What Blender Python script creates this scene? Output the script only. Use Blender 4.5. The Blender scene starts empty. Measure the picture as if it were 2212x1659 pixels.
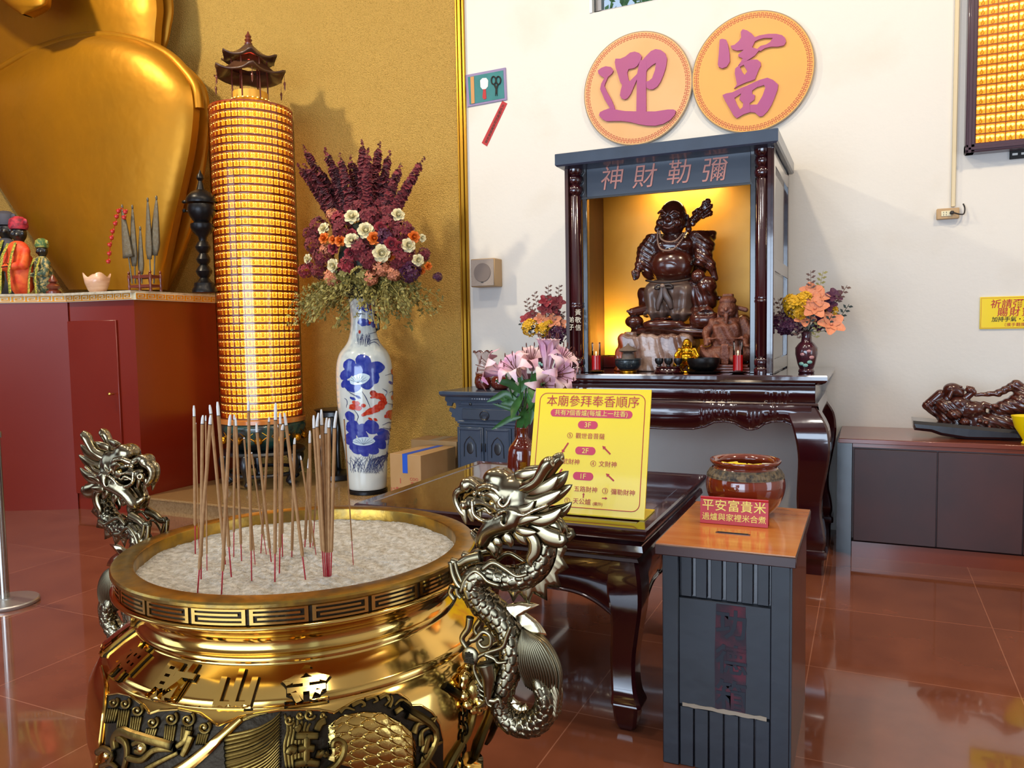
import bpy, math, random
import numpy as np
from mathutils import Matrix, Vector, Euler
PI = math.pi
sin, cos = math.sin, math.cos
rnd = random.Random(7)
C = bpy.context.scene.collection
sc = bpy.context.scene

# ---------------------------------------------------------------- camera
FPX = 1680.0
YAW, PITCH, ROLL = math.radians(24.6), math.radians(-3.8), .0165
EYE = np.array([0, 0, 1.5])
FW = np.array([-sin(YAW) * cos(PITCH), cos(YAW) * cos(PITCH), sin(PITCH)])
_r0 = np.array([cos(YAW), sin(YAW), 0]); _u0 = np.cross(_r0, FW)
RT = _r0 * cos(ROLL) - _u0 * sin(ROLL)
UP = np.cross(RT, FW)
cam_data = bpy.data.cameras.new('camera'); cam = bpy.data.objects.new('camera', cam_data)
cam_data.sensor_width = 36; cam_data.lens = 36 * FPX / 2212; cam_data.clip_start = .05; cam_data.clip_end = 200
cam.matrix_world = Matrix(((RT[0], UP[0], -FW[0], 0), (RT[1], UP[1], -FW[1], 0), (RT[2], UP[2], -FW[2], 1.5), (0, 0, 0, 1)))
C.objects.link(cam); sc.camera = cam

# ---------------------------------------------------------------- world, lights, exposure
sc.view_settings.view_transform = 'Standard'; sc.view_settings.look = 'None'
sc.view_settings.gamma = 1; sc.view_settings.use_curve_mapping = False
sc.view_settings.exposure = 0.27
sc.cycles.use_denoising = True
sc.cycles.max_bounces = 7; sc.cycles.diffuse_bounces = 3; sc.cycles.glossy_bounces = 4
sc.cycles.transmission_bounces = 5; sc.cycles.transparent_max_bounces = 6
sc.cycles.sample_clamp_indirect = 4; sc.cycles.caustics_reflective = False; sc.cycles.caustics_refractive = False
sc.cycles.blur_glossy = .6
w = bpy.data.worlds.new('daylight'); sc.world = w; w.use_nodes = True
w.node_tree.nodes['Background'].inputs[0].default_value = (.62, .78, 1, 1)
w.node_tree.nodes['Background'].inputs[1].default_value = 0.8
w.cycles.sampling_method = 'AUTOMATIC'

def area(name, loc, target, size, power, col, size_y=None):
    l = bpy.data.lights.new(name, 'AREA'); l.energy = power; l.color = col; l.size = size
    if size_y: l.shape = 'RECTANGLE'; l.size_y = size_y
    o = bpy.data.objects.new(name, l); o.location = loc
    o.rotation_euler = (Vector(target) - Vector(loc)).to_track_quat('-Z', 'Y').to_euler()
    C.objects.link(o); return o
area('doorway_daylight', (-2.2, -3.8, 1.55), (-2.2, 6, 1.0), 5.2, 350, (.64, .80, 1), 3.0)
area('side_window_daylight', (-7.4, -1.5, 3.0), (-2.5, 6, 1.8), 2.6, 55, (.62, .79, 1), 2.6)
area('added_right_fill', (3.85, 2.6, 1.3), (-1.5, 5.4, .8), 1.8, 40, (.62, .79, 1), 2.2)  # added fill light brightening under the altar; the right wall has no doorway
area('ceiling_lamp', (-6.2, 2.4, 5.8), (-4.6, 6.1, 2.0), .22, 150, (1, .86, .62))
area('ceiling_lamp', (-1.7, 2.7, 5.8), (-1.0, 6.1, 2.0), .22, 60, (1, .82, .58))
area('ceiling_lamp', (1.8, 2.9, 5.8), (1.0, 6.1, 2.0), .3, 76, (1, .80, .54))
area('ceiling_lamp', (-3.2, 1.2, 5.8), (-2.2, 2.5, 0.5), .5, 33, (1, .93, .84))
area('ceiling_lamp', (-.4, .9, 5.8), (-1.0, 2.5, 0.5), .5, 24, (1, .93, .84))
# ---------------------------------------------------------------- helpers
def ray(px, py): return FW + RT * (px - 1106) / FPX - UP * (py - 829.5) / FPX
def at(px, py, ax, v):
    """the point seen at a pixel of the photograph on the plane x, y or z = v"""
    d = ray(px, py); i = 'xyz'.index(ax); t = (v - EYE[i]) / d[i]; return EYE + d * t
def lin(c): return c / 12.92 if c <= .04045 else ((c + .055) / 1.055) ** 2.4
def rgb(h):
    h = h.lstrip('#'); return tuple(lin(int(h[i:i + 2], 16) / 255) for i in (0, 2, 4)) + (1,)

def A(x): return np.array(x, float)
def nrm(v): v = A(v); return v / (np.linalg.norm(v) + 1e-12)

class G:
    """a growing mesh"""
    def __init__(s): s.v = []; s.f = []; s.m = []; s.n = 0
    def add(s, v, f, m=0):
        v = np.asarray(v, float).reshape(-1, 3); s.v.append(v)
        k = s.n
        s.f += [tuple(int(i) + k for i in q) for q in f]
        s.m += [m] * len(f) if np.isscalar(m) else list(m)
        s.n += len(v); return s
    def join(s, g, M=None, m=None):
        if not g.v: return s
        v = np.vstack(g.v)
        if M is not None:
            M = np.array(M); v = v @ M[:3, :3].T + M[:3, 3]
        return s.add(v, g.f, g.m if m is None else m)
    def box(s, c, d, b=0, m=0, R=None):
        c = A(c); h = A(d) / 2
        if b <= 0:
            v = A([(x, y, z) for x in (-1, 1) for y in (-1, 1) for z in (-1, 1)]) * h
            f = [(0, 1, 3, 2), (4, 6, 7, 5), (0, 4, 5, 1), (2, 3, 7, 6), (0, 2, 6, 4), (1, 5, 7, 3)]
        else:
            b = min(b, min(h) * .95)
            v = []; idx = {}
            for x in (-1, 1):
                for y in (-1, 1):
                    for z in (-1, 1):
                        for a in range(3):
                            p = A([x, y, z]) * (h - b); p[a] += (x, y, z)[a] * b
                            idx[(x, y, z, a)] = len(v); v.append(p)
            f = []
            for a in range(3):
                o = [i for i in range(3) if i != a]
                for sg in (-1, 1):
                    q = []
                    for u, w_ in ((-1, -1), (1, -1), (1, 1), (-1, 1)):
                        k = [0, 0, 0]; k[a] = sg; k[o[0]] = u; k[o[1]] = w_; q.append(idx[(*k, a)])
                    f.append(q)
                for u in (-1, 1):
                    for w_ in (-1, 1):
                        k1 = [0, 0, 0]; k1[a] = -1; k1[o[0]] = u; k1[o[1]] = w_
                        k2 = list(k1); k2[a] = 1
                        f.append([idx[(*k1, o[0])], idx[(*k2, o[0])], idx[(*k2, o[1])], idx[(*k1, o[1])]])
            for x in (-1, 1):
                for y in (-1, 1):
                    for z in (-1, 1): f.append([idx[(x, y, z, a)] for a in range(3)])
            v = A(v); g = []
            for q in f:
                n = np.cross(v[q[1]] - v[q[0]], v[q[2]] - v[q[0]])
                g.append(q if n @ v[list(q)].mean(0) > 0 else q[::-1])
            f = g
        if R is not None: v = v @ np.array(R)[:3, :3].T
        return s.add(v + c, f, m)
    def lathe(s, prof, c=(0, 0, 0), n=32, m=0, cap=True, wob=None):
        """prof: (radius, z) from bottom to top"""
        c = A(c); t = np.linspace(0, 2 * PI, n, endpoint=False); v = []
        for r, z in prof:
            rr = np.full(n, r) if wob is None else r * wob(t, z)
            v.append(np.stack([rr * np.cos(t), rr * np.sin(t), np.full(n, z)], 1))
        v = np.vstack(v) + c; f = []
        for i in range(len(prof) - 1):
            for j in range(n):
                k = (j + 1) % n; f.append((i * n + j, i * n + k, (i + 1) * n + k, (i + 1) * n + j))
        if cap:
            if prof[0][0] > 1e-6: f.append(tuple(range(n))[::-1])
            if prof[-1][0] > 1e-6: f.append(tuple((len(prof) - 1) * n + j for j in range(n)))
        return s.add(v, f, m)
    def tube(s, path, rad, n=8, m=0, flat=1., up=(0, 0, 1), cap=True, fn=None):
        """a swept tube; flat squeezes it along the up-ish axis"""
        P_ = A(path); L = len(P_); rad = np.full(L, rad) if np.isscalar(rad) else A(rad)
        T = np.gradient(P_, axis=0); T /= np.linalg.norm(T, axis=1)[:, None] + 1e-12
        u = A(up); u = u - (u @ T[0]) * T[0]
        if np.linalg.norm(u) < 1e-4: u = np.cross(T[0], (1, .3, .2))
        u = nrm(u); v = []; a = np.linspace(0, 2 * PI, n, endpoint=False)
        for i in range(L):
            u = nrm(u - (u @ T[i]) * T[i]); w_ = np.cross(T[i], u)
            r = np.full(n, rad[i])
            if fn is not None: r = r * fn(i / (L - 1), a)
            v.append(P_[i] + (np.cos(a) * r)[:, None] * w_ + (np.sin(a) * r * flat)[:, None] * u)
        v = np.vstack(v); f = []
        for i in range(L - 1):
            for j in range(n):
                k = (j + 1) % n; f.append((i * n + j, i * n + k, (i + 1) * n + k, (i + 1) * n + j))
        if cap: f.append(tuple(range(n))[::-1]); f.append(tuple((L - 1) * n + j for j in range(n)))
        return s.add(v, f, m)
    def cyl(s, a, b, r, r2=None, n=12, m=0): return s.tube([a, b], [r, r if r2 is None else r2], n, m)
    def ell(s, c, r, n=14, m=0, R=None):
        r = A([r] * 3 if np.isscalar(r) else r); v = [(0, 0, -1)]; k = max(4, n // 2)
        for i in range(1, k):
            p = -PI / 2 + PI * i / k
            for j in range(n): v.append((cos(p) * cos(2 * PI * j / n), cos(p) * sin(2 * PI * j / n), sin(p)))
        v.append((0, 0, 1)); v = A(v) * r; f = []
        if R is not None: v = v @ np.array(R)[:3, :3].T
        for j in range(n):
            q = (j + 1) % n; f.append((0, 1 + q, 1 + j))
            for i in range(k - 2): f.append((1 + i * n + j, 1 + i * n + q, 1 + (i + 1) * n + q, 1 + (i + 1) * n + j))
            f.append((1 + (k - 2) * n + j, 1 + (k - 2) * n + q, len(v) - 1))
        return s.add(v + A(c), f, m)
    def prism(s, poly, t, o=(0, 0, 0), X=(1, 0, 0), Y=(0, 0, 1), m=0, bev=0):
        """a closed 2D outline in the X,Y frame, thickness t towards X x Y"""
        p = A(poly); X = nrm(X); Y = nrm(Y); N = np.cross(X, Y)
        ar = np.sum(p[:, 0] * np.roll(p[:, 1], -1) - p[:, 1] * np.roll(p[:, 0], -1))
        if ar < 0: p = p[::-1]
        n = len(p); w3 = lambda q, d: A(o) + q[:, :1] * X + q[:, 1:] * Y + N * d
        if bev > 0:
            e = np.roll(p, -1, 0) - np.roll(p, 1, 0); e /= np.linalg.norm(e, axis=1)[:, None] + 1e-9
            q = p + np.stack([-e[:, 1], e[:, 0]], 1) * bev
            rings = [w3(p, 0), w3(p, t - bev), w3(q, t)]
        else: rings = [w3(p, 0), w3(p, t)]
        f = [tuple(range(n))[::-1]]
        for k in range(len(rings) - 1):
            for i in range(n): j = (i + 1) % n; f.append((k * n + i, k * n + j, (k + 1) * n + j, (k + 1) * n + i))
        f.append(tuple((len(rings) - 1) * n + i for i in range(n)))
        return s.add(np.vstack(rings), f, m)
    def grid(s, P3, m=0, closed_u=False, closed_v=False):
        """P3: (nu, nv, 3) array of points"""
        P3 = np.asarray(P3); nu, nv = P3.shape[:2]
        i, j = np.meshgrid(np.arange(nu if closed_u else nu - 1), np.arange(nv if closed_v else nv - 1), indexing='ij')
        i2 = (i + 1) % nu; j2 = (j + 1) % nv
        f = np.stack([i * nv + j, i2 * nv + j, i2 * nv + j2, i * nv + j2], -1).reshape(-1, 4)
        return s.add(P3.reshape(-1, 3), f.tolist(), m)

def mesh(name, g, mats, ang=40):
    me = bpy.data.meshes.new(name)
    v = np.vstack(g.v); me.from_pydata(v.tolist(), [], g.f)
    for mt in (mats if isinstance(mats, (list, tuple)) else [mats]): me.materials.append(mt)
    if len(me.polygons) == len(g.m) and max(g.m, default=0) > 0: me.polygons.foreach_set('material_index', g.m)
    if ang:
        me.polygons.foreach_set('use_smooth', [True] * len(me.polygons))
        if ang < 180: me.set_sharp_from_angle(angle=math.radians(ang))
    me.update(); return me

def tag(o, label=None, cat=None, group=None, kind=None):
    if label: o['label'] = label
    if cat: o['category'] = cat
    if group: o['group'] = group
    if kind: o['kind'] = kind
    return o
def world(o):
    return (world(o.parent) @ o.matrix_parent_inverse if o.parent else Matrix.Identity(4)) @ o.matrix_basis
def put(name, g, mats, parent=None, label=None, cat=None, group=None, kind=None, ang=40):
    o = bpy.data.objects.new(name, g if isinstance(g, bpy.types.Mesh) else mesh(name, g, mats, ang)); C.objects.link(o)
    if parent:
        o.parent = parent
        if not isinstance(g, bpy.types.Mesh) and not getattr(g, 'local', False):
            o.matrix_parent_inverse = world(parent).inverted()     # part meshes are given in world space unless g.local
    return tag(o, label, cat, group, kind)
def local(g): g.local = True; return g
def thing(name, loc, label, cat, group=None, rz=0):
    o = bpy.data.objects.new(name, None); C.objects.link(o); o.location = loc; o.rotation_euler = (0, 0, rz)
    o.empty_display_size = .05
    return tag(o, label, cat, group)
def kids(o): return [c for c in bpy.data.objects if c.parent == o]
def dup(o, loc=None, rz=None, parent=None, label=None):
    c = o.copy(); C.objects.link(c)
    if parent is not None: inv = o.matrix_parent_inverse.copy(); c.parent = parent; c.matrix_parent_inverse = inv
    if loc is not None: c.location = loc
    if rz is not None: c.rotation_euler = (0, 0, rz)
    if label: c['label'] = label
    for k in list(o.children) or []: dup(k, parent=c)
    return c
def struct(name, g, mats, ang=40, parent=None): return put(name, g, mats, parent, kind='structure', ang=ang)

_tc = {}
def text(s, size=1., depth=.002, bold=0., spacing=1., vertical=False, line=1.1, tilt=0):
    """a text as a mesh in its own XY plane, centred"""
    key = (s, bold, spacing, vertical, tilt)
    if key not in _tc:
        cu = bpy.data.curves.new('t', 'FONT'); cu.body = '\n'.join(s) if vertical else s
        cu.align_x = 'CENTER'; cu.space_character = spacing; cu.space_line = line; cu.offset = bold; cu.extrude = .01; cu.resolution_u = 3
        cu.shear = tilt
        o = bpy.data.objects.new('t', cu); C.objects.link(o)
        me = o.evaluated_get(bpy.context.evaluated_depsgraph_get()).to_mesh()
        v = np.array([x.co[:] for x in me.vertices]); f = [tuple(p.vertices) for p in me.polygons]
        C.objects.unlink(o); bpy.data.objects.remove(o); bpy.data.curves.remove(cu)
        lo, hi = v.min(0), v.max(0); v -= (lo + hi) / 2; _tc[key] = (v, f)
    v, f = _tc[key]; v = v * A([size, size, 1]); v[:, 2] = np.where(v[:, 2] > 0, depth, 0)
    g = G(); g.add(v, f); return g
def frame(o, X, Y):
    X = nrm(X); Y = nrm(Y); N = np.cross(X, Y); M = np.eye(4); M[:3, 0] = X; M[:3, 1] = Y; M[:3, 2] = N; M[:3, 3] = o; return M
def rotz(a): c, s = cos(a), sin(a); return np.array([[c, -s, 0], [s, c, 0], [0, 0, 1]])
def rotx(a): c, s = cos(a), sin(a); return np.array([[1, 0, 0], [0, c, -s], [0, s, c]])
def roty(a): c, s = cos(a), sin(a); return np.array([[c, 0, s], [0, 1, 0], [-s, 0, c]])
def spline(pts, n):
    """Catmull-Rom through rows of any width"""
    p = A(pts); p = np.vstack([2 * p[0] - p[1], p, 2 * p[-1] - p[-2]]); m = len(p) - 3; out = []
    for t in np.linspace(0, m - 1e-9, n):
        i = int(t); u = t - i; a, b, c, d = p[i:i + 4]
        out.append(.5 * (2 * b + (c - a) * u + (2 * a - 5 * b + 4 * c - d) * u * u + (3 * b - a - 3 * c + d) * u ** 3))
    return A(out)

# ---- organic bodies: smooth unions of rounded shapes, meshed as one skin
class Body:
    def __init__(s, lo, hi, h):
        s.h = h; s.lo = A(lo); s.n = np.ceil((A(hi) - s.lo) / h).astype(int) + 1
        s.F = np.full(tuple(s.n), .08); s.off = 0.
    def _sub(s, lo, hi, pad):
        a = np.clip(np.floor((A(lo) - pad - s.lo) / s.h).astype(int), 0, s.n - 1)
        b = np.clip(np.ceil((A(hi) + pad - s.lo) / s.h).astype(int) + 1, 1, s.n)
        if np.any(b - a < 1): return None, None
        sl = tuple(slice(i, j) for i, j in zip(a, b))
        X = np.stack(np.meshgrid(*[s.lo[k] + s.h * np.arange(a[k], b[k]) for k in range(3)], indexing='ij'), -1)
        return sl, X
    def _mix(s, sl, d, k, sub):
        f = s.F[sl]
        if sub:
            h = np.clip(.5 - .5 * (f + d) / k, 0, 1); s.F[sl] = f * (1 - h) - d * h + k * h * (1 - h)
        else:
            h = np.clip(.5 + .5 * (f - d) / k, 0, 1); s.F[sl] = f * (1 - h) + d * h - k * h * (1 - h)
    def ball(s, c, r, k=.01, R=None, sub=False):
        r = A([r] * 3 if np.isscalar(r) else r); c = A(c); m = r.max()
        sl, X = s._sub(c - m, c + m, .03 + k)
        if sl is None: return s
        q = X - c
        if R is not None: q = q @ np.array(R)[:3, :3]
        a = np.sqrt(((q / r) ** 2).sum(-1)); b = np.sqrt(((q / r ** 2) ** 2).sum(-1)) + 1e-9
        s._mix(sl, a * (a - 1) / b, k, sub); return s
    def limb(s, p0, p1, r0, r1=None, k=.01, sub=False, fl=None):
        p0 = A(p0); p1 = A(p1); r1 = r0 if r1 is None else r1; m = max(r0, r1)
        sl, X = s._sub(np.minimum(p0, p1) - m, np.maximum(p0, p1) + m, .03 + k)
        if sl is None: return s
        d = p1 - p0; t = np.clip(((X - p0) @ d) / (d @ d + 1e-12), 0, 1)
        s._mix(sl, np.linalg.norm(X - p0 - t[..., None] * d, axis=-1) - (r0 + (r1 - r0) * t), k, sub); return s
    def line(s, pts, r0, r1=None, k=.006, sub=False, n=10):
        q = spline(pts, n); r1 = r0 if r1 is None else r1
        for i in range(n - 1):
            a, b = i / (n - 1), (i + 1) / (n - 1); s.limb(q[i], q[i + 1], r0 + (r1 - r0) * a, r0 + (r1 - r0) * b, k, sub)
        return s
    def box(s, c, d, r=.01, k=.01, R=None, sub=False):
        c = A(c); hd = A(d) / 2; m = np.linalg.norm(hd)
        sl, X = s._sub(c - m, c + m, .03 + k)
        if sl is None: return s
        q = X - c
        if R is not None: q = q @ np.array(R)[:3, :3]
        q = np.abs(q) - (hd - r)
        s._mix(sl, np.linalg.norm(np.maximum(q, 0), axis=-1) + np.minimum(q.max(-1), 0) - r, k, sub); return s
    def ripple(s, fn):
        X = np.stack(np.meshgrid(*[s.lo[k] + s.h * np.arange(s.n[k]) for k in range(3)], indexing='ij'), -1)
        s.F = s.F + fn(X); return s
    def g(s):
        F = s.F.copy()
        for ax in range(3):
            for e in (0, -1):
                ix = [slice(None)] * 3; ix[ax] = e; F[tuple(ix)] = np.maximum(F[tuple(ix)], .001)
        nx, ny, nz = F.shape; S = np.zeros((nx - 1, ny - 1, nz - 1, 3)); N = np.zeros((nx - 1, ny - 1, nz - 1)); E = []
        for ax in range(3):
            lo = [slice(None)] * 3; hi = [slice(None)] * 3; lo[ax] = slice(0, -1); hi[ax] = slice(1, None)
            a, b = F[tuple(lo)], F[tuple(hi)]; idx = np.argwhere((a < 0) != (b < 0))
            av = a[tuple(idx.T)]; bv = b[tuple(idx.T)]; p = idx.astype(float); p[:, ax] += av / (av - bv)
            o1, o2 = [k for k in range(3) if k != ax]
            ok = (idx[:, o1] > 0) & (idx[:, o2] > 0) & (idx[:, o1] < F.shape[o1] - 1) & (idx[:, o2] < F.shape[o2] - 1)
            idx, p, av = idx[ok], p[ok], av[ok]; cs = []
            for da, db in ((0, 0), (1, 0), (1, 1), (0, 1)):
                c = idx.copy(); c[:, o1] -= da; c[:, o2] -= db; np.add.at(S, tuple(c.T), p); np.add.at(N, tuple(c.T), 1); cs.append(c)
            E.append((cs, av < 0, ax))
        on_ = N > 0; vid = -np.ones(N.shape, int); vid[on_] = np.arange(on_.sum())
        V = s.lo + s.h * (S[on_] / N[on_][:, None]); Fc = []
        for cs, neg, ax in E:
            q = np.stack([vid[tuple(c.T)] for c in cs], 1); flip = neg if ax != 1 else ~neg
            q[~flip] = q[~flip][:, ::-1]; Fc.append(q)
        g = G(); g.add(V, np.vstack(Fc).tolist()); return g

# ---------------------------------------------------------------- materials
M = {}
def mat(name, col, rough=.5, metal=0, coat=0, bump=None, var=None, emit=None, trans=0, spec=.5, coatr=.05, sheen=0, alpha=1):
    m = bpy.data.materials.new(name); m.use_nodes = True; nt = m.node_tree; b = nt.nodes['Principled BSDF']
    col = rgb(col) if isinstance(col, str) else tuple(col) + (1,) * (4 - len(col))
    I = b.inputs; I['Base Color'].default_value = col; I['Roughness'].default_value = rough; I['Metallic'].default_value = metal
    I['Coat Weight'].default_value = coat; I['Coat Roughness'].default_value = coatr
    I['Specular IOR Level'].default_value = spec; I['Transmission Weight'].default_value = trans; I['Sheen Weight'].default_value = sheen
    I['Alpha'].default_value = alpha
    if emit: I['Emission Color'].default_value = rgb(emit[0]) if isinstance(emit[0], str) else emit[0]; I['Emission Strength'].default_value = emit[1]
    tc = nt.nodes.new('ShaderNodeTexCoord')
    if var:                                                   # (colour2, scale, low, high[, stretch])
        n = nt.nodes.new('ShaderNodeTexNoise'); n.inputs['Scale'].default_value = var[1]; n.inputs['Detail'].default_value = 6
        src = tc.outputs['Object']
        if len(var) > 4:
            mp = nt.nodes.new('ShaderNodeMapping'); mp.inputs['Scale'].default_value = var[4]; nt.links.new(src, mp.inputs[0]); src = mp.outputs[0]
        nt.links.new(src, n.inputs['Vector'])
        r = nt.nodes.new('ShaderNodeValToRGB'); r.color_ramp.elements[0].position = var[2]; r.color_ramp.elements[1].position = var[3]
        r.color_ramp.elements[0].color = col; r.color_ramp.elements[1].color = rgb(var[0]) if isinstance(var[0], str) else var[0]
        nt.links.new(n.outputs['Fac'], r.inputs[0]); nt.links.new(r.outputs[0], I['Base Color'])
    if bump:                                                  # (scale, distance, detail)
        n = nt.nodes.new('ShaderNodeTexNoise'); n.inputs['Scale'].default_value = bump[0]; n.inputs['Detail'].default_value = bump[2] if len(bump) > 2 else 3
        nt.links.new(tc.outputs['Object'], n.inputs['Vector'])
        bp = nt.nodes.new('ShaderNodeBump'); bp.inputs['Distance'].default_value = bump[1]; bp.inputs['Strength'].default_value = 1
        nt.links.new(n.outputs['Fac'], bp.inputs['Height']); nt.links.new(bp.outputs[0], I['Normal'])
    M[name] = m; return m
def patina(name, dark, mid, light, lo=.47, hi=.53, rough=(.5, .2), metal=1, bump=None, mid_at=.5):
    """cast metal or carved wood whose grooves hold dark patina"""
    m = mat(name, mid, rough[1], metal, bump=bump); nt = m.node_tree; b = nt.nodes['Principled BSDF']
    ge = nt.nodes.new('ShaderNodeNewGeometry'); r = nt.nodes.new('ShaderNodeValToRGB'); e = r.color_ramp.elements
    e[0].position = lo; e[0].color = rgb(dark); e[1].position = hi; e[1].color = rgb(light)
    k = e.new(mid_at); k.color = rgb(mid)
    nt.links.new(ge.outputs['Pointiness'], r.inputs[0]); nt.links.new(r.outputs[0], b.inputs['Base Color'])
    q = nt.nodes.new('ShaderNodeMapRange'); q.inputs[1].default_value = lo; q.inputs[2].default_value = mid_at
    q.inputs[3].default_value = rough[0]; q.inputs[4].default_value = rough[1]
    nt.links.new(ge.outputs['Pointiness'], q.inputs[0]); nt.links.new(q.outputs[0], b.inputs['Roughness'])
    return m

mat('white_wall', '#dedad2', .75, bump=(30, .0012, 3), var=('#d4cdc0', 1.3, .55, .8))
mat('gold_plaster', '#f0c66c', .45, .22, bump=(130, .035, 2), var=('#c99a40', 150, .50, .72))
mat('gold_trim', '#c9952c', .3, .8)
mat('gold_leaf', '#b67c10', .42, .6, bump=(6, .006, 2), var=('#a87414', 2.0, .35, .75))
mat('gold_paint', '#e6ac3c', .45, .15, bump=(9, .003), var=('#d99c30', 3, .3, .7))
mat('red_board', '#741c08', .32, coat=.1, coatr=.2, var=('#7a2412', 1.4, .4, .8))
mat('cream_band', '#e6dcbc', .4); mat('fret_gold', '#d88c00', .35, .3); mat('cream_stone', '#c9bda4', .3, var=('#a99c84', 30, .4, .7))
mat('beige_stone', '#a68455', .16, var=('#8d6c42', 60, .35, .7), coat=.3)
mat('dark_lacquer', '#2a090d', .14, coat=1, coatr=.04, bump=(5, .003), var=('#380d13', 3, .3, .8))
mat('black_lacquer', '#15161c', .25, coat=.8, coatr=.1, bump=(7, .002))
mat('blue_black', '#10141b', .5, coat=.1, coatr=.3, bump=(9, .002), var=('#181e28', 5, .3, .8))
mat('deep_blue_black', '#0b0d12', .4, coat=.4, coatr=.2)
mat('header_blue', '#2b3646', .4, coat=.3, coatr=.2)
mat('red_char', '#b8321c', .5)
mat('char_groove', '#d08c7c', .55)
mat('wood_top', '#bd6c2c', .16, coat=.6, coatr=.12, var=('#cf8a48', 2.5, .35, .7, (1, 6, 1)), bump=(4, .002))
mat('wood_side', '#4a2114', .35, coat=.3, var=('#2a120c', 3, .3, .7, (14, 14, 1)))
mat('wood_dark', '#33150f', .4, coat=.1, coatr=.3, var=('#4c2016', 2, .4, .8))
mat('wood_counter', '#7c3820', .2, coat=.5, coatr=.1, var=('#6a2c18', 2, .4, .8))
mat('yellow_board', '#f2d400', .35, coat=.2)
mat('sign_red', '#b51f28', .5)
mat('sign_pink', '#c92f52', .5)
mat('sign_text_y', '#ecd860', .5)
mat('red_acrylic', '#b80e18', .45, coat=.0)
mat('black_ink', '#141210', .6)
mat('brass', '#dcb768', .12, 1, bump=(5, .004, 2), var=('#cfa654', 3, .3, .8))
mat('brass_rim', '#b08a3c', .3, 1, var=('#8e7440', 25, .4, .65), bump=(40, .001))
mat('brass_dark', '#2a2012', .5, .75, bump=(70, .002))
patina('brass_relief', '#120f0a', '#a08040', '#f0d080', .40, .56, (.55, .16), mid_at=.48, bump=(60, .0008))
patina('dragon_metal', '#060607', '#7c715a', '#e6d2a4', .44, .58, (.5, .2), mid_at=.505)
patina('dragon_light', '#12110e', '#9c8f70', '#ecd9ae', .38, .60, (.45, .15), mid_at=.485)
mat('steel_blue', '#2c394b', .35, coat=.5, coatr=.15, bump=(9, .002), var=('#36455a', 5, .3, .8))
mat('ash', '#b2a896', .95, bump=(160, .014, 5), var=('#dcd5c8', 60, .35, .65))
mat('stick_red', '#a30f22', .6)
mat('stick_brown', '#a5794c', .85, bump=(300, .0004), var=('#94683e', 60, .3, .7))
mat('stick_ash', '#d6d0c8', .95)
mat('stick_char', '#201a18', .9)
patina('carved_wood', '#0e0504', '#3c160e', '#7e3a22', .40, .60, (.45, .2), 0, mid_at=.5)
M['carved_wood'].node_tree.nodes['Principled BSDF'].inputs['Coat Weight'].default_value = .55
M['carved_wood'].node_tree.nodes['Principled BSDF'].inputs['Coat Roughness'].default_value = .16
patina('carved_cloth', '#1a0e0b', '#5c463c', '#8c7466', .42, .60, (.5, .3), 0, mid_at=.5)
patina('old_wood', '#1a0c08', '#6a3826', '#a0624a', .42, .6, (.7, .45), 0, mid_at=.5, bump=(70, .006))
patina('gold_figure', '#4a2800', '#c88a10', '#ffd84a', .42, .6, (.4, .18), .9, mid_at=.5)
mat('stump', '#6e4a3a', .3, coat=.5, var=('#a5897c', 5, .4, .62, (3, 3, 1)), bump=(12, .01))
mat('stump_orange', '#a8471a', .35, coat=.4, var=('#6e2810', 6, .4, .7, (5, 5, 1)))
mat('porcelain', '#cfd6d2', .1, coat=.8, var=('#bcc6c2', 3, .4, .8))
mat('cobalt', '#1a2f92', .14, coat=.8, var=('#33439e', 30, .35, .65))
mat('cobalt_line', '#1d2c60', .2, coat=.8)
mat('pale_glaze', '#c4dbe8', .12, coat=.8)
mat('iron_red', '#b02c18', .18, coat=.8, var=('#c84a30', 50, .4, .6))
mat('petal_wine', '#5c0c18', .7, var=('#821a28', 25, .3, .7), sheen=.2)
mat('petal_red', '#8e1828', .6, sheen=.2)
mat('petal_cream', '#e6d8a0', .6, var=('#f0e8c8', 20, .4, .7))
mat('petal_orange', '#e0701a', .6)
mat('petal_peach', '#d07850', .6, var=('#d89878', 20, .4, .7))
mat('petal_purple', '#4c1838', .6)
mat('petal_yellow', '#dba616', .6)
mat('lily_pink', '#d892b4', .45, var=('#ecd0cc', 9, .35, .65))
mat('lily_pale', '#e6c2b6', .45, var=('#dc9cb8', 9, .4, .7))
mat('anther', '#5a2412', .7)
mat('leaf_green', '#2c5224', .35, var=('#457a38', 12, .3, .7))
mat('leaf_olive', '#7c7434', .6, var=('#9c9050', 14, .35, .65))
mat('leaf_dark', '#1e2a22', .6)
mat('leaf_bronze', '#54342c', .6, var=('#6a4a3a', 14, .3, .7))
mat('twig', '#3c2c1c', .8)
mat('brown_glaze', '#5c1a0e', .1, coat=.9, var=('#712410', 4, .35, .75))
mat('pot_glaze', '#7c2c12', .1, coat=.9, var=('#5c200e', 3, .35, .75))
mat('pot_band', '#6c5a40', .6, var=('#2c2620', 60, .4, .6), bump=(120, .003))
mat('purple_glaze', '#4a1e28', .15, coat=.8, var=('#3a1822', 5, .3, .7))
mat('mint', '#7caaa0', .3); mat('pink_paint', '#c08888', .3)
mat('card', '#b08c5e', .8, var=('#a88252', 6, .3, .7)); mat('tape_blue', '#1f54c0', .4)
mat('card_print', '#b0503c', .7)
mat('steel', '#b8b4ac', .2, 1); mat('steel_base', '#b2aca4', .35, .8)
mat('plastic_beige', '#b8976c', .45); mat('plastic_tan', '#a99a8c', .5, var=('#8c8078', 400, .4, .6)); mat('ivory', '#e4dcb8', .4)
mat('black_cable', '#2a2422', .5); mat('conduit', '#d8c8a4', .5)
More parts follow.
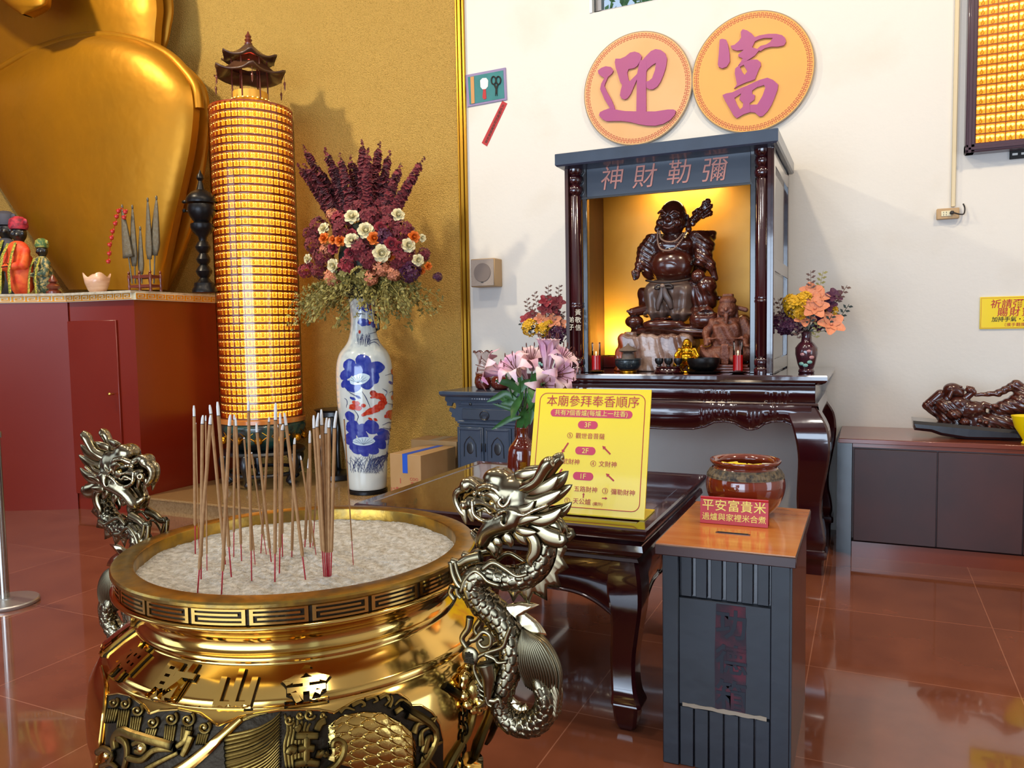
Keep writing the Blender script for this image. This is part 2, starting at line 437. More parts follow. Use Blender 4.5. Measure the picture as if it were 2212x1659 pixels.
mat('bronze_dark', '#3a3a34', .3, .85, bump=(30, .001), var=('#24241f', 12, .3, .7))
mat('iron_black', '#1c1a1a', .35, .6, bump=(20, .002))
mat('pewter', '#6a6456', .38, .6, bump=(45, .004))
mat('wood_red', '#6a2c1a', .3, coat=.4)
mat('disc_gold', '#d6a368', .5, var=('#dcae78', 2, .35, .7)); mat('disc_amber', '#dfa44e', .5, var=('#d69c50', 2, .3, .7))
mat('disc_mark', '#c25440', .6); mat('magenta', '#a34a78', .45, var=('#a0467f', 3, .3, .7))
mat('disc_edge', '#9a8a76', .6)
mat('frame_wood', '#4c3844', .3, coat=.4)
mat('glow_cell', '#ffb020', .5, emit=('#ffb430', 1.1))
mat('glow_hot', '#fff0b0', .4, emit=('#ffdc70', 1.5))
mat('glow_bulb', '#ff6040', .3, emit=('#ff4030', 6))
mat('cell_red', '#902404', .35, coat=.5, var=('#a03a08', 20, .3, .7))
mat('cell_gold', '#e8a018', .3, .5, emit=('#ffae20', .35))
mat('wax_red', '#c0161a', .3, emit=('#d01010', .25), coat=.5)
mat('glass', '#ffffff', .03, trans=1); mat('flame', '#ffd890', .5, emit=('#ffca70', 8))
mat('window_glass', '#f4fbff', .02, trans=1)
mat('aluminium', '#8a8a90', .35, .8); mat('white_paint', '#dde3e8', .5)
mat('teal_paper', '#2c7476', .7, var=('#388084', 12, .3, .7)); mat('lilac_edge', '#8a7ca4', .6)
mat('paper_white', '#e4e6e0', .7); mat('paper_red', '#b02028', .6); mat('tan_wood', '#c48c50', .6)
mat('soil', '#2a2018', .9)
mat('cloth_orange', '#d8401c', .6, var=('#e86428', 18, .4, .6)); mat('cloth_green', '#4a6c3c', .6, var=('#a8a048', 40, .45, .6))
mat('cloth_ribbon', '#c8b040', .6, var=('#6a7c2c', 70, .45, .55)); mat('cloth_red', '#c03040', .6, var=('#7a2030', 30, .4, .6))
mat('cloth_grey', '#4c4c58', .7); mat('cloth_multi', '#b8a060', .6, var=('#3c5040', 40, .4, .55))
mat('black_face', '#12100f', .35, coat=.3); mat('flag_cloth', '#62553e', .65, .0, bump=(80, .003), var=('#6a6250', 40, .4, .6))
mat('paper_lantern_stone', '#e0b898', .35, coat=.5, var=('#d0a080', 8, .35, .7, (1, 1, 6)))
mat('coral', '#b81c10', .3, coat=.5)
mat('fish_gold', '#b87a14', .3, .9)
mat('foliage_out', '#3c8c3c', .7, var=('#8cc868', 20, .4, .65))
# ---------------------------------------------------------------- the room
WY = 6.15
def floor_material():
    m = mat('floor_tile', '#764330', .07, coat=.35, coatr=.03); nt = m.node_tree; b = nt.nodes['Principled BSDF']; L = nt.links
    tc = nt.nodes['Texture Coordinate']; br = nt.nodes.new('ShaderNodeTexBrick'); br.offset = 0
    mp = nt.nodes.new('ShaderNodeMapping'); mp.inputs['Location'].default_value = (.22, .40, 0); L.new(tc.outputs['Object'], mp.inputs[0]); L.new(mp.outputs[0], br.inputs['Vector'])
    br.inputs['Scale'].default_value = 1; br.inputs['Brick Width'].default_value = .8; br.inputs['Row Height'].default_value = .8
    br.inputs['Mortar Size'].default_value = .0022; br.inputs['Mortar Smooth'].default_value = 0
    br.inputs['Color1'].default_value = rgb('#78452f'); br.inputs['Color2'].default_value = rgb('#7e4b36'); br.inputs['Mortar'].default_value = rgb('#a06c54')
    n = nt.nodes.new('ShaderNodeTexNoise'); n.inputs['Scale'].default_value = 3.5; n.inputs['Detail'].default_value = 8; L.new(tc.outputs['Object'], n.inputs['Vector'])
    n2 = nt.nodes.new('ShaderNodeTexNoise'); n2.inputs['Scale'].default_value = 140; L.new(tc.outputs['Object'], n2.inputs['Vector'])
    mx = nt.nodes.new('ShaderNodeMix'); mx.data_type = 'RGBA'; mx.blend_type = 'MULTIPLY'
    r = nt.nodes.new('ShaderNodeValToRGB'); r.color_ramp.elements[0].position = .3; r.color_ramp.elements[0].color = (.75, .7, .7, 1); r.color_ramp.elements[1].position = .75; r.color_ramp.elements[1].color = (1.15, 1.1, 1.05, 1)
    L.new(n.outputs['Fac'], r.inputs[0]); L.new(br.outputs['Color'], mx.inputs[6]); L.new(r.outputs[0], mx.inputs[7]); mx.inputs[0].default_value = .8
    L.new(mx.outputs[2], b.inputs['Base Color'])
    q = nt.nodes.new('ShaderNodeMapRange'); q.inputs[1].default_value = .4; q.inputs[2].default_value = .7; q.inputs[3].default_value = .05; q.inputs[4].default_value = .13
    L.new(n.outputs['Fac'], q.inputs[0]); L.new(q.outputs[0], b.inputs['Roughness'])
    return m
floor_material()
g = G(); g.box((-2, 1.5, -.05), (16, 12, .1)); struct('floor', g, M['floor_tile'])
g = G(); g.box((-2, 1.5, 6.05), (16, 12, .1)); struct('ceiling', g, M['white_wall'])
# white back wall with the high window left open
WX0, WX1, WZ0, WZ1 = -2.07, -.75, 4.055, 4.95
g = G()
for x0, x1, z0, z1 in ((-3.21, WX0, 0, 6), (WX1, 4, 0, 6), (WX0, WX1, 0, WZ0), (WX0, WX1, WZ1, 6)):
    g.box(((x0 + x1) / 2, WY + .1, (z0 + z1) / 2), (x1 - x0, .2, z1 - z0))
struct('wall_back', g, M['white_wall'])
g = G(); g.box((4.1, 1.5, 3), (.2, 9.6, 6)); struct('wall_right', g, M['white_wall'])
g = G(); g.box((-9.1, 3.0, 3), (.2, 6.5, 6)); g.box((-9.1, -3.8, 3), (.2, 1.5, 6)); g.box((-9.1, -1.7, 5.2), (.2, 3.2, 1.6)); g.box((-9.1, -1.7, .5), (.2, 3.2, 1)); struct('wall_left', g, M['red_board'])
g = G()
for x0, x1, z0, z1 in ((-9, -4.2, 0, 6), (2.0, 4, 0, 6), (-4.2, 2.0, 4.0, 6)): g.box(((x0 + x1) / 2, -4.5, (z0 + z1) / 2), (x1 - x0, .2, z1 - z0))
struct('wall_front', g, M['white_wall'])
# gold stippled panel wall, folding forward on the left
g = G(); g.box((-3.99, WY + .1, 3), (1.53, .2, 6)); struct('wall_gold', g, M['gold_plaster'])
g = G(); g.prism([(-4.75, WY), (-9.2, WY - .9), (-9.2, WY - .7), (-4.75, WY + .2)], 6, (0, 0, 0), (1, 0, 0), (0, 1, 0)); struct('wall_gold_side', g, M['gold_plaster'])
g = G()
for x, wd, d in ((-3.285, .018, .022), (-3.25, .03, .034), (-3.218, .022, .026)): g.box((x, WY - d / 2, 3), (wd, d, 6), .004)
struct('trim_1', g, M['gold_trim'])
# window
g = G(); g.box(((WX0 + WX1) / 2, WY + .12, WZ0 + .02), (WX1 - WX0, .08, .04)); g.box((WX0 + .045, WY + .12, (WZ0 + WZ1) / 2), (.05, .08, WZ1 - WZ0)); g.box((WX1 - .045, WY + .12, (WZ0 + WZ1) / 2), (.05, .08, WZ1 - WZ0)); g.box(((WX0 + WX1) / 2, WY + .12, WZ1 - .02), (WX1 - WX0, .08, .04))
win = struct('window_1', g, M['aluminium'])
g = G(); g.box((WX0 + .01, WY + .02, (WZ0 + WZ1) / 2), (.022, .06, WZ1 - WZ0)); put('window_reveal', g, M['white_paint'], win)
g = G(); g.box(((WX0 + WX1) / 2, WY + .13, (WZ0 + WZ1) / 2), (WX1 - WX0 - .09, .006, WZ1 - WZ0 - .06)); put('window_pane', g, M['window_glass'], win)
# trees outside the window
def leaf_cloud(c, r, n, size, R=rnd):
    g = G()
    for _ in range(n):
        a = nrm([R.gauss(0, 1) for _ in range(3)]) * r * R.uniform(.5, 1) ** .5
        p = A(c) + a; X = nrm([R.gauss(0, 1) for _ in range(3)]); Y = nrm(np.cross(X, [R.gauss(0, 1) for _ in range(3)])); s = size * R.uniform(.6, 1.3)
        g.add([p - X * s, p + Y * s * .4, p + X * s, p - Y * s * .4], [(0, 1, 2, 3)])
    return g
g = leaf_cloud((-1.3, 8.1, 5.3), A((1.4, .8, .9)), 2600, .07)
o = put('garden_tree', g, M['foliage_out'], label='bright green tree seen through the high window', cat='tree', ang=0)
g = G(); g.tube([(-1.3, 8.3, 0), (-1.25, 8.2, 2.5), (-1.3, 8.1, 5)], [.12, .1, .05], 8); put('trunk', g, M['twig'], o)
# raised stone platform
g = G(); g.box((-4.36, 5.42, .065), (2.5, 1.46, .13)); pl = struct('raised_platform', g, M['beige_stone'])
g = G(); g.box((-4.36, 5.41, .14), (2.53, 1.52, .02), .004); put('platform_edge', g, M['beige_stone'], pl)

# ---------------------------------------------------------------- tall red altar counter on the left
CZ = 1.9
p0, p1, p2, p3, p4, p5 = (-8.6, 3.43), (-6.36, 4.60), (-5.60, 4.645), (-5.68, 5.84), (-8.9, 5.19), (-8.9, 3.5)
ctr = thing('altar_counter', (-6.4, 5, 0), 'tall dark red panelled altar counter with a gold key fret edge', 'counter')
def off(a, b, d):
    n = nrm((A(b) - A(a))[[1, 0]] * A((1, -1))); return A(a) + n * d, A(b) + n * d
g = G(); g.prism([p0, p1, p2, p3, p4, p5], 1.83, (0, 0, 0), (1, 0, 0), (0, 1, 0))
a, b = A(p0), A(p1); n_ = nrm((b - a)[[1, 0]] * A((1, -1)))
g.prism([a + n_ * .02, b + n_ * .02 + nrm(b - a) * .006, b, a], 1.83, (0, 0, 0), (1, 0, 0), (0, 1, 0))
put('body', g, M['red_board'], ctr)
g = G(); g.prism([(-8.6, 3.38), (-6.35, 4.555), (-5.58, 4.60), (-5.645, 5.84), (-8.9, 5.19), (-8.9, 3.4)], .02, (0, 0, CZ - .018), (1, 0, 0), (0, 1, 0)); put('stone_top', g, M['cream_stone'], ctr)
KEY = ["#######.", "#.....#.", "#.###.#.", "#.#...#.", "#.#####.", "#.......", "########"]
def key_band(g, a, b, z, h, nu, d, t=.004, m=0):
    """a running key fret between two points, raised by t on the side facing d"""
    a = A((*a, z)); b = A((*b, z)); L = np.linalg.norm(b - a); X = (b - a) / L; c = L / nu / 8; r = h / 7; N = nrm(d)
    for k in range(nu):
        for i, row in enumerate(KEY):
            j = 0
            while j < 8:
                if row[j] == '#':
                    e = j
                    while e < 8 and row[e] == '#': e += 1
                    o = a + X * (k * 8 + j) * c + A((0, 0, h - (i + 1) * r)); w_ = X * (e - j) * c; u = A((0, 0, r)); f = N * t
                    g.add([o, o + w_, o + w_ + u, o + u, o + f, o + w_ + f, o + w_ + u + f, o + u + f], [(4, 5, 6, 7), (0, 1, 5, 4), (2, 3, 7, 6), (1, 2, 6, 5), (0, 4, 7, 3)], m); j = e
                else: j += 1
g = G(); k = G()
for a, b, nu in ((p0, p1, 22), (p1, p2, 8), (p2, p3, 11)):
    n_ = nrm((A(b) - A(a))[[1, 0]] * A((1, -1))); a2, b2 = A(a) + n_ * .025, A(b) + n_ * .025
    if a == p1: a2 = A(a) + n_ * .02
    g.prism([a2, b2, A(b), A(a)], .062, (0, 0, 1.825), (1, 0, 0), (0, 1, 0))
    key_band(k, a2 + n_ * .001, b2 + n_ * .001, 1.831, .048, nu, (*n_, 0))
put('cream_band', g, M['cream_band'], ctr); put('key_fret', k, M['fret_gold'], ctr, ang=0)
x0, x1 = at(152, 800, 'y', 4.61)[0], at(254, 800, 'y', 4.61)[0]
Rd = rotz(math.atan2(.045, .76))
dc = A(((x0 + x1) / 2, 4.606, .90)); g = G(); g.box(dc, (x1 - x0, .02, 1.52), .004, R=Rd); d_ = put('door', g, M['red_board'], ctr)
g = G(); kp = at(243, 851, 'y', 4.585); g.cyl(kp + A((0, .012, 0)), kp - A((0, .02, 0)), .008); g.ell(kp - A((0, .028, 0)), .016, 10); put('knob', g, M['brass'], d_)

# ---------------------------------------------------------------- giant gold lotus petals standing on the counter
def petal(rows, y0, bulge, th, side=0., n=40, lean=0.):
    rows = A(rows); R = spline(rows, 46); P3 = []; Q3 = []
    for k, (py, xl, xr) in enumerate(R):
        u = np.linspace(0, 1, n); row = []; row2 = []
        vv = k / (len(R) - 1)
        for t in u:
            s = 2 * t - 1; e = max(0., 1 - abs(s) ** 2.3) ** .5; top = max(0, 1 - ((vv - .0) / 1.) ** 7) ** .5
            y = y0 - bulge * e * top * (.35 + .65 * sin(PI * min(1, .12 + vv * .62)))
            px = xl + (xr - xl) * t; row.append(at(px, py, 'y', y + side * t)); r2 = at(px, py, 'y', y0 + side * t); r2[1] += th * e * top; row2.append(r2)
        P3.append(row); Q3.append(row2)
    g = G(); g.grid(np.array(P3)); g.grid(np.array(Q3)[:, ::-1]); return g
lot = thing('lotus_throne', (-6.6, 5.0, CZ), 'giant gold lotus petals of a statue base rising from the red counter', 'lotus throne')
g = petal([(626, 149, 352), (560, 101, 365), (470, 42, 386), (405, 0, 402), (330, -48, 420), (270, -88, 429), (225, -104, 431), (185, -70, 422), (150, 0, 398), (115, 60, 362), (95, 110, 325), (84, 150, 296), (76, 205, 255)], 5.22, .30, .22, side=.08)
put('petal', g, M['gold_leaf'], lot, label='large inverted gold petal in front')
# thick rolled rim along its upper edge
path = [at(x, y, 'y', 5.18 + .08 * (x + 100) / 530) for x, y in spline([(-104, 225), (-75, 190), (-2, 152), (60, 117), (150, 86), (225, 78), (300, 90), (362, 118), (398, 152), (424, 190), (430, 235)], 40)]
g = G(); g.tube(path, .045, 12); put('petal_rim', g, M['gold_leaf'], lot)
g = petal([(628, 300, 362), (560, 300, 392), (470, 290, 424), (400, 280, 438), (300, 260, 452), (240, 250, 454), (180, 260, 440), (120, 280, 380)], 5.55, .1, .08, side=.05); put('petal', g, M['gold_leaf'], lot, label='shaded back petal beside the front one')
g = petal([(260, -200, 300), (150, -220, 340), (60, -230, 350), (0, -230, 352), (-120, -200, 330), (-260, -120, 220)], 5.50, .3, .1); put('petal', g, M['gold_leaf'], lot, label='upper gold petal behind')
g = petal([(230, 200, 290), (120, 200, 352), (60, 200, 370), (0, 200, 374), (-120, 180, 350), (-240, 160, 260)], 5.62, .1, .05); put('petal', g, M['gold_leaf'], lot)
g = petal([(31, 46, 54), (18, 26, 94), (0, 2, 106), (-60, -80, 110), (-200, -60, 60)], 4.75, .12, .1); put('petal', g, M['gold_leaf'], lot, label='tip of a petal curling over the top')
# ---------------------------------------------------------------- furniture
def rect_sweep(g, x0, x1, y0, y1, prof, m=0, r=0.0, cap=True):
    """rings of a rectangle grown outwards: prof = (outward, z), from bottom to top"""
    rings = []
    for o, z in prof:
        a, b, c, d = x0 - o, x1 + o, y0 - o, y1 + o; k = r
        rings.append([(a + k, c, z), (b - k, c, z), (b, c + k, z), (b, d - k, z), (b - k, d, z), (a + k, d, z), (a, d - k, z), (a, c + k, z)] if k else [(a, c, z), (b, c, z), (b, d, z), (a, d, z)])
    n = len(rings[0]); f = []
    for i in range(len(rings) - 1):
        for j in range(n): k2 = (j + 1) % n; f.append((i * n + j, i * n + k2, (i + 1) * n + k2, (i + 1) * n + j))
    if cap: f.append(tuple(range(n))[::-1]); f.append(tuple((len(rings) - 1) * n + j for j in range(n)))
    g.add(np.array(rings).reshape(-1, 3), f, m)

def table_leg(cx, cy, sx, sy, prof):
    """curved leg; prof = (z, outward offset, width); sx, sy = outward signs"""
    g = G(); P = spline(prof, 36); rings = []
    for z, o, w_ in P:
        c = .012; pts = [(o, o - c), (o - c, o), (o - w_ + c, o), (o - w_, o - c), (o - w_, o - w_ + c), (o - w_ + c, o - w_), (o - c, o - w_), (o, o - w_ + c)]
        if sx * sy > 0: pts = pts[::-1]
        rings.append([(cx + sx * a, cy + sy * b, z) for a, b in pts])
    n = 8; f = []
    for i in range(len(rings) - 1):
        for j in range(n): k = (j + 1) % n; f.append((i * n + j, i * n + k, (i + 1) * n + k, (i + 1) * n + j)[::-1])
    f.append(tuple(range(n))); f.append(tuple((len(rings) - 1) * n + j for j in range(n))[::-1])
    v = np.array(rings).reshape(-1, 3); g.add(v, f if P[0][0] > P[-1][0] else [q[::-1] for q in f]); return g

def apron(a, b, N, ztop, low, bulge, ripples=(), th=.02, n=120):
    """board between a and b whose lower edge follows low(u); bulges outwards along N"""
    a = A(a); b = A(b); N = A((*N, 0)); P3 = []; Q = []; E_ = []
    for u in np.linspace(0, 1, n):
        zb = low(u); rip = sum(h * math.exp(-((u - c) / w_) ** 2) for c, w_, h in ripples); col = []; c2 = []
        for v in np.linspace(0, 1, 14):
            z = ztop + (zb - ztop) * v; o = bulge * sin(PI * min(1, v * .85 + .12)) ** .8 + rip * (.3 + .7 * v)
            p = A((*(a + (b - a) * u)[:2], z)); col.append(p + N * o); c2.append(p + N * (o - th))
        P3.append(col); Q.append(c2)
    P3 = np.array(P3); Q = np.array(Q); g = G(); g.grid(P3[:, ::-1] if True else P3); g.grid(Q)
    E_ = np.stack([P3[:, -1], Q[:, -1]], 1); g.grid(E_)
    # rolled bead along the lower edge
    g.tube(P3[:, -1] + N * .002, .007, 6); return g

# low square offering table in front
T0x, T1x, T0y, T1y, TZ = -1.97, -.71, 2.675, 3.825, .79
tb = thing('offering_table', ((T0x + T1x) / 2, (T0y + T1y) / 2, 0), 'low square dark lacquered offering table with curved legs behind the incense burner', 'table')
g = G(); rect_sweep(g, T0x, T1x, T0y, T1y, [(-.03, TZ - .052), (-.012, TZ - .048), (-.004, TZ - .036), (0, TZ - .024), (0, TZ - .008), (-.006, TZ - .001), (-.055, TZ), (-.06, TZ - .003), (-.2, TZ - .003)]); put('tabletop', g, M['dark_lacquer'], tb, ang=25)
bx0, bx1, by0, by1 = T0x + .05, T1x - .05, T0y + .05, T1y - .05
g = G(); rect_sweep(g, bx0, bx1, by0, by1, [(-.02, .64), (.0, .645), (.012, .655), (.004, .668), (.02, .68), (.034, .70), (.03, .722), (.012, .736), (.0, .742)]); put('moulding', g, M['dark_lacquer'], tb, ang=25)
def low_t(u):
    s = abs(2 * u - 1); z = .520
    z += .018 * math.exp(-((s - .0) / .10) ** 2) * -1 + .02 * math.exp(-((s - .25) / .12) ** 2)
    if s > .55: z -= .10 * ((s - .55) / .45) ** 2.2
    return z
rp = [(.5, .02, .008), (.42, .012, -.006), (.58, .012, -.006), (.3, .02, .006), (.7, .02, .006)]
for a, b, N in (((bx0 + .06, by0), (bx1 - .06, by0), (0, -1)), ((bx1, by0 + .06), (bx1, by1 - .06), (1, 0)), ((bx0, by1 - .06), (bx0, by0 + .06), (-1, 0)), ((bx1 - .06, by1), (bx0 + .06, by1), (0, 1))):
    put('apron', apron(a, b, N, .65, low_t, .014, rp), M['dark_lacquer'], tb, ang=60)
lp = [(.665, .0, .10), (.62, .012, .125), (.55, .022, .135), (.47, .02, .12), (.38, .004, .105), (.28, -.012, .098), (.19, -.012, .095), (.14, -.002, .10), (.115, .012, .112), (.10, .014, .112), (.095, .0, .10), (.06, -.004, .092), (.02, -.01, .08), (0, -.02, .06)]
for sx in (-1, 1):
    for sy in (-1, 1): put('leg', table_leg(bx0 if sx < 0 else bx1, by0 if sy < 0 else by1, sx, sy, lp), M['dark_lacquer'], tb, ang=30)

# high altar table against the white wall
H0x, H1x, H0y, H1y, HZ = -2.235, -.215, 4.97, 6.13, 1.212
al = thing('high_altar_table', (-1.22, 5.55, 0), 'high dark lacquered altar table carrying the shrine cabinet', 'table')
g = G(); rect_sweep(g, H0x, H1x, H0y, H1y, [(-.05, HZ - .06), (-.03, HZ - .055), (-.01, HZ - .045), (0, HZ - .03), (0, HZ - .008), (-.004, HZ), (-.3, HZ)]); put('tabletop', g, M['dark_lacquer'], al, ang=25)
cx0, cx1, cy0, cy1 = H0x + .07, H1x - .07, H0y + .06, H1y - .03
g = G()
def band(u): return 1.01
rp2 = [(c, .008, .01) for c in (.16, .19, .23, .45, .55, .5, .70, .745, .79, .84, .90)]
put('frieze', apron((cx0, cy0), (cx1, cy0), (0, -1), HZ - .055, lambda u: 1.035, .028, [(c, .006, .008) for c in (.08, .11, .2, .23, .65, .69, .72, .86, .885, .91)], .03), M['dark_lacquer'], al, ang=60)
g = G(); rect_sweep(g, cx0 + .01, cx1 - .01, cy0 + .01, cy1, [(0, .96), (0, 1.16)]); rect_sweep(g, cx0, cx1, cy0, cy1, [(-.01, 1.02), (.016, 1.024), (.02, 1.032), (.014, 1.04), (-.01, 1.042)])
put('frieze_core', g, M['dark_lacquer'], al, ang=25)
ctrx = (cx0 + cx1) / 2
tr = [(at(x, y, 'y', cy0)[0], at(x, y, 'y', cy0)[2]) for x, y in ((1410, 925), (1500, 926), (1525, 921), (1545, 912), (1565, 910), (1590, 913), (1605, 922), (1620, 928), (1640, 926), (1655, 916), (1675, 910), (1700, 910), (1720, 918), (1733, 936))]
ux = [0] + [2 * (x - ctrx) / (cx1 - cx0) for x, z in tr]; uz = [tr[0][1]] + [z for x, z in tr]
def low_a(u): return float(np.interp(abs(2 * u - 1), ux, uz))
rpa = [(.5 + s * c, .007, .010) for s in (-1, 1) for c in (.15, .175, .21, .25, .31, .335, .38)]
put('apron', apron((cx0 + .02, cy0), (cx1 - .02, cy0), (0, -1), 1.03, low_a, .03, rpa, .03, 220), M['dark_lacquer'], al, ang=60)
put('apron', apron((cx1, cy0 + .03), (cx1, cy1 - .03), (1, 0), 1.03, lambda u: .91 - .12 * abs(2 * u - 1) ** 4, .03, (), .03), M['dark_lacquer'], al, ang=60)
put('apron', apron((cx0, cy1 - .03), (cx0, cy0 + .03), (-1, 0), 1.03, lambda u: .91 - .12 * abs(2 * u - 1) ** 4, .03, (), .03), M['dark_lacquer'], al, ang=60)
lp = [(1.03, .0, .16), (.98, .03, .19), (.90, .075, .20), (.80, .09, .19), (.70, .085, .175), (.58, .065, .16), (.46, .045, .145), (.36, .045, .14), (.28, .06, .15), (.2, .07, .16), (.15, .06, .14), (.14, .075, .17), (.10, .075, .17), (.09, .06, .15), (.0, .06, .15)]
for sx in (-1, 1):
    for sy in (-1, 1): put('leg', table_leg(cx0 if sx < 0 else cx1, cy0 if sy < 0 else cy1 - .07, sx, sy, lp), M['dark_lacquer'], al, ang=30)

# shrine cabinet on the altar
S0x, S1x, S0y, S1y, SZ = -1.90, -.55, 5.07, 6.10, 2.70
sh = thing('shrine_cabinet', ((S0x + S1x) / 2, 5.6, HZ), 'black lacquered shrine cabinet with two round columns on the high altar table', 'shrine cabinet')
g = G(); rect_sweep(g, S0x - .045, S1x + .045, S0y - .065, S1y, [(-.06, SZ - .095), (-.01, SZ - .085), (0, SZ - .075), (0, SZ - .004), (-.004, SZ)]); put('roof', g, M['steel_blue'], sh, ang=25)
g = G()
g.box((S0x + .012, 5.585, (HZ + SZ - .09) / 2), (.024, 1.03, SZ - .09 - HZ)); put('side_wall', g, M['wood_side'], sh)
g = G(); g.box((S1x - .012, 5.585, (HZ + SZ - .09) / 2), (.02, 1.03, SZ - .09 - HZ))
for y in (5.12, 6.06): g.box((S1x, y, (HZ + SZ - .09) / 2), (.03, .08, SZ - .09 - HZ), .004)
for z in (HZ + .05, 1.90, SZ - .15): g.box((S1x, 5.59, z), (.028, .9, .09), .004)
put('side_wall', g, M['dark_lacquer'], sh)
g = G(); g.box(((S0x + S1x) / 2, 5.86, 1.96), (S1x - S0x - .05, .02, 1.30)); put('back_panel', g, M['gold_paint'], sh, label='orange gold back panel lit from inside')
g = G(); g.box(((S0x + S1x) / 2, 5.83, HZ + .045), (S1x - S0x - .05, .05, .09), .004); g.box(((S0x + S1x) / 2, 5.95, HZ + .6), (S1x - S0x - .05, .02, 1.2)); put('back_sill', g, M['dark_lacquer'], sh)
g = G(); hb, ht = 2.415, SZ - .09
g.box(((-1.815 - .675) / 2, 5.155, (hb + ht) / 2), (1.15, .02, ht - hb), .003); hd = put('header_board', g, M['header_blue'], sh)
g = G(); g.box(((-1.815 - .675) / 2, 5.15, hb - .006), (1.15, .03, .012)); put('header_edge', g, M['deep_blue_black'], hd)
g = G()
for s, (px, py), tl in (('神', (1323, 384), -.09), ('財', (1393, 380), -.02), ('勒', (1467, 371), .02), ('彌', (1545, 366), .0)):
    p = at(px, py, 'y', 5.143); t = text(s, .165, .004, .0, tilt=.15); g.join(t, frame(p, (1, 0, .0), (0, 0, 1)))
put('header_characters', g, M['char_groove'], hd, ang=0)
for x in (S0x + .055, S1x - .055):
    g = G(); g.lathe([(.05, HZ), (.052, HZ + .03), (.04, HZ + .045), (.05, HZ + .06), (.05, HZ + .09), (.036, HZ + .105), (.044, HZ + .12), (.046, 1.66), (.05, 1.665), (.05, 1.675), (.046, 1.68), (.05, 1.69), (.046, 1.70), (.043, 2.42), (.036, 2.43), (.05, 2.445), (.054, 2.465), (.05, 2.485), (.036, 2.50), (.05, 2.52), (.053, 2.54), (.046, 2.56), (.04, 2.565), (.055, 2.585), (.055, SZ - .09)], (x, S0y + .055, 0), 28)
    put('column', g, M['dark_lacquer'], sh, ang=50)
    g = G(); s_ = 1 if x < -1.2 else -1; g.box((x + s_ * .062, S0y + .095, (HZ + SZ - .09) / 2), (.035, .05, SZ - .09 - HZ), .004); g.box((x - s_ * .04, S0y + .12, (HZ + SZ - .09) / 2), (.05, .05, SZ - .09 - HZ), .004); put('corner_post', g, M['black_lacquer'], sh)
g = G()
for k, s in enumerate('黃敬信'): g.join(text(s, .045, .002, .01), frame((S0x + .085, S0y + .004, 1.63 - k * .052), (1, 0, 0), (0, 0, 1)))
for k, s in enumerate('弟子'): g.join(text(s, .045, .002, .01), frame((S0x + .035, S0y + .004, 1.58 - k * .052), (1, 0, 0), (0, 0, 1)))
put('donor_lettering', g, M['cream_stone'], sh, ang=0)

# donation box
D0x, D1x, D0y, D1y, DZ = -.650, -.200, 2.575, 3.27, .776
db = thing('donation_box', (-.425, 2.92, 0), 'dark slatted donation box with an orange wooden top and coin slot', 'donation box')
g = G(); g.box(((D0x + D1x) / 2, (D0y + D1y) / 2, DZ - .002), (D1x - D0x, D1y - D0y, .004)); tp = put('wood_veneer', g, M['wood_top'], db)
g = G(); g.box(((D0x + D1x) / 2, (D0y + D1y) / 2, DZ - .022), (D1x - D0x + .006, D1y - D0y + .006, .036), .003); put('top_edge', g, M['wood_dark'], db)
sp = at(1583, 1153, 'z', DZ); g = G(); g.box(sp + A((0, 0, .001)), (.118, .016, .002)); st = put('slot_plate', g, M['wood_side'], tp)
g = G(); g.box(sp + A((0, 0, .003)), (.106, .006, .002)); put('slot', g, M['black_ink'], tp)
bx, by = D0x + .02, D0y + .02; fx = D1x - .012
g = G(); g.box((fx - .008, 2.93, .37), (.016, .64, .74)); g.box((bx + .008, 2.93, .37), (.016, .64, .74)); g.box((-.42, D1y - .03, .37), (.41, .016, .74)); put('side_panel', g, M['wood_side'], db)
g = G(); g.box((bx + .028, by, .37), (.056, .02, .74), .003); g.box((fx - .033, by - .002, .37), (.06, .024, .74), .003); g.box((fx - .001, by, .37), (.006, .022, .74)); put('corner_stile', g, M['blue_black'], db)
g = G(); g.box((-.42, by + .016, .37), (.40, .01, .74)); put('backing', g, M['black_lacquer'], db)
ix0, ix1 = bx + .056, fx - .063; W_ = (ix1 - ix0) / 6
for k in range(6):
    g = G(); g.box((ix0 + W_ * (k + .5), by + .004, .668), (W_ - .013, .012, .144), .002); put('slat', g, M['blue_black'], db)
    g = G(); g.box((ix0 + W_ * (k + .5), by + .004, .105), (W_ - .004, .012, .21), .002); put('slat', g, M['blue_black'], db)
g = G(); g.box(((ix0 + ix1) / 2, by + .003, .405), (ix1 - ix0, .014, .374), .002); fp = put('front_panel', g, M['blue_black'], db)
g = G(); g.prism([(-.048, -.185), (.05, -.185), (.053, 0), (.05, .185), (-.045, .185), (-.05, 0)], .0015, ((ix0 + ix1) / 2 + .02, by - .004, .40), (1, 0, 0), (0, 0, 1)); put('faded_red_paper', g, mat('faded_red', '#30202a', .7, var=('#6a2230', 14, .45, .7)), fp)
g = text('功德箱', .105, .001, .02, vertical=True, line=1.15); g2 = G(); g2.join(g, frame(((ix0 + ix1) / 2 + .024, by - .006, .40), (1, 0, 0), (0, 0, 1))); put('box_characters', g2, mat('ink_blue', '#141a26', .6), fp, ang=0)
g = G(); q = [(-.138 + .276 * i / 14, .006 * rnd.random() + .006) for i in range(15)] + [(.138 - .276 * i / 14, -.004 * rnd.random() - .002) for i in range(15)]
g.prism(q, .002, ((ix0 + ix1) / 2, by - .004, .216), (1, 0, 0), (0, 0, 1)); put('torn_tape', g, mat('tape_tan', '#a0907a', .6), fp)

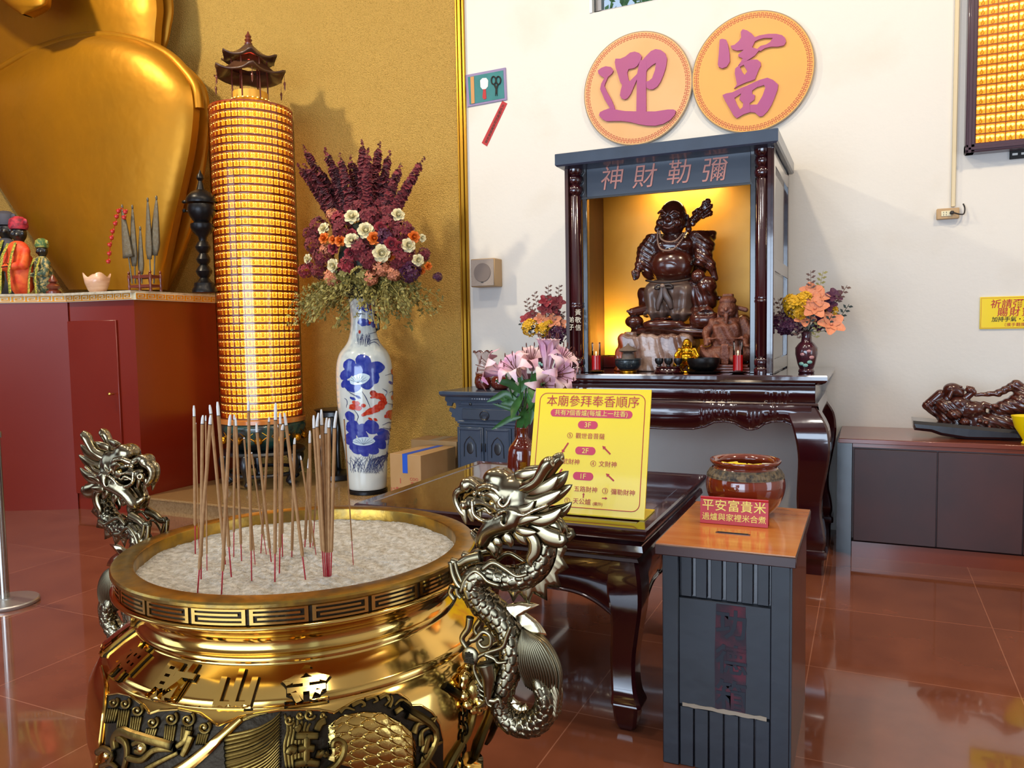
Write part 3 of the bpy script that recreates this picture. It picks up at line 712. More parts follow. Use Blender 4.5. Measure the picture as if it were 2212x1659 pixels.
# long low cabinet against the wall on the right
lc = thing('low_cabinet', (.8, 5.8, 0), 'long low dark wooden cabinet with a reddish top against the wall', 'cabinet')
g = G(); g.box((.76, 5.80, .762), (1.85, .70, .03), .003); put('cabinet_top', g, M['wood_counter'], lc)
g = G(); g.box((.8, 5.80, .435), (1.76, .66, .62)); g.box((.8, 5.83, .06), (1.74, .62, .12)); put('carcass', g, M['wood_dark'], lc)
g = G(); g.box((.8, 5.478, .05), (1.76, .01, .1)); g.box((.8, 5.468, .735), (1.76, .016, .022)); put('plinth', g, M['wood_counter'], lc)
dx = at(2025, 1000, 'y', 5.46)[0]
for x0, x1 in ((-.07, dx - .003), (dx + .003, .86), (.866, 1.66)):
    g = G(); g.box(((x0 + x1) / 2, 5.462, .413), (x1 - x0, .018, .60), .002); put('door', g, M['wood_dark'], lc)
g = G(); g.box((-.13, 5.72, .37), (.09, .35, .74)); put('end_frame', g, M['black_lacquer'], lc)

# blue-black side cabinet left of the altar
bc = thing('side_altar_cabinet', (-2.62, 5.8, 0), 'blue-black carved side altar cabinet beside the gold wall', 'cabinet')
B0x, B1x, B0y = -3.02, -2.47, 5.56
g = G(); rect_sweep(g, -3.175, B1x + .14, 5.50, 6.12, [(-.03, .985), (-.012, .99), (0, 1.005), (0, 1.026), (-.004, 1.031)]); put('cabinet_top', g, M['steel_blue'], bc, ang=25)
g = G(); g.box(((B0x + B1x) / 2, 5.84, .49), (B1x - B0x, .56, .98)); put('carcass', g, M['steel_blue'], bc)
g = G(); rect_sweep(g, B0x, B1x, B0y, 6.1, [(0, .955), (.012, .96), (.012, .972), (.03, .985)]); rect_sweep(g, B0x, B1x, B0y, 6.1, [(0, .762), (.014, .768), (.014, .785), (.004, .79)]); rect_sweep(g, B0x, B1x, B0y, 6.1, [(0, .742), (.008, .745), (.008, .758), (0, .76)]); rect_sweep(g, B0x, B1x, B0y, 6.1, [(0, .905), (.008, .908), (.008, .916), (0, .919)]); put('moulding', g, M['steel_blue'], bc, ang=25)
g = G(); g.box(((B0x + B1x) / 2, B0y - .006, .93), (B1x - B0x - .04, .012, .024), .002); put('thin_drawer', g, M['steel_blue'], bc)
dr = put('drawer', (lambda g: (g.box(((B0x + B1x) / 2, B0y - .008, .845), (B1x - B0x - .06, .016, .09), .005), g)[1])(G()), M['header_blue'], bc)
g = G(); ec = at(1046, 898, 'y', B0y - .02)
g.tube([ec + A((.04 * cos(t), 0, .036 * sin(t))) for t in np.linspace(0, 2 * PI, 30)], .003, 6); g.box(ec + A((0, 0, 0)), (.06, .004, .006)); g.box(ec + A((0, 0, .014)), (.04, .004, .005)); g.tube([ec + A((.026 * cos(t), 0, -.006 + .024 * sin(t))) for t in np.linspace(PI, 2 * PI, 14)], .003, 6)
put('round_emblem', g, M['deep_blue_black'], dr)
for px in (1016, 1075):
    g = G(); g.ell(at(px, 873, 'y', B0y - .014), (.014, .006, .011), 12); put('drawer_pull', g, M['deep_blue_black'], bc)
mid = at(1047, 960, 'y', B0y)[0]; wd = .235
for s in (-1, 1):
    c = mid + s * (wd / 2 + .006); g = G(); g.box((c, B0y - .008, .36), (wd, .016, .76), .004)
    for dz, hh in ((.735, .02),): g.box((c, B0y - .018, dz - .012), (wd - .03, .01, .012), .003)
    for dx_ in (-1, 1): g.box((c + dx_ * (wd / 2 - .02), B0y - .018, .36), (.012, .01, .74), .003)
    d_ = put('door', g, M['steel_blue'], bc)
    g = G(); g.tube([(c - .055, B0y - .018, .50), (c - .052, B0y - .018, .60), (c - .03, B0y - .018, .64), (c, B0y - .018, .665), (c + .03, B0y - .018, .64), (c + .052, B0y - .018, .60), (c + .055, B0y - .018, .50)], .0035, 6); g.ell((c, B0y - .016, .57), (.032, .004, .05), 14); put('carved_arch', g, M['deep_blue_black'], d_)
    g = G(); g.box((mid + s * .017, B0y - .024, .58), (.007, .014, .07), .003); put('pull_bar', g, M['deep_blue_black'], d_)
# scrolled spandrel under the overhanging end
br_ = [(0, 0), (-.13, 0), (-.135, -.03), (-.115, -.05), (-.118, -.075), (-.09, -.09), (-.098, -.12), (-.07, -.135), (-.078, -.165), (-.045, -.175), (-.04, -.20), (-.012, -.21), (0, -.235)]
g = G(); g.prism(br_[:5] + [(-.075, -.082), (-.06, -.05), (-.035, -.055), (-.03, -.085), (-.045, -.105), (-.07, -.095)] + br_[5:], .02, (B0x, B0y + .02, .985), (1, 0, 0), (0, 0, 1)); put('spandrel', g, M['steel_blue'], bc)
g = G(); random.seed(3)
for k in range(9):
    c = at(1022 + k * 5.4, 856 + (k % 2), 'y', 5.529); g.prism([(cos(t) * (.007 if (i % 2) else .014), sin(t) * (.004 if i % 2 else .008)) for i, t in enumerate(np.linspace(0, 2 * PI, 10, endpoint=False))], .0015, c, (1, 0, 0), (0, 0, 1))
g.box((mid, B0y - .026, .972), (.6, .004, .024)); put('shell_inlay', g, [M['steel_blue']], bc)
g = G()
for k in range(9):
    c = A((mid - .09 + k * .022, B0y - .0285, .972)); s = .55 + .45 * math.exp(-((k - 4) / 1.6) ** 2); g.prism([(cos(t) * (.005 if (i % 2) else .011) * s, sin(t) * (.003 if i % 2 else .009) * s) for i, t in enumerate(np.linspace(0, 2 * PI, 8, endpoint=False))], .0012, c, (1, 0, 0), (0, 0, 1))
put('shell_flower', g, M['paper_white'], bc)
# ---------------------------------------------------------------- bronze incense burner
BC = A((-1.43, 1.70)); BZ = .92
prof = [(.24, .20), (.30, .215), (.42, .27), (.50, .36), (.54, .45), (.551, .52), (.551, .57), (.54, .64), (.512, .69), (.5045, .6925), (.5035, .6965), (.508, .698), (.49, .712), (.455, .738), (.428, .756), (.424, .762), (.431, .768), (.423, .776), (.413, .785), (.411, .802), (.42, .824), (.44, .838), (.447, .842), (.447, .846), (.462, .85), (.476, .853), (.483, .858), (.483, .863), (.470, .866)]
_pz = np.array([z for r, z in prof]); _pr = np.array([r for r, z in prof])
def brad(z): return float(np.interp(z, _pz, _pr))
def onbelly(px, py, off=0.):
    d = ray(px, py); t0 = .9; f0 = None
    for t in np.arange(.9, 3.2, .02):
        p = EYE + d * t; f = math.hypot(p[0] - BC[0], p[1] - BC[1]) - brad(min(max(p[2], .2), .866)) - off
        if f < 0: break
        t0 = t
    else:
        q = EYE[:2] - BC; p = EYE + d * 2.0; return p, A((0, -1, 0))
    a, b = t0, t
    for _ in range(16):
        m = (a + b) / 2; p = EYE + d * m
        if math.hypot(p[0] - BC[0], p[1] - BC[1]) - brad(p[2]) - off < 0: b = m
        else: a = m
    p = EYE + d * b; dz = (brad(p[2] + .01) - brad(p[2] - .01)) / .02
    n = nrm(A((*(nrm(p[:2] - BC)), -dz))); return p, n
bu = thing('incense_burner', (BC[0], BC[1], 0), 'big polished brass incense burner with two dragon handles full of sand', 'incense burner')
g = G(); g.lathe(prof, (*BC, 0), 160, cap=True); put('bowl', g, M['brass'], bu, ang=180)
g = G(); g.lathe([(.46, .866), (.4695, .867), (.4695, .905), (.46, .908)], (*BC, 0), 160, cap=False); rb = put('rim_band', g, M['brass_dark'], bu, ang=60)
g = G(); g.lathe([(.470, .9045), (.478, .905), (.482, .909), (.482, .916), (.479, .9205), (.476, .9212), (.431, .9215), (.4275, .9205), (.426, .917), (.425, .86)], (*BC, 0), 160, cap=False); put('rim', g, M['brass_rim'], bu, ang=25)
# key fret round the band: raised brass bars over dark patina
KF = ["###############.", "#.............#.", "#.#############.", "#.............#.", "#############.#.", "#.............#.", "###############."]
g = G(); NU = 22; nc = 16; hb_ = .036 / 7
for k in range(NU):
    for i, row in enumerate(KF):
        j = 0
        while j < nc:
            if row[j] == '#':
                e = j
                while e < nc and row[e] == '#': e += 1
                z1 = .9040 - i * hb_; z0 = z1 - hb_; m_ = max(2, e - j + 1)
                th = -np.linspace((k * nc + j), (k * nc + e), m_) / (NU * nc) * 2 * PI
                P3 = np.array([[(BC[0] + r * cos(t), BC[1] + r * sin(t), z) for t in th] for r, z in ((.4690, z0 - .0002), (.4735, z0), (.4735, z1), (.4690, z1 + .0002))]); g.grid(P3)
                for e_ in (0, -1): g.add(P3[:, e_], [(0, 1, 2, 3)])
                j = e
            else: j += 1
put('key_fret', g, M['brass'], rb, ang=30)
g = G(); rr = random.Random(5)
R_ = np.linspace(0, .432, 60); T_ = np.linspace(0, 2 * PI, 260, endpoint=False)
def nz(x, y):
    return .006 * (sin(x * 19 + 1.3 * sin(y * 23)) * cos(y * 17)) + .0035 * sin(x * 61 + 2 * sin(y * 47)) * sin(y * 53 + 1) + .002 * sin(x * 133 + 3 * sin(y * 97)) * sin(y * 121)
P3 = [[(BC[0] + r * cos(t), BC[1] + r * sin(t), .886 + nz(r * cos(t), r * sin(t)) * (1 if r < .41 else .4) + rr.uniform(-.0012, .0012)) for t in T_] for r in R_[1:]]
g.grid(np.array(P3), closed_v=True); g.add([p for p in P3[0]], [tuple(range(len(T_)))])
put('burner_sand', g, M['ash'], label='grey grainy ash and sand filling the burner', cat='ash', kind='stuff', ang=180)
# embossed characters round the shoulder
def bmesh_split(t, mx):
    import bmesh
    bm = bmesh.new(); vs = [bm.verts.new(p) for p in np.vstack(t.v)]
    for f in t.f:
        try: bm.faces.new([vs[i] for i in f])
        except ValueError: pass
    bmesh.ops.triangulate(bm, faces=bm.faces[:])
    for _ in range(4):
        e = [x for x in bm.edges if x.calc_length() > mx]
        if not e: break
        bmesh.ops.subdivide_edges(bm, edges=e, cuts=1); bmesh.ops.triangulate(bm, faces=[f for f in bm.faces if len(f.verts) > 3])
    bm.verts.index_update(); g = G(); g.add([v.co[:] for v in bm.verts], [[v.index for v in f.verts] for f in bm.faces]); bm.free(); return g
def emboss(s, px, py, size, h, mat_, parent, name, bold=.03):
    p, n = onbelly(px, py); th = math.atan2(p[1] - BC[1], p[0] - BC[0]); s0 = p[2]
    t = text(s, size, h, bold); bm = bmesh_split(t, size * .09); v = np.vstack(bm.v); t = bm; out = []
    X = A((-sin(th), cos(th), 0)); Yv = nrm(np.cross(n, X)) if np.cross(n, X)[2] > 0 else -nrm(np.cross(n, X))
    for x, y, z in v:
        zz = s0 + y * Yv[2]; tt = th + x / brad(zz); r = brad(zz) - .001
        q = A((BC[0] + r * cos(tt), BC[1] + r * sin(tt), zz)); dz = (brad(zz + .01) - brad(zz - .01)) / .02
        nn = nrm(A((cos(tt), sin(tt), -dz))); out.append(q + nn * z)
    g = G(); g.add(out, t.f); put(name, g, mat_, parent, ang=30)
for s, px, py in (('金', 662, 1484), ('山', 512, 1494), ('財', 375, 1478), ('神', 283, 1430), ('廟', 222, 1372)):
    emboss(s, px, py, .098, .011, M['brass'], bu, 'embossed_character', .03); emboss(s, px, py, .098, .003, M['brass_dark'], bu, 'character_outline', .055)

# relief panels round the belly
def px2(P_, off): return [(lambda q: q[0] + q[1] * off)(onbelly(x, y)) for x, y in P_]
def c1(x, y): return (180 + x / 4.254, 1340 + y / 4.254)
def c2(x, y): return (600 + x / 4.809, 1380 + y / 4.809)
tops = [c1(205, 720), c1(230, 690), c1(330, 675), c1(430, 695), c1(560, 790), c1(615, 865), c1(700, 835), c1(880, 822), c1(1080, 862), c1(1240, 975), c1(1440, 895), c1(1800, 832), c2(0, 748), c2(200, 742), c2(420, 745), c2(590, 775), c2(820, 645), c2(1100, 575), c2(1250, 572), c2(1350, 640), c2(1380, 700), c2(1480, 695), c2(1600, 770), c2(1680, 890), c2(1715, 1050)]
tx = [p[0] for p in tops]; ty = [p[1] for p in tops]; P3 = []
for x in np.linspace(tx[0], tx[-1], 200):
    y0 = np.interp(x, tx, ty); y1 = 1740 - 55 * ((x - 500) / 420) ** 2; P3.append([onbelly(x, y0 + (y1 - y0) * v, 0)[0] + onbelly(x, y0 + (y1 - y0) * v)[1] * .0012 for v in np.linspace(0, 1, 24)])
g = G(); g.grid(np.array(P3)); rp_ = put('relief_ground', g, M['brass_dark'], bu, ang=180)
g = G(); g.tube([p[0] + A((0, 0, .0015)) for p in P3], .003, 8); put('relief_border', g, M['brass'], rp_)
def strip(g, pts, w0, w1=None, n=26, off=.004, m=0, flat=.55, wave=0):
    """a raised stroke following the belly; widths in metres"""
    w1 = w0 if w1 is None else w1; q = spline(pts, n); o = []; r = []
    for i, (x, y) in enumerate(q):
        p, nn = onbelly(x, y); o.append(p + nn * off * .6); t = i / (n - 1); r.append(w0 + (w1 - w0) * t)
    g.tube(o, r, 8, m, flat=flat, up=onbelly(*q[0])[1]); return g
def scale_h(u, v):
    """overlapping fish scales, u grows towards the tail; returns height 0..1"""
    h = np.zeros_like(u); done = np.zeros(u.shape, bool)
    for k in (-2, -1, 0):
        r = np.floor(u) + k; du = u - (r + .35); vs = v + .5 * (np.mod(r, 2)); dv = vs - np.round(vs)
        d = np.sqrt((np.maximum(du, 0) / 1.15) ** 2 + (dv / .53) ** 2 + (np.minimum(du, 0) / .8) ** 2)
        hh = .45 + .55 * np.clip(du / 1.15, 0, 1) - .10 * (dv / .5) ** 2
        hh = np.where(d > .86, hh * np.clip((1.0 - d) / .14, 0, 1) ** .7, hh); ok = (d < 1) & ~done
        h = np.where(ok, hh, h); done |= ok
    return h
nx_, ny_ = 230, 150; X_, Y_ = np.meshgrid(np.linspace(0, 1, nx_), np.linspace(0, 1, ny_), indexing='ij'); P3 = np.zeros((nx_, ny_, 3))
H_ = scale_h((1 - X_) * 6.6 + .25 * np.sin(Y_ * 3) + Y_ * .3, (Y_ * 5.2 + X_ * .8))
for i in range(nx_):
    u = i / (nx_ - 1); yt = np.interp(u, [0, .15, .4, .6, .8, .93, 1], [900, 800, 755, 770, 850, 960, 1120]); yb = np.interp(u, [0, .3, .6, 1], [1250, 1330, 1400, 1420])
    for j in range(ny_):
        v = j / (ny_ - 1); x, y = c2(520 + 920 * u, yt + (yb - yt) * v); p, n = onbelly(x, y); e = min(1, min(u, 1 - u, v + .05) * 14); P3[i, j] = p + n * (.0005 + e * (.004 + .0075 * H_[i, j] + .004 * sin(PI * v)))
g = G(); g.grid(P3); put('scale_relief', g, M['brass_relief'], rp_, ang=180)
g = G()
for pts in ([(180, 1005), (430, 1000)], [(210, 1135), (300, 1120), (385, 1130)], [(170, 1290), (300, 1270), (440, 1285)], [(305, 990), (300, 1290)], [(185, 960), (215, 930), (205, 900)], [(400, 960), (440, 880), (500, 850)], [(110, 1180), (140, 1130), (200, 1150)], [(390, 1180), (440, 1190), (490, 1160), (480, 1220)]):
    strip(g, [c2(*p) for p in pts], .0085, n=10, off=.012, flat=.8)
put('royal_mark', g, M['brass_relief'], rp_)
g = G(); strip(g, [c2(*p) for p in ((565, 1110), (575, 1050), (630, 1035), (680, 1090), (665, 1190), (600, 1290), (500, 1360))], .006, .009, off=.02, flat=.9); put('scroll', g, M['brass_relief'], rp_)
g = G()
for pts, a in (([(1370, 740), (1500, 850), (1640, 810)], .012), ([(1330, 780), (1450, 830), (1580, 880), (1640, 805)], .014), ([(1400, 980), (1450, 880), (1600, 880)], .012), ([(1480, 1100), (1490, 960), (1620, 900)], .011), ([(1500, 1180), (1560, 1010), (1620, 1080), (1700, 1060)], .014), ([(1500, 1230), (1600, 1120), (1700, 1065)], .012), ([(1520, 1340), (1500, 1220), (1600, 1150)], .012), ([(1540, 1342), (1550, 1240), (1640, 1330)], .010), ([(1200, 770), (1300, 710), (1370, 690), (1270, 640), (1200, 700)], .010), ([(760, 700), (860, 660), (900, 690), (860, 710)], .007), ([(900, 640), (990, 610), (1030, 640), (980, 670)], .007), ([(1040, 620), (1120, 590), (1150, 640), (1100, 700)], .008), ([(1150, 720), (1180, 640), (1170, 590)], .006), ([(640, 770), (700, 720), (800, 745)], .007)):
    g = G(); strip(g, [c2(*p) for p in pts], a * .75, .002, off=.008, flat=.7); put('flame_relief', g, M['brass_relief'], rp_)
for cx_, cy_, r_ in ((330, 790, 60), (120, 850, 50), (230, 800, 40), (470, 800, 34)):
    g = G(); strip(g, [c2(cx_ + r_ * (1 - t / 9) * cos(t), cy_ + r_ * (1 - t / 9) * sin(t)) for t in np.linspace(0, 8, 22)], .0032, n=40, off=.006, flat=1); put('spiral_relief', g, M['brass_relief'], rp_)
g = G()
for k in range(20):
    strip(g, [c1(1815, 850 + 27 * k), c1(1720 - 3 * k, 935 + 31 * k), c1(1560 - 5 * k, 1010 + 33 * k), c1(1300 + 2 * k, 1065 + 34 * k)], .0014, .0040 + .001 * (k % 2), off=.006 + .004 * (k % 2), flat=.9)
for k in range(7): strip(g, [c1(1850 + 40 * k, 860 + 14 * k), c1(1880 + 30 * k, 1000), c1(1850 + 34 * k, 1150), c1(1870 + 30 * k, 1357)], .003, .004, off=.002, n=16)
for k in range(5): strip(g, [c1(1700 - 60 * k, 850 + 16 * k), c1(1550 - 60 * k, 880 + 30 * k), c1(1440 - 40 * k, 930 + 40 * k)], .002, .005, off=.006, n=12)
put('tail_feather', g, M['brass_relief'], rp_)
g = G(); strip(g, [c1(1455, 905), (180 + 1250 / 4.254, 1340 + 1090 / 4.254), c1(1000, 1300), c1(860, 1400)], .008, .016, off=.014, flat=.7); put('beam_relief', g, M['brass'], rp_)
g = G()
for cx_, cy_, r_, yb in ((1120, 985, 62, 1100), (970, 915, 66, 1130), (820, 905, 62, 1140), (650, 940, 56, 1060), (510, 830, 56, 1020), (400, 770, 50, 960), (295, 760, 48, 900)):
    strip(g, [c1(cx_ + r_ * (1 - t / 11) * cos(t - 1), cy_ + r_ * (1 - t / 11) * sin(t - 1)) for t in np.linspace(0, 9.5, 26)], .0034, .002, n=44, off=.008, flat=1)
    p, n_ = onbelly(*c1(cx_, cy_)); g.ell(p + n_ * .001, .006, 10)
    for q in range(5): strip(g, [c1(cx_ - 50 + 22 * q, cy_ + 50), c1(cx_ - 60 + 20 * q, (cy_ + yb) / 2 + 40), c1(cx_ - 75 + 20 * q, yb + 40)], .003, .0022, n=8, off=.006, flat=1)
put('cloud_relief', g, M['brass_relief'], rp_)
g = G()
for pts, a, b in (([(330, 1180), (320, 1080), (380, 1010), (470, 1040), (640, 1090), (850, 1150)], .012, .010), ([(350, 1060), (420, 1120), (430, 1230), (400, 1357)], .010, .007), ([(880, 1150), (960, 1090), (990, 1010)], .006, .009), ([(930, 1230), (970, 1150), (1010, 1060)], .007, .009), ([(430, 1250), (560, 1270), (680, 1180), (860, 1170)], .008, .007), ([(600, 1357), (720, 1290), (900, 1200)], .007, .005), ([(160, 1200), (220, 1170), (300, 1220), (260, 1300)], .008, .006), ([(190, 1330), (280, 1300), (350, 1357)], .006, .006), ([(480, 1130), (540, 1110), (600, 1150), (560, 1200), (500, 1190)], .006, .006)):
    strip(g, [c1(*p) for p in pts], a, b, off=.012, flat=.8)
for x, y, r_ in ((560, 1160, .012), (240, 1230, .010)):
    p, n_ = onbelly(*c1(x, y)); g.ell(p + n_ * .004, r_, 12)
put('figure_relief', g, M['brass_relief'], rp_)
g = G(); strip(g, [c1(180, 430), c1(218, 620), c1(205, 850), c1(165, 1180), c1(120, 1357)], .004, .006, off=.006, flat=1); put('relief_rib', g, M['brass'], rp_)
# reliefs carried round the side that the photo sees edge-on
g = G()
for k in range(10):
    th0 = math.radians(200 + 0); pts = []
    for t in np.linspace(0, 1, 14):
        th = math.radians(196 - k * 3.2 + 9 * sin(t * 3 + k * .3)); z = .68 - .35 * t; r = brad(z) + .004; pts.append((BC[0] + r * cos(th), BC[1] + r * sin(th), z))
    g.tube(pts, [.0035 + .004 * sin(PI * t) for t in np.linspace(0, 1, 14)], 7)
for k in range(12):
    th0 = 130 + k * -14
    pts = [(BC[0] + (brad(z) + .006) * cos(math.radians(th0 + 5 * sin(z * 25))), BC[1] + (brad(z) + .006) * sin(math.radians(th0 + 5 * sin(z * 25))), z) for z in np.linspace(.66, .36, 16)]; g.tube(pts, .009, 7)
put('side_relief', g, M['brass_relief'], rp_)
# lion masks over the three legs, with trailing chains
def lion(th, name='lion_mask'):
    z0 = .62; r = brad(z0); c = A((BC[0] + (r + .005) * cos(th), BC[1] + (r + .005) * sin(th), z0)); N_ = A((cos(th), sin(th), .25)); N_ = nrm(N_); X = A((-sin(th), cos(th), 0)); Y = np.cross(N_, X)
    if Y[2] < 0: Y = -Y
    q = lambda x, y, z: c + X * x + Y * y + N_ * z
    b = Body(c - .1, c + .1, .0034)
    b.ball(q(0, 0, 0), .05, .01).ball(q(0, .02, .03), (.022), .012).ball(q(0, -.02, .045), .022, .01)
    for s in (-1, 1): b.ball(q(s * .022, .012, .042), .012, .004).ball(q(s * .016, -.015, .055), .014, .005).ball(q(s * .045, .04, .01), .016, .006).ball(q(s * .03, -.03, .03), .016, .008)
    b.limb(q(-.025, -.042, .045), q(.025, -.042, .045), .006, k=.004, sub=True)
    for k in range(14):
        a = k / 14 * 2 * PI; b.ball(q(.056 * cos(a), .056 * sin(a), .004), .013, .004)
    return b.g()
th_l = []
for px, py in ((1012, 1450),):
    p, n = onbelly(px, py); th_l.append(math.atan2(p[1] - BC[1], p[0] - BC[0]))
for k in range(3):
    th = th_l[0] + k * 2 * PI / 3
    if k == 0: lm = put('lion_mask', lion(th), M['brass_relief'], bu, ang=180)
    g = G()
    for i in range(12):
        z = .585 - i * .022; t2 = th - .10 - .004 * i; r = brad(z) + .006; c = A((BC[0] + r * cos(t2), BC[1] + r * sin(t2), z)); X = A((-sin(t2), cos(t2), 0)); N_ = A((cos(t2), sin(t2), 0)); W_ = X if i % 2 else N_
        g.tube([c + W_ * .008 * cos(a) + A((0, 0, .015 * sin(a))) for a in np.linspace(0, 2 * PI, 13)], .0035, 6, cap=False)
    if k == 0: put('chain', g, M['brass_relief'], lm)
    g = G(); o = [(brad(.42) - .02, .42, .055), (.50, .33, .06), (.47, .24, .05), (.46, .15, .042), (.48, .07, .046), (.50, .03, .05), (.50, 0, .05)]
    q = spline(o, 26); g.tube([(BC[0] + r * cos(th), BC[1] + r * sin(th), z) for r, z, w_ in q], q[:, 2], 16, up=(1, .3, 0)); put('leg', g, M['brass'], bu, ang=180)

# ---- dragon handles: traced on the handle plane, built with real thickness
DY = 1.66
def d3(x, y): return (960 + x / 4.607, 960 + y / 4.607)
def d5(x, y): return (960 + x / 4.607, 1260 + y / 4.607)
def H(px, py, w=0.): p = at(px, py, 'y', DY); p[1] = DY - w; return p
U = .00116
path = [(1150, 1105, 27), (1172, 1135, 27), (1180, 1175, 27), (1168, 1215, 28), (1135, 1243, 29), (1098, 1246, 28), (1066, 1236, 26), (1040, 1238, 28), (1030, 1262, 31), (1044, 1296, 34), (1074, 1330, 34), (1097, 1366, 32), (1106, 1405, 30), (1103, 1445, 27), (1092, 1480, 26), (1083, 1515, 27), (1092, 1549, 28), (1122, 1567, 29), (1156, 1561, 29), (1178, 1534, 27), (1180, 1502, 24), (1168, 1472, 18), (1162, 1455, 9)]
W_OFF = [.0, .0, .0, .0, .004, .01, .018, .022, .02, .008, -.002, -.004, 0, .004, .006, .0, -.004, -.006, -.004, 0, .006, .01, .01]
sp_ = spline([(*H(x, y, w_), r * U * .92) for (x, y, r), w_ in zip(path, W_OFF)], 520); cl = sp_[:, :3]; cr = sp_[:, 3]
L_ = np.concatenate([[0], np.cumsum(np.linalg.norm(np.diff(cl, axis=0), axis=1))])
na = 72; T = np.gradient(cl, axis=0); T /= np.linalg.norm(T, axis=1)[:, None]; V = []
aa = np.linspace(0, 2 * PI, na, endpoint=False); W = A((0, -1, 0))
for i in range(len(cl)):
    w_ = nrm(W - (W @ T[i]) * T[i]); s_ = np.cross(T[i], w_)
    h = scale_h(np.full(na, L_[i] / .0195), aa / (2 * PI) * 10 + .25); belly = .0
    r = cr[i] * (.90 + .19 * h * min(1, i / 20) * min(1, (519 - i) / 30)); V.append(cl[i] + (np.cos(aa) * r)[:, None] * w_ * .92 + (np.sin(aa) * r)[:, None] * s_)
g = G(); g.grid(np.array(V), closed_v=True); g.add(V[0], [tuple(range(na))]); g.add(V[-1], [tuple(range(na))])
dh = put('dragon_handle', g, M['dragon_metal'], bu, ang=180, label='silvery bronze dragon handle with curled scaly body')
def leaf(g, pts, w0, th=.35, w=0., n=18, tipw=0., ridge=.22, sym=False, ww=None):
    """pointed ribbed leaf through pixel points on the handle plane"""
    for s in ((1, -1) if sym else (1,)):
        q = spline([(*H(x, y, 0), 0) for x, y in pts], n)[:, :3]; m = len(q); ws = np.linspace(w, w if ww is None else ww, m)
        q[:, 1] = DY - s * ws; t = np.linspace(0, 1, m); r = w0 * U * (np.sin(PI * np.clip(t * .78 + .22, 0, 1)) ** .8 * (1 - tipw) + tipw * (1 - t)) + .0004
        g.tube(q, r, 14, flat=th, up=(0, -1, 0), fn=lambda u, a: 1 + ridge * np.cos(a * 6) * .5 * (np.abs(np.sin(a)) + .2))
    return g
lo = np.minimum(H(975, 1215, .085), H(1232, 972, -.085)); hi = np.maximum(H(975, 1215, .085), H(1232, 972, -.085)); lo[1] = DY - .075; hi[1] = DY + .075
hb = Body(lo, hi, .0022)
hb.ball(H(1118, 1062), (48 * U, 36 * U, 36 * U), .015).limb(H(1120, 1085), H(1158, 1112), 34 * U, 30 * U, .02)
hb.ball(H(1078, 1034, .012), (31 * U, 20 * U, 24 * U), .01).ball(H(1078, 1034, -.012), (31 * U, 20 * U, 24 * U), .01)
hb.ball(H(1092, 1060), (34 * U, 34 * U, 30 * U), .012)
for s in (-1, 1):
    w_ = s
    hb.limb(H(1085, 1088, w_ * .014), H(1022, 1082, w_ * .010), 23 * U, 15 * U, .012)
    hb.ball(H(1012, 1046, w_ * .009), (15 * U, 14 * U, 16 * U), .008)
    hb.ball(H(1013, 1086, w_ * .024), 10.5 * U, .004).ball(H(1008, 1084, w_ * .034), 4.5 * U, .002, sub=True)
    hb.line([H(1010, 1054, w_ * .010), H(994, 1060, w_ * .010), H(989, 1076, w_ * .008), H(997, 1096, w_ * .010), H(1009, 1110, w_ * .012)], 8.5 * U, 6 * U, .006)
    hb.line([H(1020, 1040, w_ * .01), H(1040, 1052, w_ * .016), H(1050, 1062, w_ * .02)], 9 * U, 6 * U, .006)
    # brow, eye socket, cheek, jaw
    hb.line([H(1044, 1052, w_ * .026), H(1064, 1046, w_ * .032), H(1086, 1052, w_ * .036), H(1094, 1070, w_ * .034)], 6.5 * U, 4.5 * U, .005)
    hb.ball(H(1066, 1068, w_ * .036), (17 * U, 12 * U, 11 * U), .006, sub=True)
    hb.ball(H(1055, 1095, w_ * .030), (22 * U, 8 * U, 9 * U), .006, sub=True)
    hb.line([H(1032, 1078, w_ * .028), H(1036, 1104, w_ * .030), H(1056, 1118, w_ * .032), H(1078, 1116, w_ * .036), H(1098, 1098, w_ * .042), H(1120, 1094, w_ * .044), H(1146, 1104, w_ * .044), H(1168, 1094, w_ * .044), H(1194, 1084, w_ * .040)], 4.6 * U, 3.6 * U, .0025, n=30)
    hb.line([H(1128, 1100, w_ * .026), H(1118, 1118, w_ * .028), H(1092, 1128, w_ * .026), H(1066, 1140, w_ * .022), H(1052, 1158, w_ * .018), H(1046, 1172, w_ * .012)], 20 * U, 12 * U, .01, n=14)
    hb.ball(H(1108, 1112, w_ * .045), (6 * U, 7 * U, 12 * U), .004, sub=True)
    hb.line([H(1046, 1166, w_ * .01), H(1034, 1158, w_ * .010), H(1024, 1148, w_ * .008)], 8 * U, 5 * U, .006)
    hb.line([H(1098, 1070, w_ * .040), H(1094, 1078, w_ * .042), H(1104, 1086, w_ * .043), H(1114, 1078, w_ * .043), H(1118, 1066, w_ * .040), H(1126, 1054, w_ * .036), H(1122, 1050, w_ * .034)], 4.4 * U, 3 * U, .002, n=18)
    for x, y in ((1037, 1062), (1048, 1061), (1057, 1063)): hb.ball(H(x, y, w_ * .027), 5.5 * U, .002)
    hb.line([H(1040, 1100, w_ * .024), H(1060, 1092, w_ * .030), H(1072, 1102, w_ * .032), H(1086, 1094, w_ * .033)], 3.6 * U, 2.6 * U, .002)
for k in range(5): hb.limb(H(1056 + k * 9, 1012 + abs(k - 2) * 2.2, 0), H(1062 + k * 8, 1042, .03), 1.6 * U, .8 * U, .003, sub=True)
hd_ = put('dragon_head', hb.g(), M['dragon_metal'], dh, ang=180)
for s in (-1, 1): g = G(); g.ell(H(1076, 1081, s * .031), (.0095, .008, .0095), 14); put('eye', g, M['brass'], dh)
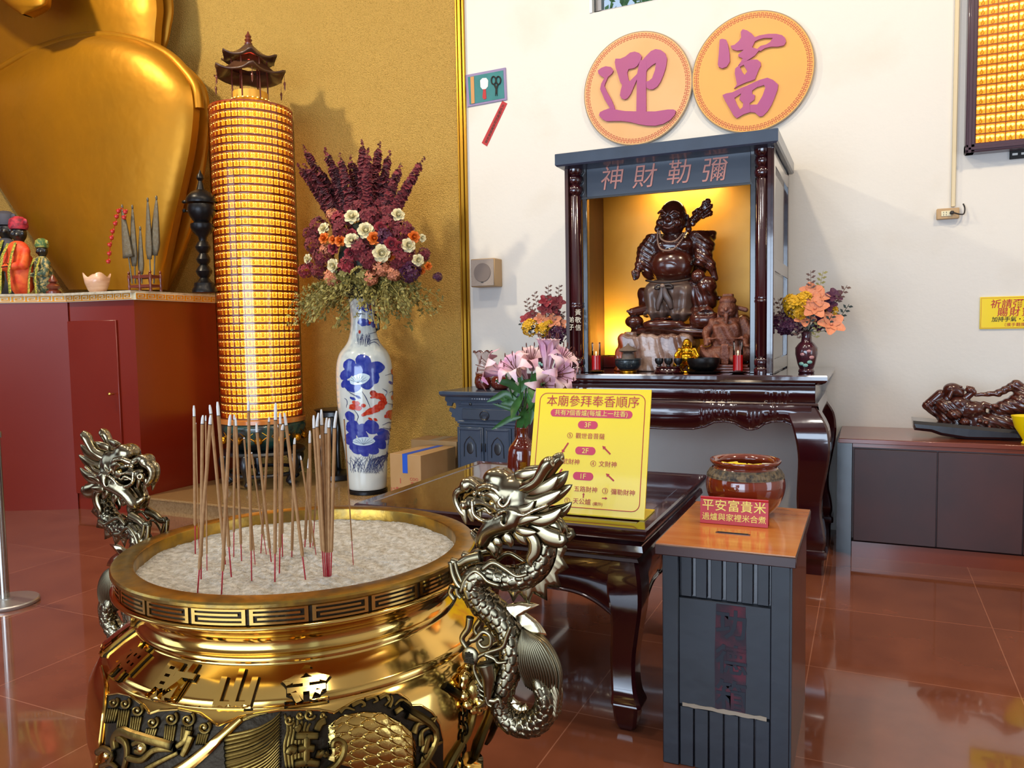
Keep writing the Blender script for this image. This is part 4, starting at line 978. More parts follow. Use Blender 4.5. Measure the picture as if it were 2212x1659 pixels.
for s in (-1, 1):
    g = G(); q = spline([(*H(1128, 1056, s * .02), 11 * U), (*H(1148, 1047, s * .026), 12.5 * U), (*H(1168, 1036, s * .030), 11.5 * U), (*H(1182, 1016, s * .032), 11.5 * U), (*H(1192, 1000, s * .032), 13 * U), (*H(1202, 992, s * .032), 11 * U), (*H(1207, 991, s * .032), 4 * U)], 34)
    g.tube(q[:, :3], q[:, 3], 20, fn=lambda u, a: 1 + .06 * np.cos(a * 5)); put('horn', g, M['dragon_light'], dh, ang=180)
g = G()
for pts, w0, w_, ww in (
    ([d3(740, 300), d3(860, 280), d3(990, 240)], 12, .020, .026), ([d3(860, 460), d3(1060, 400), d3(1185, 288)], 17, .022, .034), ([d3(840, 540), d3(960, 560), d3(1100, 500), d3(1222, 428)], 16, .030, .036),
    ([d3(860, 700), d3(1010, 720), d3(1130, 680), d3(1220, 602)], 15, .030, .034), ([d3(900, 760), d3(1060, 880), d3(1205, 915), d3(1150, 860)], 20, .024, .026), ([d3(980, 800), d3(1100, 800), d3(1190, 880)], 16, .014, .016),
    ([d3(770, 620), d3(900, 600), d3(970, 520)], 9, .040, .046), ([d3(800, 740), d3(900, 700), d3(1025, 680)], 9, .042, .046), ([d3(780, 810), d3(880, 830), d3(990, 830)], 10, .040, .044),
    ([d3(430, 960), d3(500, 1020), d3(535, 1125)], 14, .012, .010), ([d3(530, 920), d3(570, 960), d3(590, 1015)], 11, .020, .018), ([d3(640, 870), d3(690, 930), d3(706, 1002)], 12, .026, .024), ([d3(760, 830), d3(820, 900), d3(872, 972)], 12, .032, .030), ([d3(610, 560), d3(560, 480), d3(470, 460)], 9, .040, .042), ([d3(610, 600), d3(600, 500), d3(520, 430)], 8, .040, .042),
    ([d3(890, 850), d3(950, 930), d3(950, 1030), d3(905, 1110), d3(925, 1185)], 13, .036, .034), ([d3(210, 600), d3(225, 690), d3(245, 785)], 8, .016, .014), ([d3(285, 620), d3(310, 680), d3(325, 755)], 7, .022, .020), ([d3(1080, 760), d3(1150, 830), d3(1190, 880)], 14, .0, .0)):
    for s in ((1, -1) if w_ > .001 else (1,)):
        g = G(); leaf(g, pts, w0, .4, s * w_, ww=s * ww); put('mane_lock', g, M['dragon_light'], dh, ang=180)
# saw-toothed fin along the outside of the neck and the back
def fin(pts, teeth, wd, name='fin'):
    g = G(); q = spline([H(x, y)[[0, 2]] for x, y in pts], teeth * 8 + 1); d = np.gradient(q, axis=0); d /= np.linalg.norm(d, axis=1)[:, None]; n_ = np.stack([-d[:, 1], d[:, 0]], 1); top = []
    for i in range(len(q)):
        t = (i % 8) / 8; e = sin(PI * min(1, (i / (len(q) - 1)) * 1.1 + .12)) ** .5; hgt = (.35 + .65 * t ** 1.4) if i < len(q) - 1 else .3
        top.append(q[i] + (n_[i] * hgt + d[i] * .35 * t) * wd * U * e)
    V = []
    for i in range(len(q)):
        rib = .0016 * (1 if (i % 8) in (2, 5) else 0); th_ = .0055
        V.append([(q[i][0], DY - th_, q[i][1]), ((q[i] * .5 + top[i] * .5)[0], DY - th_ * .75 + rib, (q[i] * .5 + top[i] * .5)[1]), (top[i][0], DY - .0008, top[i][1]), (top[i][0], DY + .0008, top[i][1]), ((q[i] * .5 + top[i] * .5)[0], DY + th_ * .75 - rib, (q[i] * .5 + top[i] * .5)[1]), (q[i][0], DY + th_, q[i][1])])
    g.grid(np.array(V)); put(name, g, M['dragon_light'], dh, ang=180)
fin([(1188, 1112), (1203, 1150), (1206, 1190), (1192, 1232), (1164, 1260), (1128, 1270), (1096, 1268)][::-1], 8, -42)
fin([(1092, 1318), (1112, 1330), (1130, 1352), (1140, 1380), (1144, 1402)], 3, 66)
fin([(1100, 1500), (1108, 1520), (1122, 1532), (1140, 1530), (1152, 1515)], 4, 24)
# fanned tail tuft
g = G()
for k in range(17):
    a = k / 16
    pts = [(1131 + 3 * a, 1353 + 4 * a), (1123 + 58 * a, 1388 + 2 * a), (1120 + 90 * a, 1432 + 20 * a), (1138 + 66 * a, 1482 + 44 * a)]
    q = spline([H(x, y, 0) for x, y in pts], 20); q[:, 1] = DY - .004 - .018 * np.sin(np.linspace(0, PI, 20)) * (1 - (2 * a - 1) ** 2) ** .5
    t = np.linspace(0, 1, 20); g.tube(q, 3.9 * U * np.sin(PI * np.clip(t * .86 + .1, 0, 1)) ** .7 + .0003, 8, flat=1.6, up=(0, -1, 0))
    q2 = q.copy(); q2[:, 1] = 2 * DY - q[:, 1]; g.tube(q2, 3.9 * U * np.sin(PI * np.clip(t * .86 + .1, 0, 1)) ** .7 + .0003, 6, flat=1.6, up=(0, -1, 0))
for k in range(5): leaf(g, [(1196 - k * 2, 1470 + k * 12), (1206 - k, 1500 + k * 10), (1206 - 3 * k, 1530 + k * 6)], 7, .5, .012, sym=True)
put('tail_tuft', g, M['dragon_light'], dh, ang=180)
# limbs, ridges, pearl medal
g = G()
def bd(pts, w, r0, r1, n=24, fl=.8):
    q = spline([H(x, y, w) for x, y in pts], n); g.tube(q, np.linspace(r0, r1, n) * U, 10, flat=fl, up=(0, -1, 0))
for s in (1, -1):
    bd([d3(250, 1420), d3(290, 1300), d3(380, 1210), d3(450, 1240), d3(520, 1310), d3(640, 1350)], s * .046, 5, 4); bd([d3(450, 1200), d3(560, 1130), d3(680, 1190), d3(790, 1260), d3(900, 1240)], s * .042, 5, 4)
    bd([d3(130, 1130), d3(150, 1250), d3(190, 1340), d3(240, 1400)], s * .034, 7, 6); bd([d3(130, 1130), d3(210, 1150), d3(290, 1110), d3(420, 1080)], s * .030, 9, 12); bd([d3(180, 1130), d3(205, 1230), d3(250, 1330)], s * .038, 5, 4)
    bd([d3(150, 1370), d3(130, 1430), d3(170, 1500)], s * .036, 8, 5); bd([d3(200, 1380), d3(210, 1440), d3(240, 1480)], s * .040, 7, 4)
    bd([d5(320, 290), d5(300, 400), d5(240, 500), d5(290, 600)], s * .034, 9, 5); bd([d5(730, 360), d5(680, 480), d5(640, 580), d5(500, 630), d5(400, 680), d5(360, 780), d5(400, 900), d5(460, 990)], s * .036, 5, 4)
    bd([d5(470, 650), d5(560, 690), d5(600, 730), d5(690, 720)], s * .038, 5, 3)
    bd([d5(320, 520), d5(380, 500), d5(450, 430), d5(520, 470), d5(520, 560), d5(450, 580), d5(410, 530), d5(450, 500)], s * .036, 6, 4, 34)
    bd([d5(470, 740), d5(500, 860), d5(500, 960), d5(495, 1100)], s * .034, 22, 8); bd([d5(495, 1100), d5(560, 1110), d5(600, 1090), d5(620, 1140)], s * .034, 7, 4); bd([d5(495, 1100), d5(440, 1150), d5(390, 1170)], s * .032, 7, 4); bd([d5(480, 1060), d5(500, 1130), d5(540, 1160)], s * .038, 6, 3)
    for k in range(4): bd([d5(370 + 6 * k, 900 + 55 * k), d5(400, 960 + 48 * k), d5(450, 1000 + 44 * k)], s * .026, 6, 2, 10)
put('dragon_limbs', g, M['dragon_light'], dh, ang=180)
for s in (1, -1):
    g = G(); c = H(*d5(328, 665), s * .034); g.tube([c, c + A((0, -s * .006, 0)), c + A((0, -s * .009, 0))], [19 * U, 19 * U, 15 * U], 24, up=(0, 0, 1)); pm = put('medallion', g, M['dragon_light'], dh)
g = G(); c = H(*d5(328, 668), .044); g.join(text('皇', .030, .002, .02), frame(c + A((0, -.0, 0)), (1, 0, 0), (0, 0, 1))); put('medallion_character', g, M['brass_dark'], dh, ang=0)
dh2 = dup(dh, parent=bu); dh2.scale = (-1, 1, 1); dh2.location = (2 * BC[0], 0, 0)

# ---------------------------------------------------------------- incense sticks standing in the ash
def c3(x, y): return (380 + x / 3.77, 860 + y / 3.77)
ST = [((158, 1265), (148, 60), 24, 150, 1035), ((188, 1200), (162, 200), 9, 215, 1050), ((178, 1565), (284, 140), 24, 213, 1390), ((205, 1470), (215, 140), 24, 212, 1290), ((253, 1415), (243, 140), 12, 190, 1270),
    ((403, 1355), (278, 55), 24, 130, 1290), ((450, 1440), (338, 30), 26, 145, 1210), ((372, 1585), (440, 135), 24, 225, 1400), ((471, 1290), (477, 135), 20, 178, 1090), ((535, 1330), (488, 160), 20, 228, 1190),
    ((617, 1470), (590, 20), 22, 105, 1240), ((645, 1355), (555, 320), 14, 335, 1240), ((738, 1280), (615, 440), 14, 455, 1150), ((692, 1258), (760, 155), 20, 195, 1105), ((775, 1325), (652, 205), 22, 280, 1225),
    ((806, 1487), (812, 40), 26, 180, 1265), ((843, 1410), (868, 215), 24, 262, 1215), ((868, 1268), (850, 120), 22, 213, 1105), ((850, 1230), (828, 215), 14, 240, 1120), ((1055, 1478), (885, 120), 24, 225, 1290), ((944, 1278), (967, 325), 22, 375, 1240),
    ((1050, 1215), (1084, 470), 24, 572, 1150), ((1094, 1225), (1090, 265), 24, 368, 1180), ((1143, 1285), (1015, 470), 15, 505, 1210), ((1115, 1205), (1176, 300), 18, 330, 1000),
    ((1205, 1443), (1118, 140), 24, 248, 1245), ((1218, 1445), (1144, 120), 24, 235, 1250), ((1230, 1443), (1184, 92), 24, 222, 1255), ((1240, 1441), (1218, 160), 24, 290, 1255), ((1250, 1441), (1246, 165), 22, 240, 1252), ((1262, 1440), (1296, 105), 24, 242, 1250), ((1445, 1365), (1369, 150), 10, 175, 1160)]
ordn = ['leftmost', 'second', 'third', 'fourth', 'fifth', 'sixth', 'seventh', 'eighth', 'ninth', 'tenth', 'eleventh', 'twelfth', 'thirteenth', 'fourteenth', 'fifteenth', 'sixteenth', 'seventeenth', 'eighteenth', 'nineteenth', 'twentieth', 'twenty-first', 'twenty-second', 'twenty-third', 'twenty-fourth', 'twenty-fifth']
bi = 0
for k, (b0, t0_, w0, yd, yr) in enumerate(sorted(ST, key=lambda s: s[0][0])):
    p = at(*c3(*b0), 'z', .888); e = at(*c3(*t0_), 'y', p[1] + rnd.uniform(-.02, .02)); f_ = lambda y: (y - b0[1]) / (t0_[1] - b0[1])
    q = lambda t: p + (e - p) * t; r = w0 / 3.77 / 2 / (FPX / 2.2)
    if 1200 < b0[0] < 1300: lab = f'brown incense stick in the tight bundle, {("first", "second", "third", "fourth", "fifth", "sixth")[bi]} from its left'; bi += 1
    elif b0[0] > 1300: lab = 'very thin dark incense stick standing alone at the right of the bundle'
    else: lab = f'{"thin" if w0 < 18 else "brown"} incense stick in the burner, {ordn[k] + ("" if k == 0 else " from the left")} where it enters the sand'
    th = thing('incense_stick', tuple(p), lab, 'incense stick', 'incense sticks in the brass burner')
    td, tr_ = f_(yd), f_(yr)
    g = G(); g.tube([q(tr_), q(tr_ + .01), q(td)], [r * .7, r, r], 10); put('incense_coating', g, M['stick_brown'], th)
    g = G(); g.cyl(q(-.04), q(tr_ + .01), max(.0011, r * .42), n=8); put('bamboo_stem', g, M['stick_red'], th)
    g = G(); g.cyl(q(td), q(td + .0035), r * 1.02, n=10, m=0); put('burnt_ring', g, M['stick_char'], th)
    side = A((rnd.uniform(-.5, 1), 0, 0)) * r * (1.6 if bi else .6)
    g = G(); g.tube([q(td + .003), q((td * 2 + 1) / 3) + side * .2, q((td + 2) / 3) + side * .6, q(1.0) + side], [r * .92, r * .9, r * .86, r * .5], 9); put('ash_tip', g, M['stick_ash'], th)
# ---------------------------------------------------------------- lit prayer tower
LC = A((-5.02, 5.48)); LZ0, LZ1, LR = .72, 3.66, .352
def lampz(py): return at(570, py, 'y', 5.48 - .3)[2]
LZ0, LZ1 = at(567, 908, 'y', 5.16)[2], at(536, 212, 'y', 5.16)[2]
lt = thing('prayer_light_tower', (*LC, .15), 'tall glowing cylinder of tiny lit Buddha niches under a pagoda roof', 'prayer light tower')
NR, NC = 39, 38; dz = (LZ1 - LZ0) / NR
g = G(); g.lathe([(LR - .022, LZ0), (LR - .022, LZ1)], (*LC, 0), NC * 2); put('glowing_core', g, M['glow_cell'], lt)
g = G(); h2 = G(); fg = G(); lf = G()
fig = G(); fig.ell((0, 0, .0), (.012, .006, .013), 7); fig.ell((0, 0, .016), (.006, .005, .007), 6); fig.v = [np.vstack(fig.v)]
for i in range(NR):
    z = LZ0 + i * dz
    for a, b, zz in ((LR - .024, LR + .004, z), ): 
        g.lathe([(LR - .024, zz - .009), (LR + .004, zz - .009), (LR + .006, zz), (LR + .004, zz + .009), (LR - .024, zz + .009)], (*LC, 0), NC * 2, cap=False)
    for j in range(NC):
        t = (j + .5) / NC * 2 * PI; ct, st_ = cos(t), sin(t)
        if ct * .74 + st_ * -.68 < -.45: continue          # the wall side nobody can see
        R = rotz(t - PI / 2); c = A((LC[0] + (LR - .014) * ct, LC[1] + (LR - .014) * st_, z + .03))
        fg.add(fig.v[0] @ R.T + c, fig.f)
        t2 = j / NC * 2 * PI; h2.box((LC[0] + (LR - .011) * cos(t2), LC[1] + (LR - .011) * sin(t2), z + dz / 2), (.022, .0016, dz), R=rotz(t2))
        for s in (-.35, .35):
            t3 = t + s * 2 * PI / NC; lf.box((LC[0] + (LR - .008) * cos(t3), LC[1] + (LR - .008) * sin(t3), z + dz - .018), (.006, .010, .006), R=rotz(t3))
g.lathe([(LR - .024, LZ1 - .004), (LR + .006, LZ1 - .002), (LR + .006, LZ1 + .010), (LR - .02, LZ1 + .014), (0.2, LZ1 + .016)], (*LC, 0), NC * 2, cap=False)
put('niche_shelf', g, M['cell_red'], lt); put('niche_divider', h2, M['cell_red'], lt); put('niche_figures', fg, M['cell_gold'], lt, kind='stuff', ang=180); put('niche_lights', lf, M['glow_hot'], lt, kind='stuff')
g = G(); g.lathe([(LR - .004, LZ0), (LR + .0105, LZ0), (LR + .0105, LZ1), (LR - .004, LZ1)], (*LC, 0), 64, cap=False)
gm = bpy.data.materials.new('clear_sleeve'); gm.use_nodes = True; nt = gm.node_tree; nt.nodes.remove(nt.nodes['Principled BSDF']); tr_ = nt.nodes.new('ShaderNodeBsdfTransparent'); gl = nt.nodes.new('ShaderNodeBsdfGlossy'); gl.inputs['Roughness'].default_value = .06; mx = nt.nodes.new('ShaderNodeMixShader'); fr = nt.nodes.new('ShaderNodeFresnel'); fr.inputs[0].default_value = 1.5
nt.links.new(fr.outputs[0], mx.inputs[0]); nt.links.new(tr_.outputs[0], mx.inputs[1]); nt.links.new(gl.outputs[0], mx.inputs[2]); nt.links.new(mx.outputs[0], nt.nodes['Material Output'].inputs[0]); M['clear'] = gm
g = G(); g.lathe([(LR + .012, LZ0), (LR + .012, LZ1)], (*LC, 0), 72, cap=False); put('clear_sleeve', g, gm, lt, ang=180)
# neck, pavilion roofs
g = G(); g.lathe([(.235, LZ1 + .005), (.235, LZ1 + .03), (.19, LZ1 + .045), (.19, LZ1 + .075), (.16, LZ1 + .09), (.15, LZ1 + .09)], (*LC, 0), 48); put('neck_tier', g, M['fish_gold'], lt)
g = G(); g.lathe([(.15, LZ1 + .06), (.15, LZ1 + .16)], (*LC, 0), 40, cap=False); put('gold_collar', g, M['gold_paint'], lt)
g = G()
for rr_, zz, n in ((.215, LZ1 + .04, 30), (.172, LZ1 + .083, 26)):
    for j in range(n): t = j / n * 2 * PI; g.ell((LC[0] + rr_ * cos(t), LC[1] + rr_ * sin(t), zz), .008, 6)
put('bulb_string', g, M['glow_hot'], lt, kind='stuff')
def hexroof(z, r0, r1, h, lift, turn=.28):
    g = G(); n = 6; P3 = []
    for i in range(n * 10):
        t = i / (n * 10) * 2 * PI; a = (t - turn) % (2 * PI / n) - PI / n; edge = cos(PI / n) / cos(a); c_ = (abs(a) / (PI / n)) ** 3; col = []
        for v in np.linspace(0, 1, 9):
            r = (r1 + (r0 - r1) * v) * (edge * (1 - .0) * v + (1 - v) * edge); r *= 1 + .10 * c_ * v ** 3
            zz = z + h * (1 - v) ** 1.7 + lift * c_ * v ** 4; col.append((LC[0] + r * cos(t), LC[1] + r * sin(t), zz))
        for v in np.linspace(1, 0, 6): r = (r1 + (r0 - r1) * v) * edge * (1 + .10 * c_ * v ** 3); col.append((LC[0] + r * cos(t), LC[1] + r * sin(t), z - .016 + (h * .75) * (1 - v) ** 1.7 + lift * c_ * v ** 4))
        P3.append(col)
    g.grid(np.array(P3), closed_u=True); return g
zr1 = at(535, 150, 'y', 5.3)[2]; zr2 = at(535, 122, 'y', 5.4)[2]
m_roof = mat('roof_brown', '#3c2016', .4, coat=.3, var=('#5a3a24', 8, .4, .7))
put('lower_roof', hexroof(zr1 + .01, .315, .16, .10, .05), m_roof, lt, ang=180); rf = put('upper_roof', hexroof(zr2 + .0, .245, .02, .15, .045), m_roof, lt, ang=180)
g = G(); z3 = zr2 + .13; g.lathe([(.03, z3), (.035, z3 + .015), (.022, z3 + .025), (.034, z3 + .045), (.02, z3 + .06), (.028, z3 + .075), (.012, z3 + .1), (.004, z3 + .12)], (*LC, 0), 16); put('roof_finial', g, M['wood_red'], rf)
for j in range(6):
    t = j / 6 * 2 * PI + .28 + PI / 6; g = G(); g.cyl((LC[0] + .15 * cos(t), LC[1] + .15 * sin(t), LZ1 + .06), (LC[0] + .15 * cos(t), LC[1] + .15 * sin(t), zr2 + .03), .007, n=8); put('pavilion_post', g, M['wood_red'], lt)
    t = j / 6 * 2 * PI + .28; q = A((LC[0] + .325 * cos(t), LC[1] + .325 * sin(t), zr1 - .0)); g = G(); g.cyl(q, q - A((0, 0, .05)), .002, n=5); g.lathe([(.002, -.05), (.008, -.06), (.011, -.075), (.006, -.09), (.007, -.11), (.001, -.13)], q, 8); put('tassel', g, M['wood_red'], lt)
g = G(); g.ell((LC[0], LC[1], zr2 - .02), (.022, .022, .03), 12); put('red_bulb', g, M['glow_bulb'], lt, label='glowing red lamp under the roof')
# carved pot base and footed stand
m_pot = mat('enamel_pot', '#24221e', .25, coat=.6, var=('#1f4a42', 9, .42, .6))
g = G(); g.lathe([(.22, LZ0 - .30), (.28, LZ0 - .27), (.36, LZ0 - .17), (.385, LZ0 - .09), (.375, LZ0 - .045)], (*LC, 0), 48); put('pot_body', g, m_pot, lt, ang=180)
g = G(); g.lathe([(.375, LZ0 - .05), (.385, LZ0 - .045), (.385, LZ0 - .012), (.36, LZ0 - .004), (.36, LZ0 + .001)], (*LC, 0), 48); put('pot_rim', g, M['wood_top'], lt)
g = G()
for j in range(12):
    t = j / 12 * 2 * PI + .1; c = A((LC[0] + .36 * cos(t), LC[1] + .36 * sin(t), LZ0 - .17)); X = A((-sin(t), cos(t), 0)); N_ = A((cos(t), sin(t), 0)); Z = A((0, 0, 1))
    g.tube([c + N_ * .012 + X * (.085 * cos(a) * (1 + .0)) + Z * (.06 * sin(a) + .02) for a in np.linspace(0, 2 * PI, 5)], .004, 5)
    g.ell(c - Z * .02, .038, 10)
put('gilt_lotus', g, M['fish_gold'], lt)
g = G(); g.lathe([(.30, LZ0 - .34), (.36, LZ0 - .335), (.37, LZ0 - .32), (.36, LZ0 - .30), (.24, LZ0 - .30)], (*LC, 0), 48); st_ = put('stand_ring', g, M['deep_blue_black'], lt)
zt = LZ0 - .33
for j in range(5):
    t = j / 5 * 2 * PI - 1.30; o = [(.33, zt, .042), (.36, zt - .08, .042), (.33, zt - .18, .032), (.29, zt - .25, .028), (.31, .20, .032), (.33, .178, .028)]
    q = spline(o, 20); g = G(); g.tube([(LC[0] + r * cos(t), LC[1] + r * sin(t), z) for r, z, w_ in q], q[:, 2], 10, up=(.3, .2, 1)); put('stand_leg', g, M['deep_blue_black'], lt, ang=180)
g = G(); g.tube([(LC[0] + .32 * cos(a), LC[1] + .32 * sin(a), .27) for a in np.linspace(0, 2 * PI, 40)], .018, 8); put('stand_stretcher', g, M['deep_blue_black'], lt)

# ---------------------------------------------------------------- large porcelain floor vase
VC = A((-3.90, 5.50)); vz = lambda py: at(790, py, 'y', 5.50)[2]
def vr(px): return px * 6.60 / FPX
vp = [(vr(38), .15), (vr(41), .165), (vr(41), .185), (vr(39), .19), (vr(42), .215), (vr(46), vz(985)), (vr(54), vz(925)), (vr(60), vz(870)), (vr(61), vz(820)), (vr(59), vz(785)), (vr(52), vz(762)), (vr(41), vz(748)), (vr(33), vz(735)), (vr(28), vz(715)), (vr(26), vz(690)), (vr(27), vz(665)), (vr(29), vz(650)), (vr(31), vz(646))]
sv = spline([(r, z) for r, z in vp[3:]], 60); va = thing('porcelain_vase', (*VC, .15), 'tall blue and white porcelain floor vase painted with lotuses and a red carp', 'vase')
g = G(); g.lathe([tuple(x) for x in sv] + [(vr(28), vz(647)), (vr(25), vz(665)), (vr(24), vz(690)), (.02, vz(700))], (*VC, 0), 64); put('vase_body', g, M['porcelain'], va, ang=180)
g = G(); g.lathe([(r, z) for r, z in ((vr(40), .15), (vr(43), .155), (vr(43), .178), (vr(40), .186))], (*VC, 0), 48); put('vase_stand', g, M['iron_black'], va)
_vz = sv[:, 1]; _vr = sv[:, 0]
def onvase(px, py, off=.0015):
    d = ray(px, py); t = 5.6; f = 1
    b = None
    for t in np.arange(6.0, 7.0, .01):
        p = EYE + d * t
        if math.hypot(*(p[:2] - VC)) < float(np.interp(p[2], _vz, _vr)) + off: b = p; break
    if b is None:
        p = EYE + d * 6.62; n = nrm(A((*(p[:2] - VC), 0))); r = float(np.interp(p[2], _vz, _vr)) + off; return A((VC[0] + n[0] * r, VC[1] + n[1] * r, p[2])), n
    n = nrm(A((*(b[:2] - VC), 0))); r = float(np.interp(b[2], _vz, _vr)) + off; return A((VC[0] + n[0] * r, VC[1] + n[1] * r, b[2])), n
def v4(x, y): return (600 + x / 3.457, 620 + y / 3.457)
def patch(g, poly, off=.0015, T=v4):
    """filled painted shape wrapped on the vase: fan of rings from its centre"""
    P_ = A(poly); c = P_.mean(0); n = len(P_); V = [onvase(*T(*c), off)[0]]
    for k in (.34, .67, 1.0):
        for p in P_: V.append(onvase(*T(*(c + (p - c) * k)), off)[0])
    f = [(0, 1 + i, 1 + (i + 1) % n) for i in range(n)]
    for k in range(2):
        for i in range(n): j = (i + 1) % n; f.append((1 + k * n + i, 1 + (k + 1) * n + i, 1 + (k + 1) * n + j, 1 + k * n + j))
    g.add(V, f)
def blob(cx_, cy_, rx, ry, lob=0, rot=0, n=26): return [(cx_ + (rx * cos(a) * cos(rot) - ry * sin(a) * sin(rot)) * (1 + lob * cos(5 * a)), cy_ + (rx * cos(a) * sin(rot) + ry * sin(a) * cos(rot)) * (1 + lob * cos(5 * a))) for a in np.linspace(0, 2 * PI, n, endpoint=False)]
def vline(g, pts, w_, n=14, off=.001, T=v4):
    q = spline(pts, n); g.tube([onvase(*T(x, y), off)[0] for x, y in q], [w_ * (1 - .6 * abs(2 * i / (n - 1) - 1)) for i in range(n)], 5)
g = G()
for c in ((640, 555, 62, 50), (735, 600, 62, 45), (700, 670, 62, 55), (665, 720, 50, 45), (580, 620, 55, 50), (535, 580, 42, 48), (515, 650, 36, 55), (560, 740, 60, 45), (640, 610, 60, 40), (500, 720, 22, 35)): patch(g, blob(*c[:4], .025, rnd.random()), .0015 + rnd.random() * .0006)
for c in ((700, 1045, 60, 50), (560, 1045, 50, 50), (620, 1090, 80, 35), (790, 1100, 55, 40), (760, 1160, 60, 40), (545, 1130, 42, 50), (590, 1200, 60, 42), (690, 1200, 70, 42), (640, 1225, 50, 30), (640, 1050, 40, 30), (540, 965, 42, 32)): patch(g, blob(*c[:4], .025, rnd.random()), .0015 + rnd.random() * .0006)
for c in ((620, 150, 24, 32), (660, 155, 28, 34), (700, 150, 26, 30), (738, 170, 24, 28), (640, 265, 28, 30), (680, 260, 26, 30), (718, 280, 24, 24), (615, 255, 14, 26), (885, 560, 10, 50), (890, 850, 14, 55), (845, 715, 22, 10), (870, 680, 16, 24), (560, 832, 24, 10), (600, 820, 20, 10)): patch(g, blob(*c[:4], .06, rnd.random()), .0015 + rnd.random() * .0004)
put('blue_lotus_leaves', g, M['cobalt'], va, ang=180)
for bb in ((612, 688, 76, 40, .03, -.25), (642, 1152, 82, 32, .02, -.03)): g = G(); patch(g, blob(*bb), .0042); put('pale_lotus_heart', g, M['pale_glaze'], va, ang=180)
g = G()
for a in np.linspace(.2, 2.9, 8):
    vline(g, [(600, 715), (600 + 70 * cos(a), 700 - 48 * sin(a))], .0015, 6, .0052); vline(g, [(642, 1175), (642 + 80 * cos(a), 1160 - 38 * sin(a))], .0015, 6, .0052)
for k in range(34):
    x = 545 + k * 7.2; vline(g, [(x, 1400 - rnd.random() * 30), (x + rnd.uniform(-20, 20), 1330), (x + rnd.uniform(-60, 60), 1250 + rnd.random() * 30)], .0028)
for k in range(16):
    x = 640 + k * 7; vline(g, [(x, 1390), (x + 50 + k * 3, 1300 - k * 4), (x + 80 + k * 5, 1250 + rnd.uniform(-40, 60))], .003)
for pts in ([(630, 780), (660, 830), (690, 900)], [(800, 660), (850, 650), (880, 700), (860, 720)], [(780, 760), (810, 780), (800, 820)], [(830, 790), (860, 780), (880, 820)], [(820, 870), (870, 880), (890, 900)], [(500, 830), (520, 850), (515, 900)], [(560, 900), (600, 960), (590, 1010)], [(520, 770), (560, 800), (620, 830)], [(780, 1030), (830, 1010), (870, 1020)], [(780, 1050), (840, 1060), (880, 1040)], [(850, 1100), (880, 1120), (885, 1160)], [(840, 1180), (870, 1150), (890, 1180)], [(690, 400), (740, 390), (760, 420)], [(680, 350), (740, 330), (745, 300)], [(610, 220), (620, 200), (650, 205)], [(680, 205), (700, 195), (740, 215)], [(670, 430), (720, 410), (760, 440)]):
    vline(g, pts, .004)
for k in range(14): x = 600 + k * 7; vline(g, [(x, 445 - rnd.random() * 20), (x + rnd.uniform(-8, 8), 390), (x + rnd.uniform(-14, 16), 340 + rnd.random() * 20)], .003)
put('blue_line_painting', g, M['cobalt_line'], va, ang=180)
g = G(); carp = [(628, 955), (655, 915), (700, 890), (760, 870), (775, 840), (750, 820), (700, 830), (690, 815), (715, 800), (705, 782), (745, 788), (790, 800), (808, 840), (808, 885), (780, 925), (730, 945), (680, 962), (640, 970)]
for i in range(2, 16): patch(g, blob(*( (carp[min(i, 8)][0] + carp[18 - min(i, 8) - 1][0]) / 2, (carp[min(i, 8)][1] + carp[18 - min(i, 8) - 1][1]) / 2), 24, 20, 0), .003)
for c in ((650, 948, 28, 14, -.5), (690, 928, 40, 24, -.4), (735, 908, 40, 28, -.5), (770, 880, 34, 28, -1), (788, 845, 20, 34, 0), (770, 810, 28, 16, .4), (730, 800, 26, 14, .3), (712, 822, 24, 8, -.2), (560, 895, 26, 22, 0), (590, 870, 22, 18, 0), (600, 905, 28, 18, 0), (640, 885, 18, 14, 0), (570, 860, 14, 12, 0), (830, 950, 24, 30, 0), (855, 975, 22, 18, 0), (810, 965, 20, 14, 0), (850, 930, 14, 14, 0), (890, 790, 12, 34, 0), (858, 825, 12, 18, 0), (855, 630, 10, 22, 0), (728, 990, 16, 10, .6), (690, 985, 18, 8, .5), (690, 150, 8, 20, 0), (685, 262, 8, 18, 0), (612, 335, 8, 14, 0), (850, 1065, 12, 12, 0)): patch(g, blob(*c[:4], .05, c[4]), .0031)
put('red_carp_painting', g, M['iron_red'], va, ang=180)
g = G(); hp_ = onvase(826, 700)[0]; g.tube([hp_ + A(q) for q in ((-.01, 0, .08), (.02, 0, .075), (.035, 0, .04), (.025, 0, .0), (.03, 0, -.04), (.0, 0, -.05))], .012, 8); put('vase_lug', g, M['bronze_dark'], va)

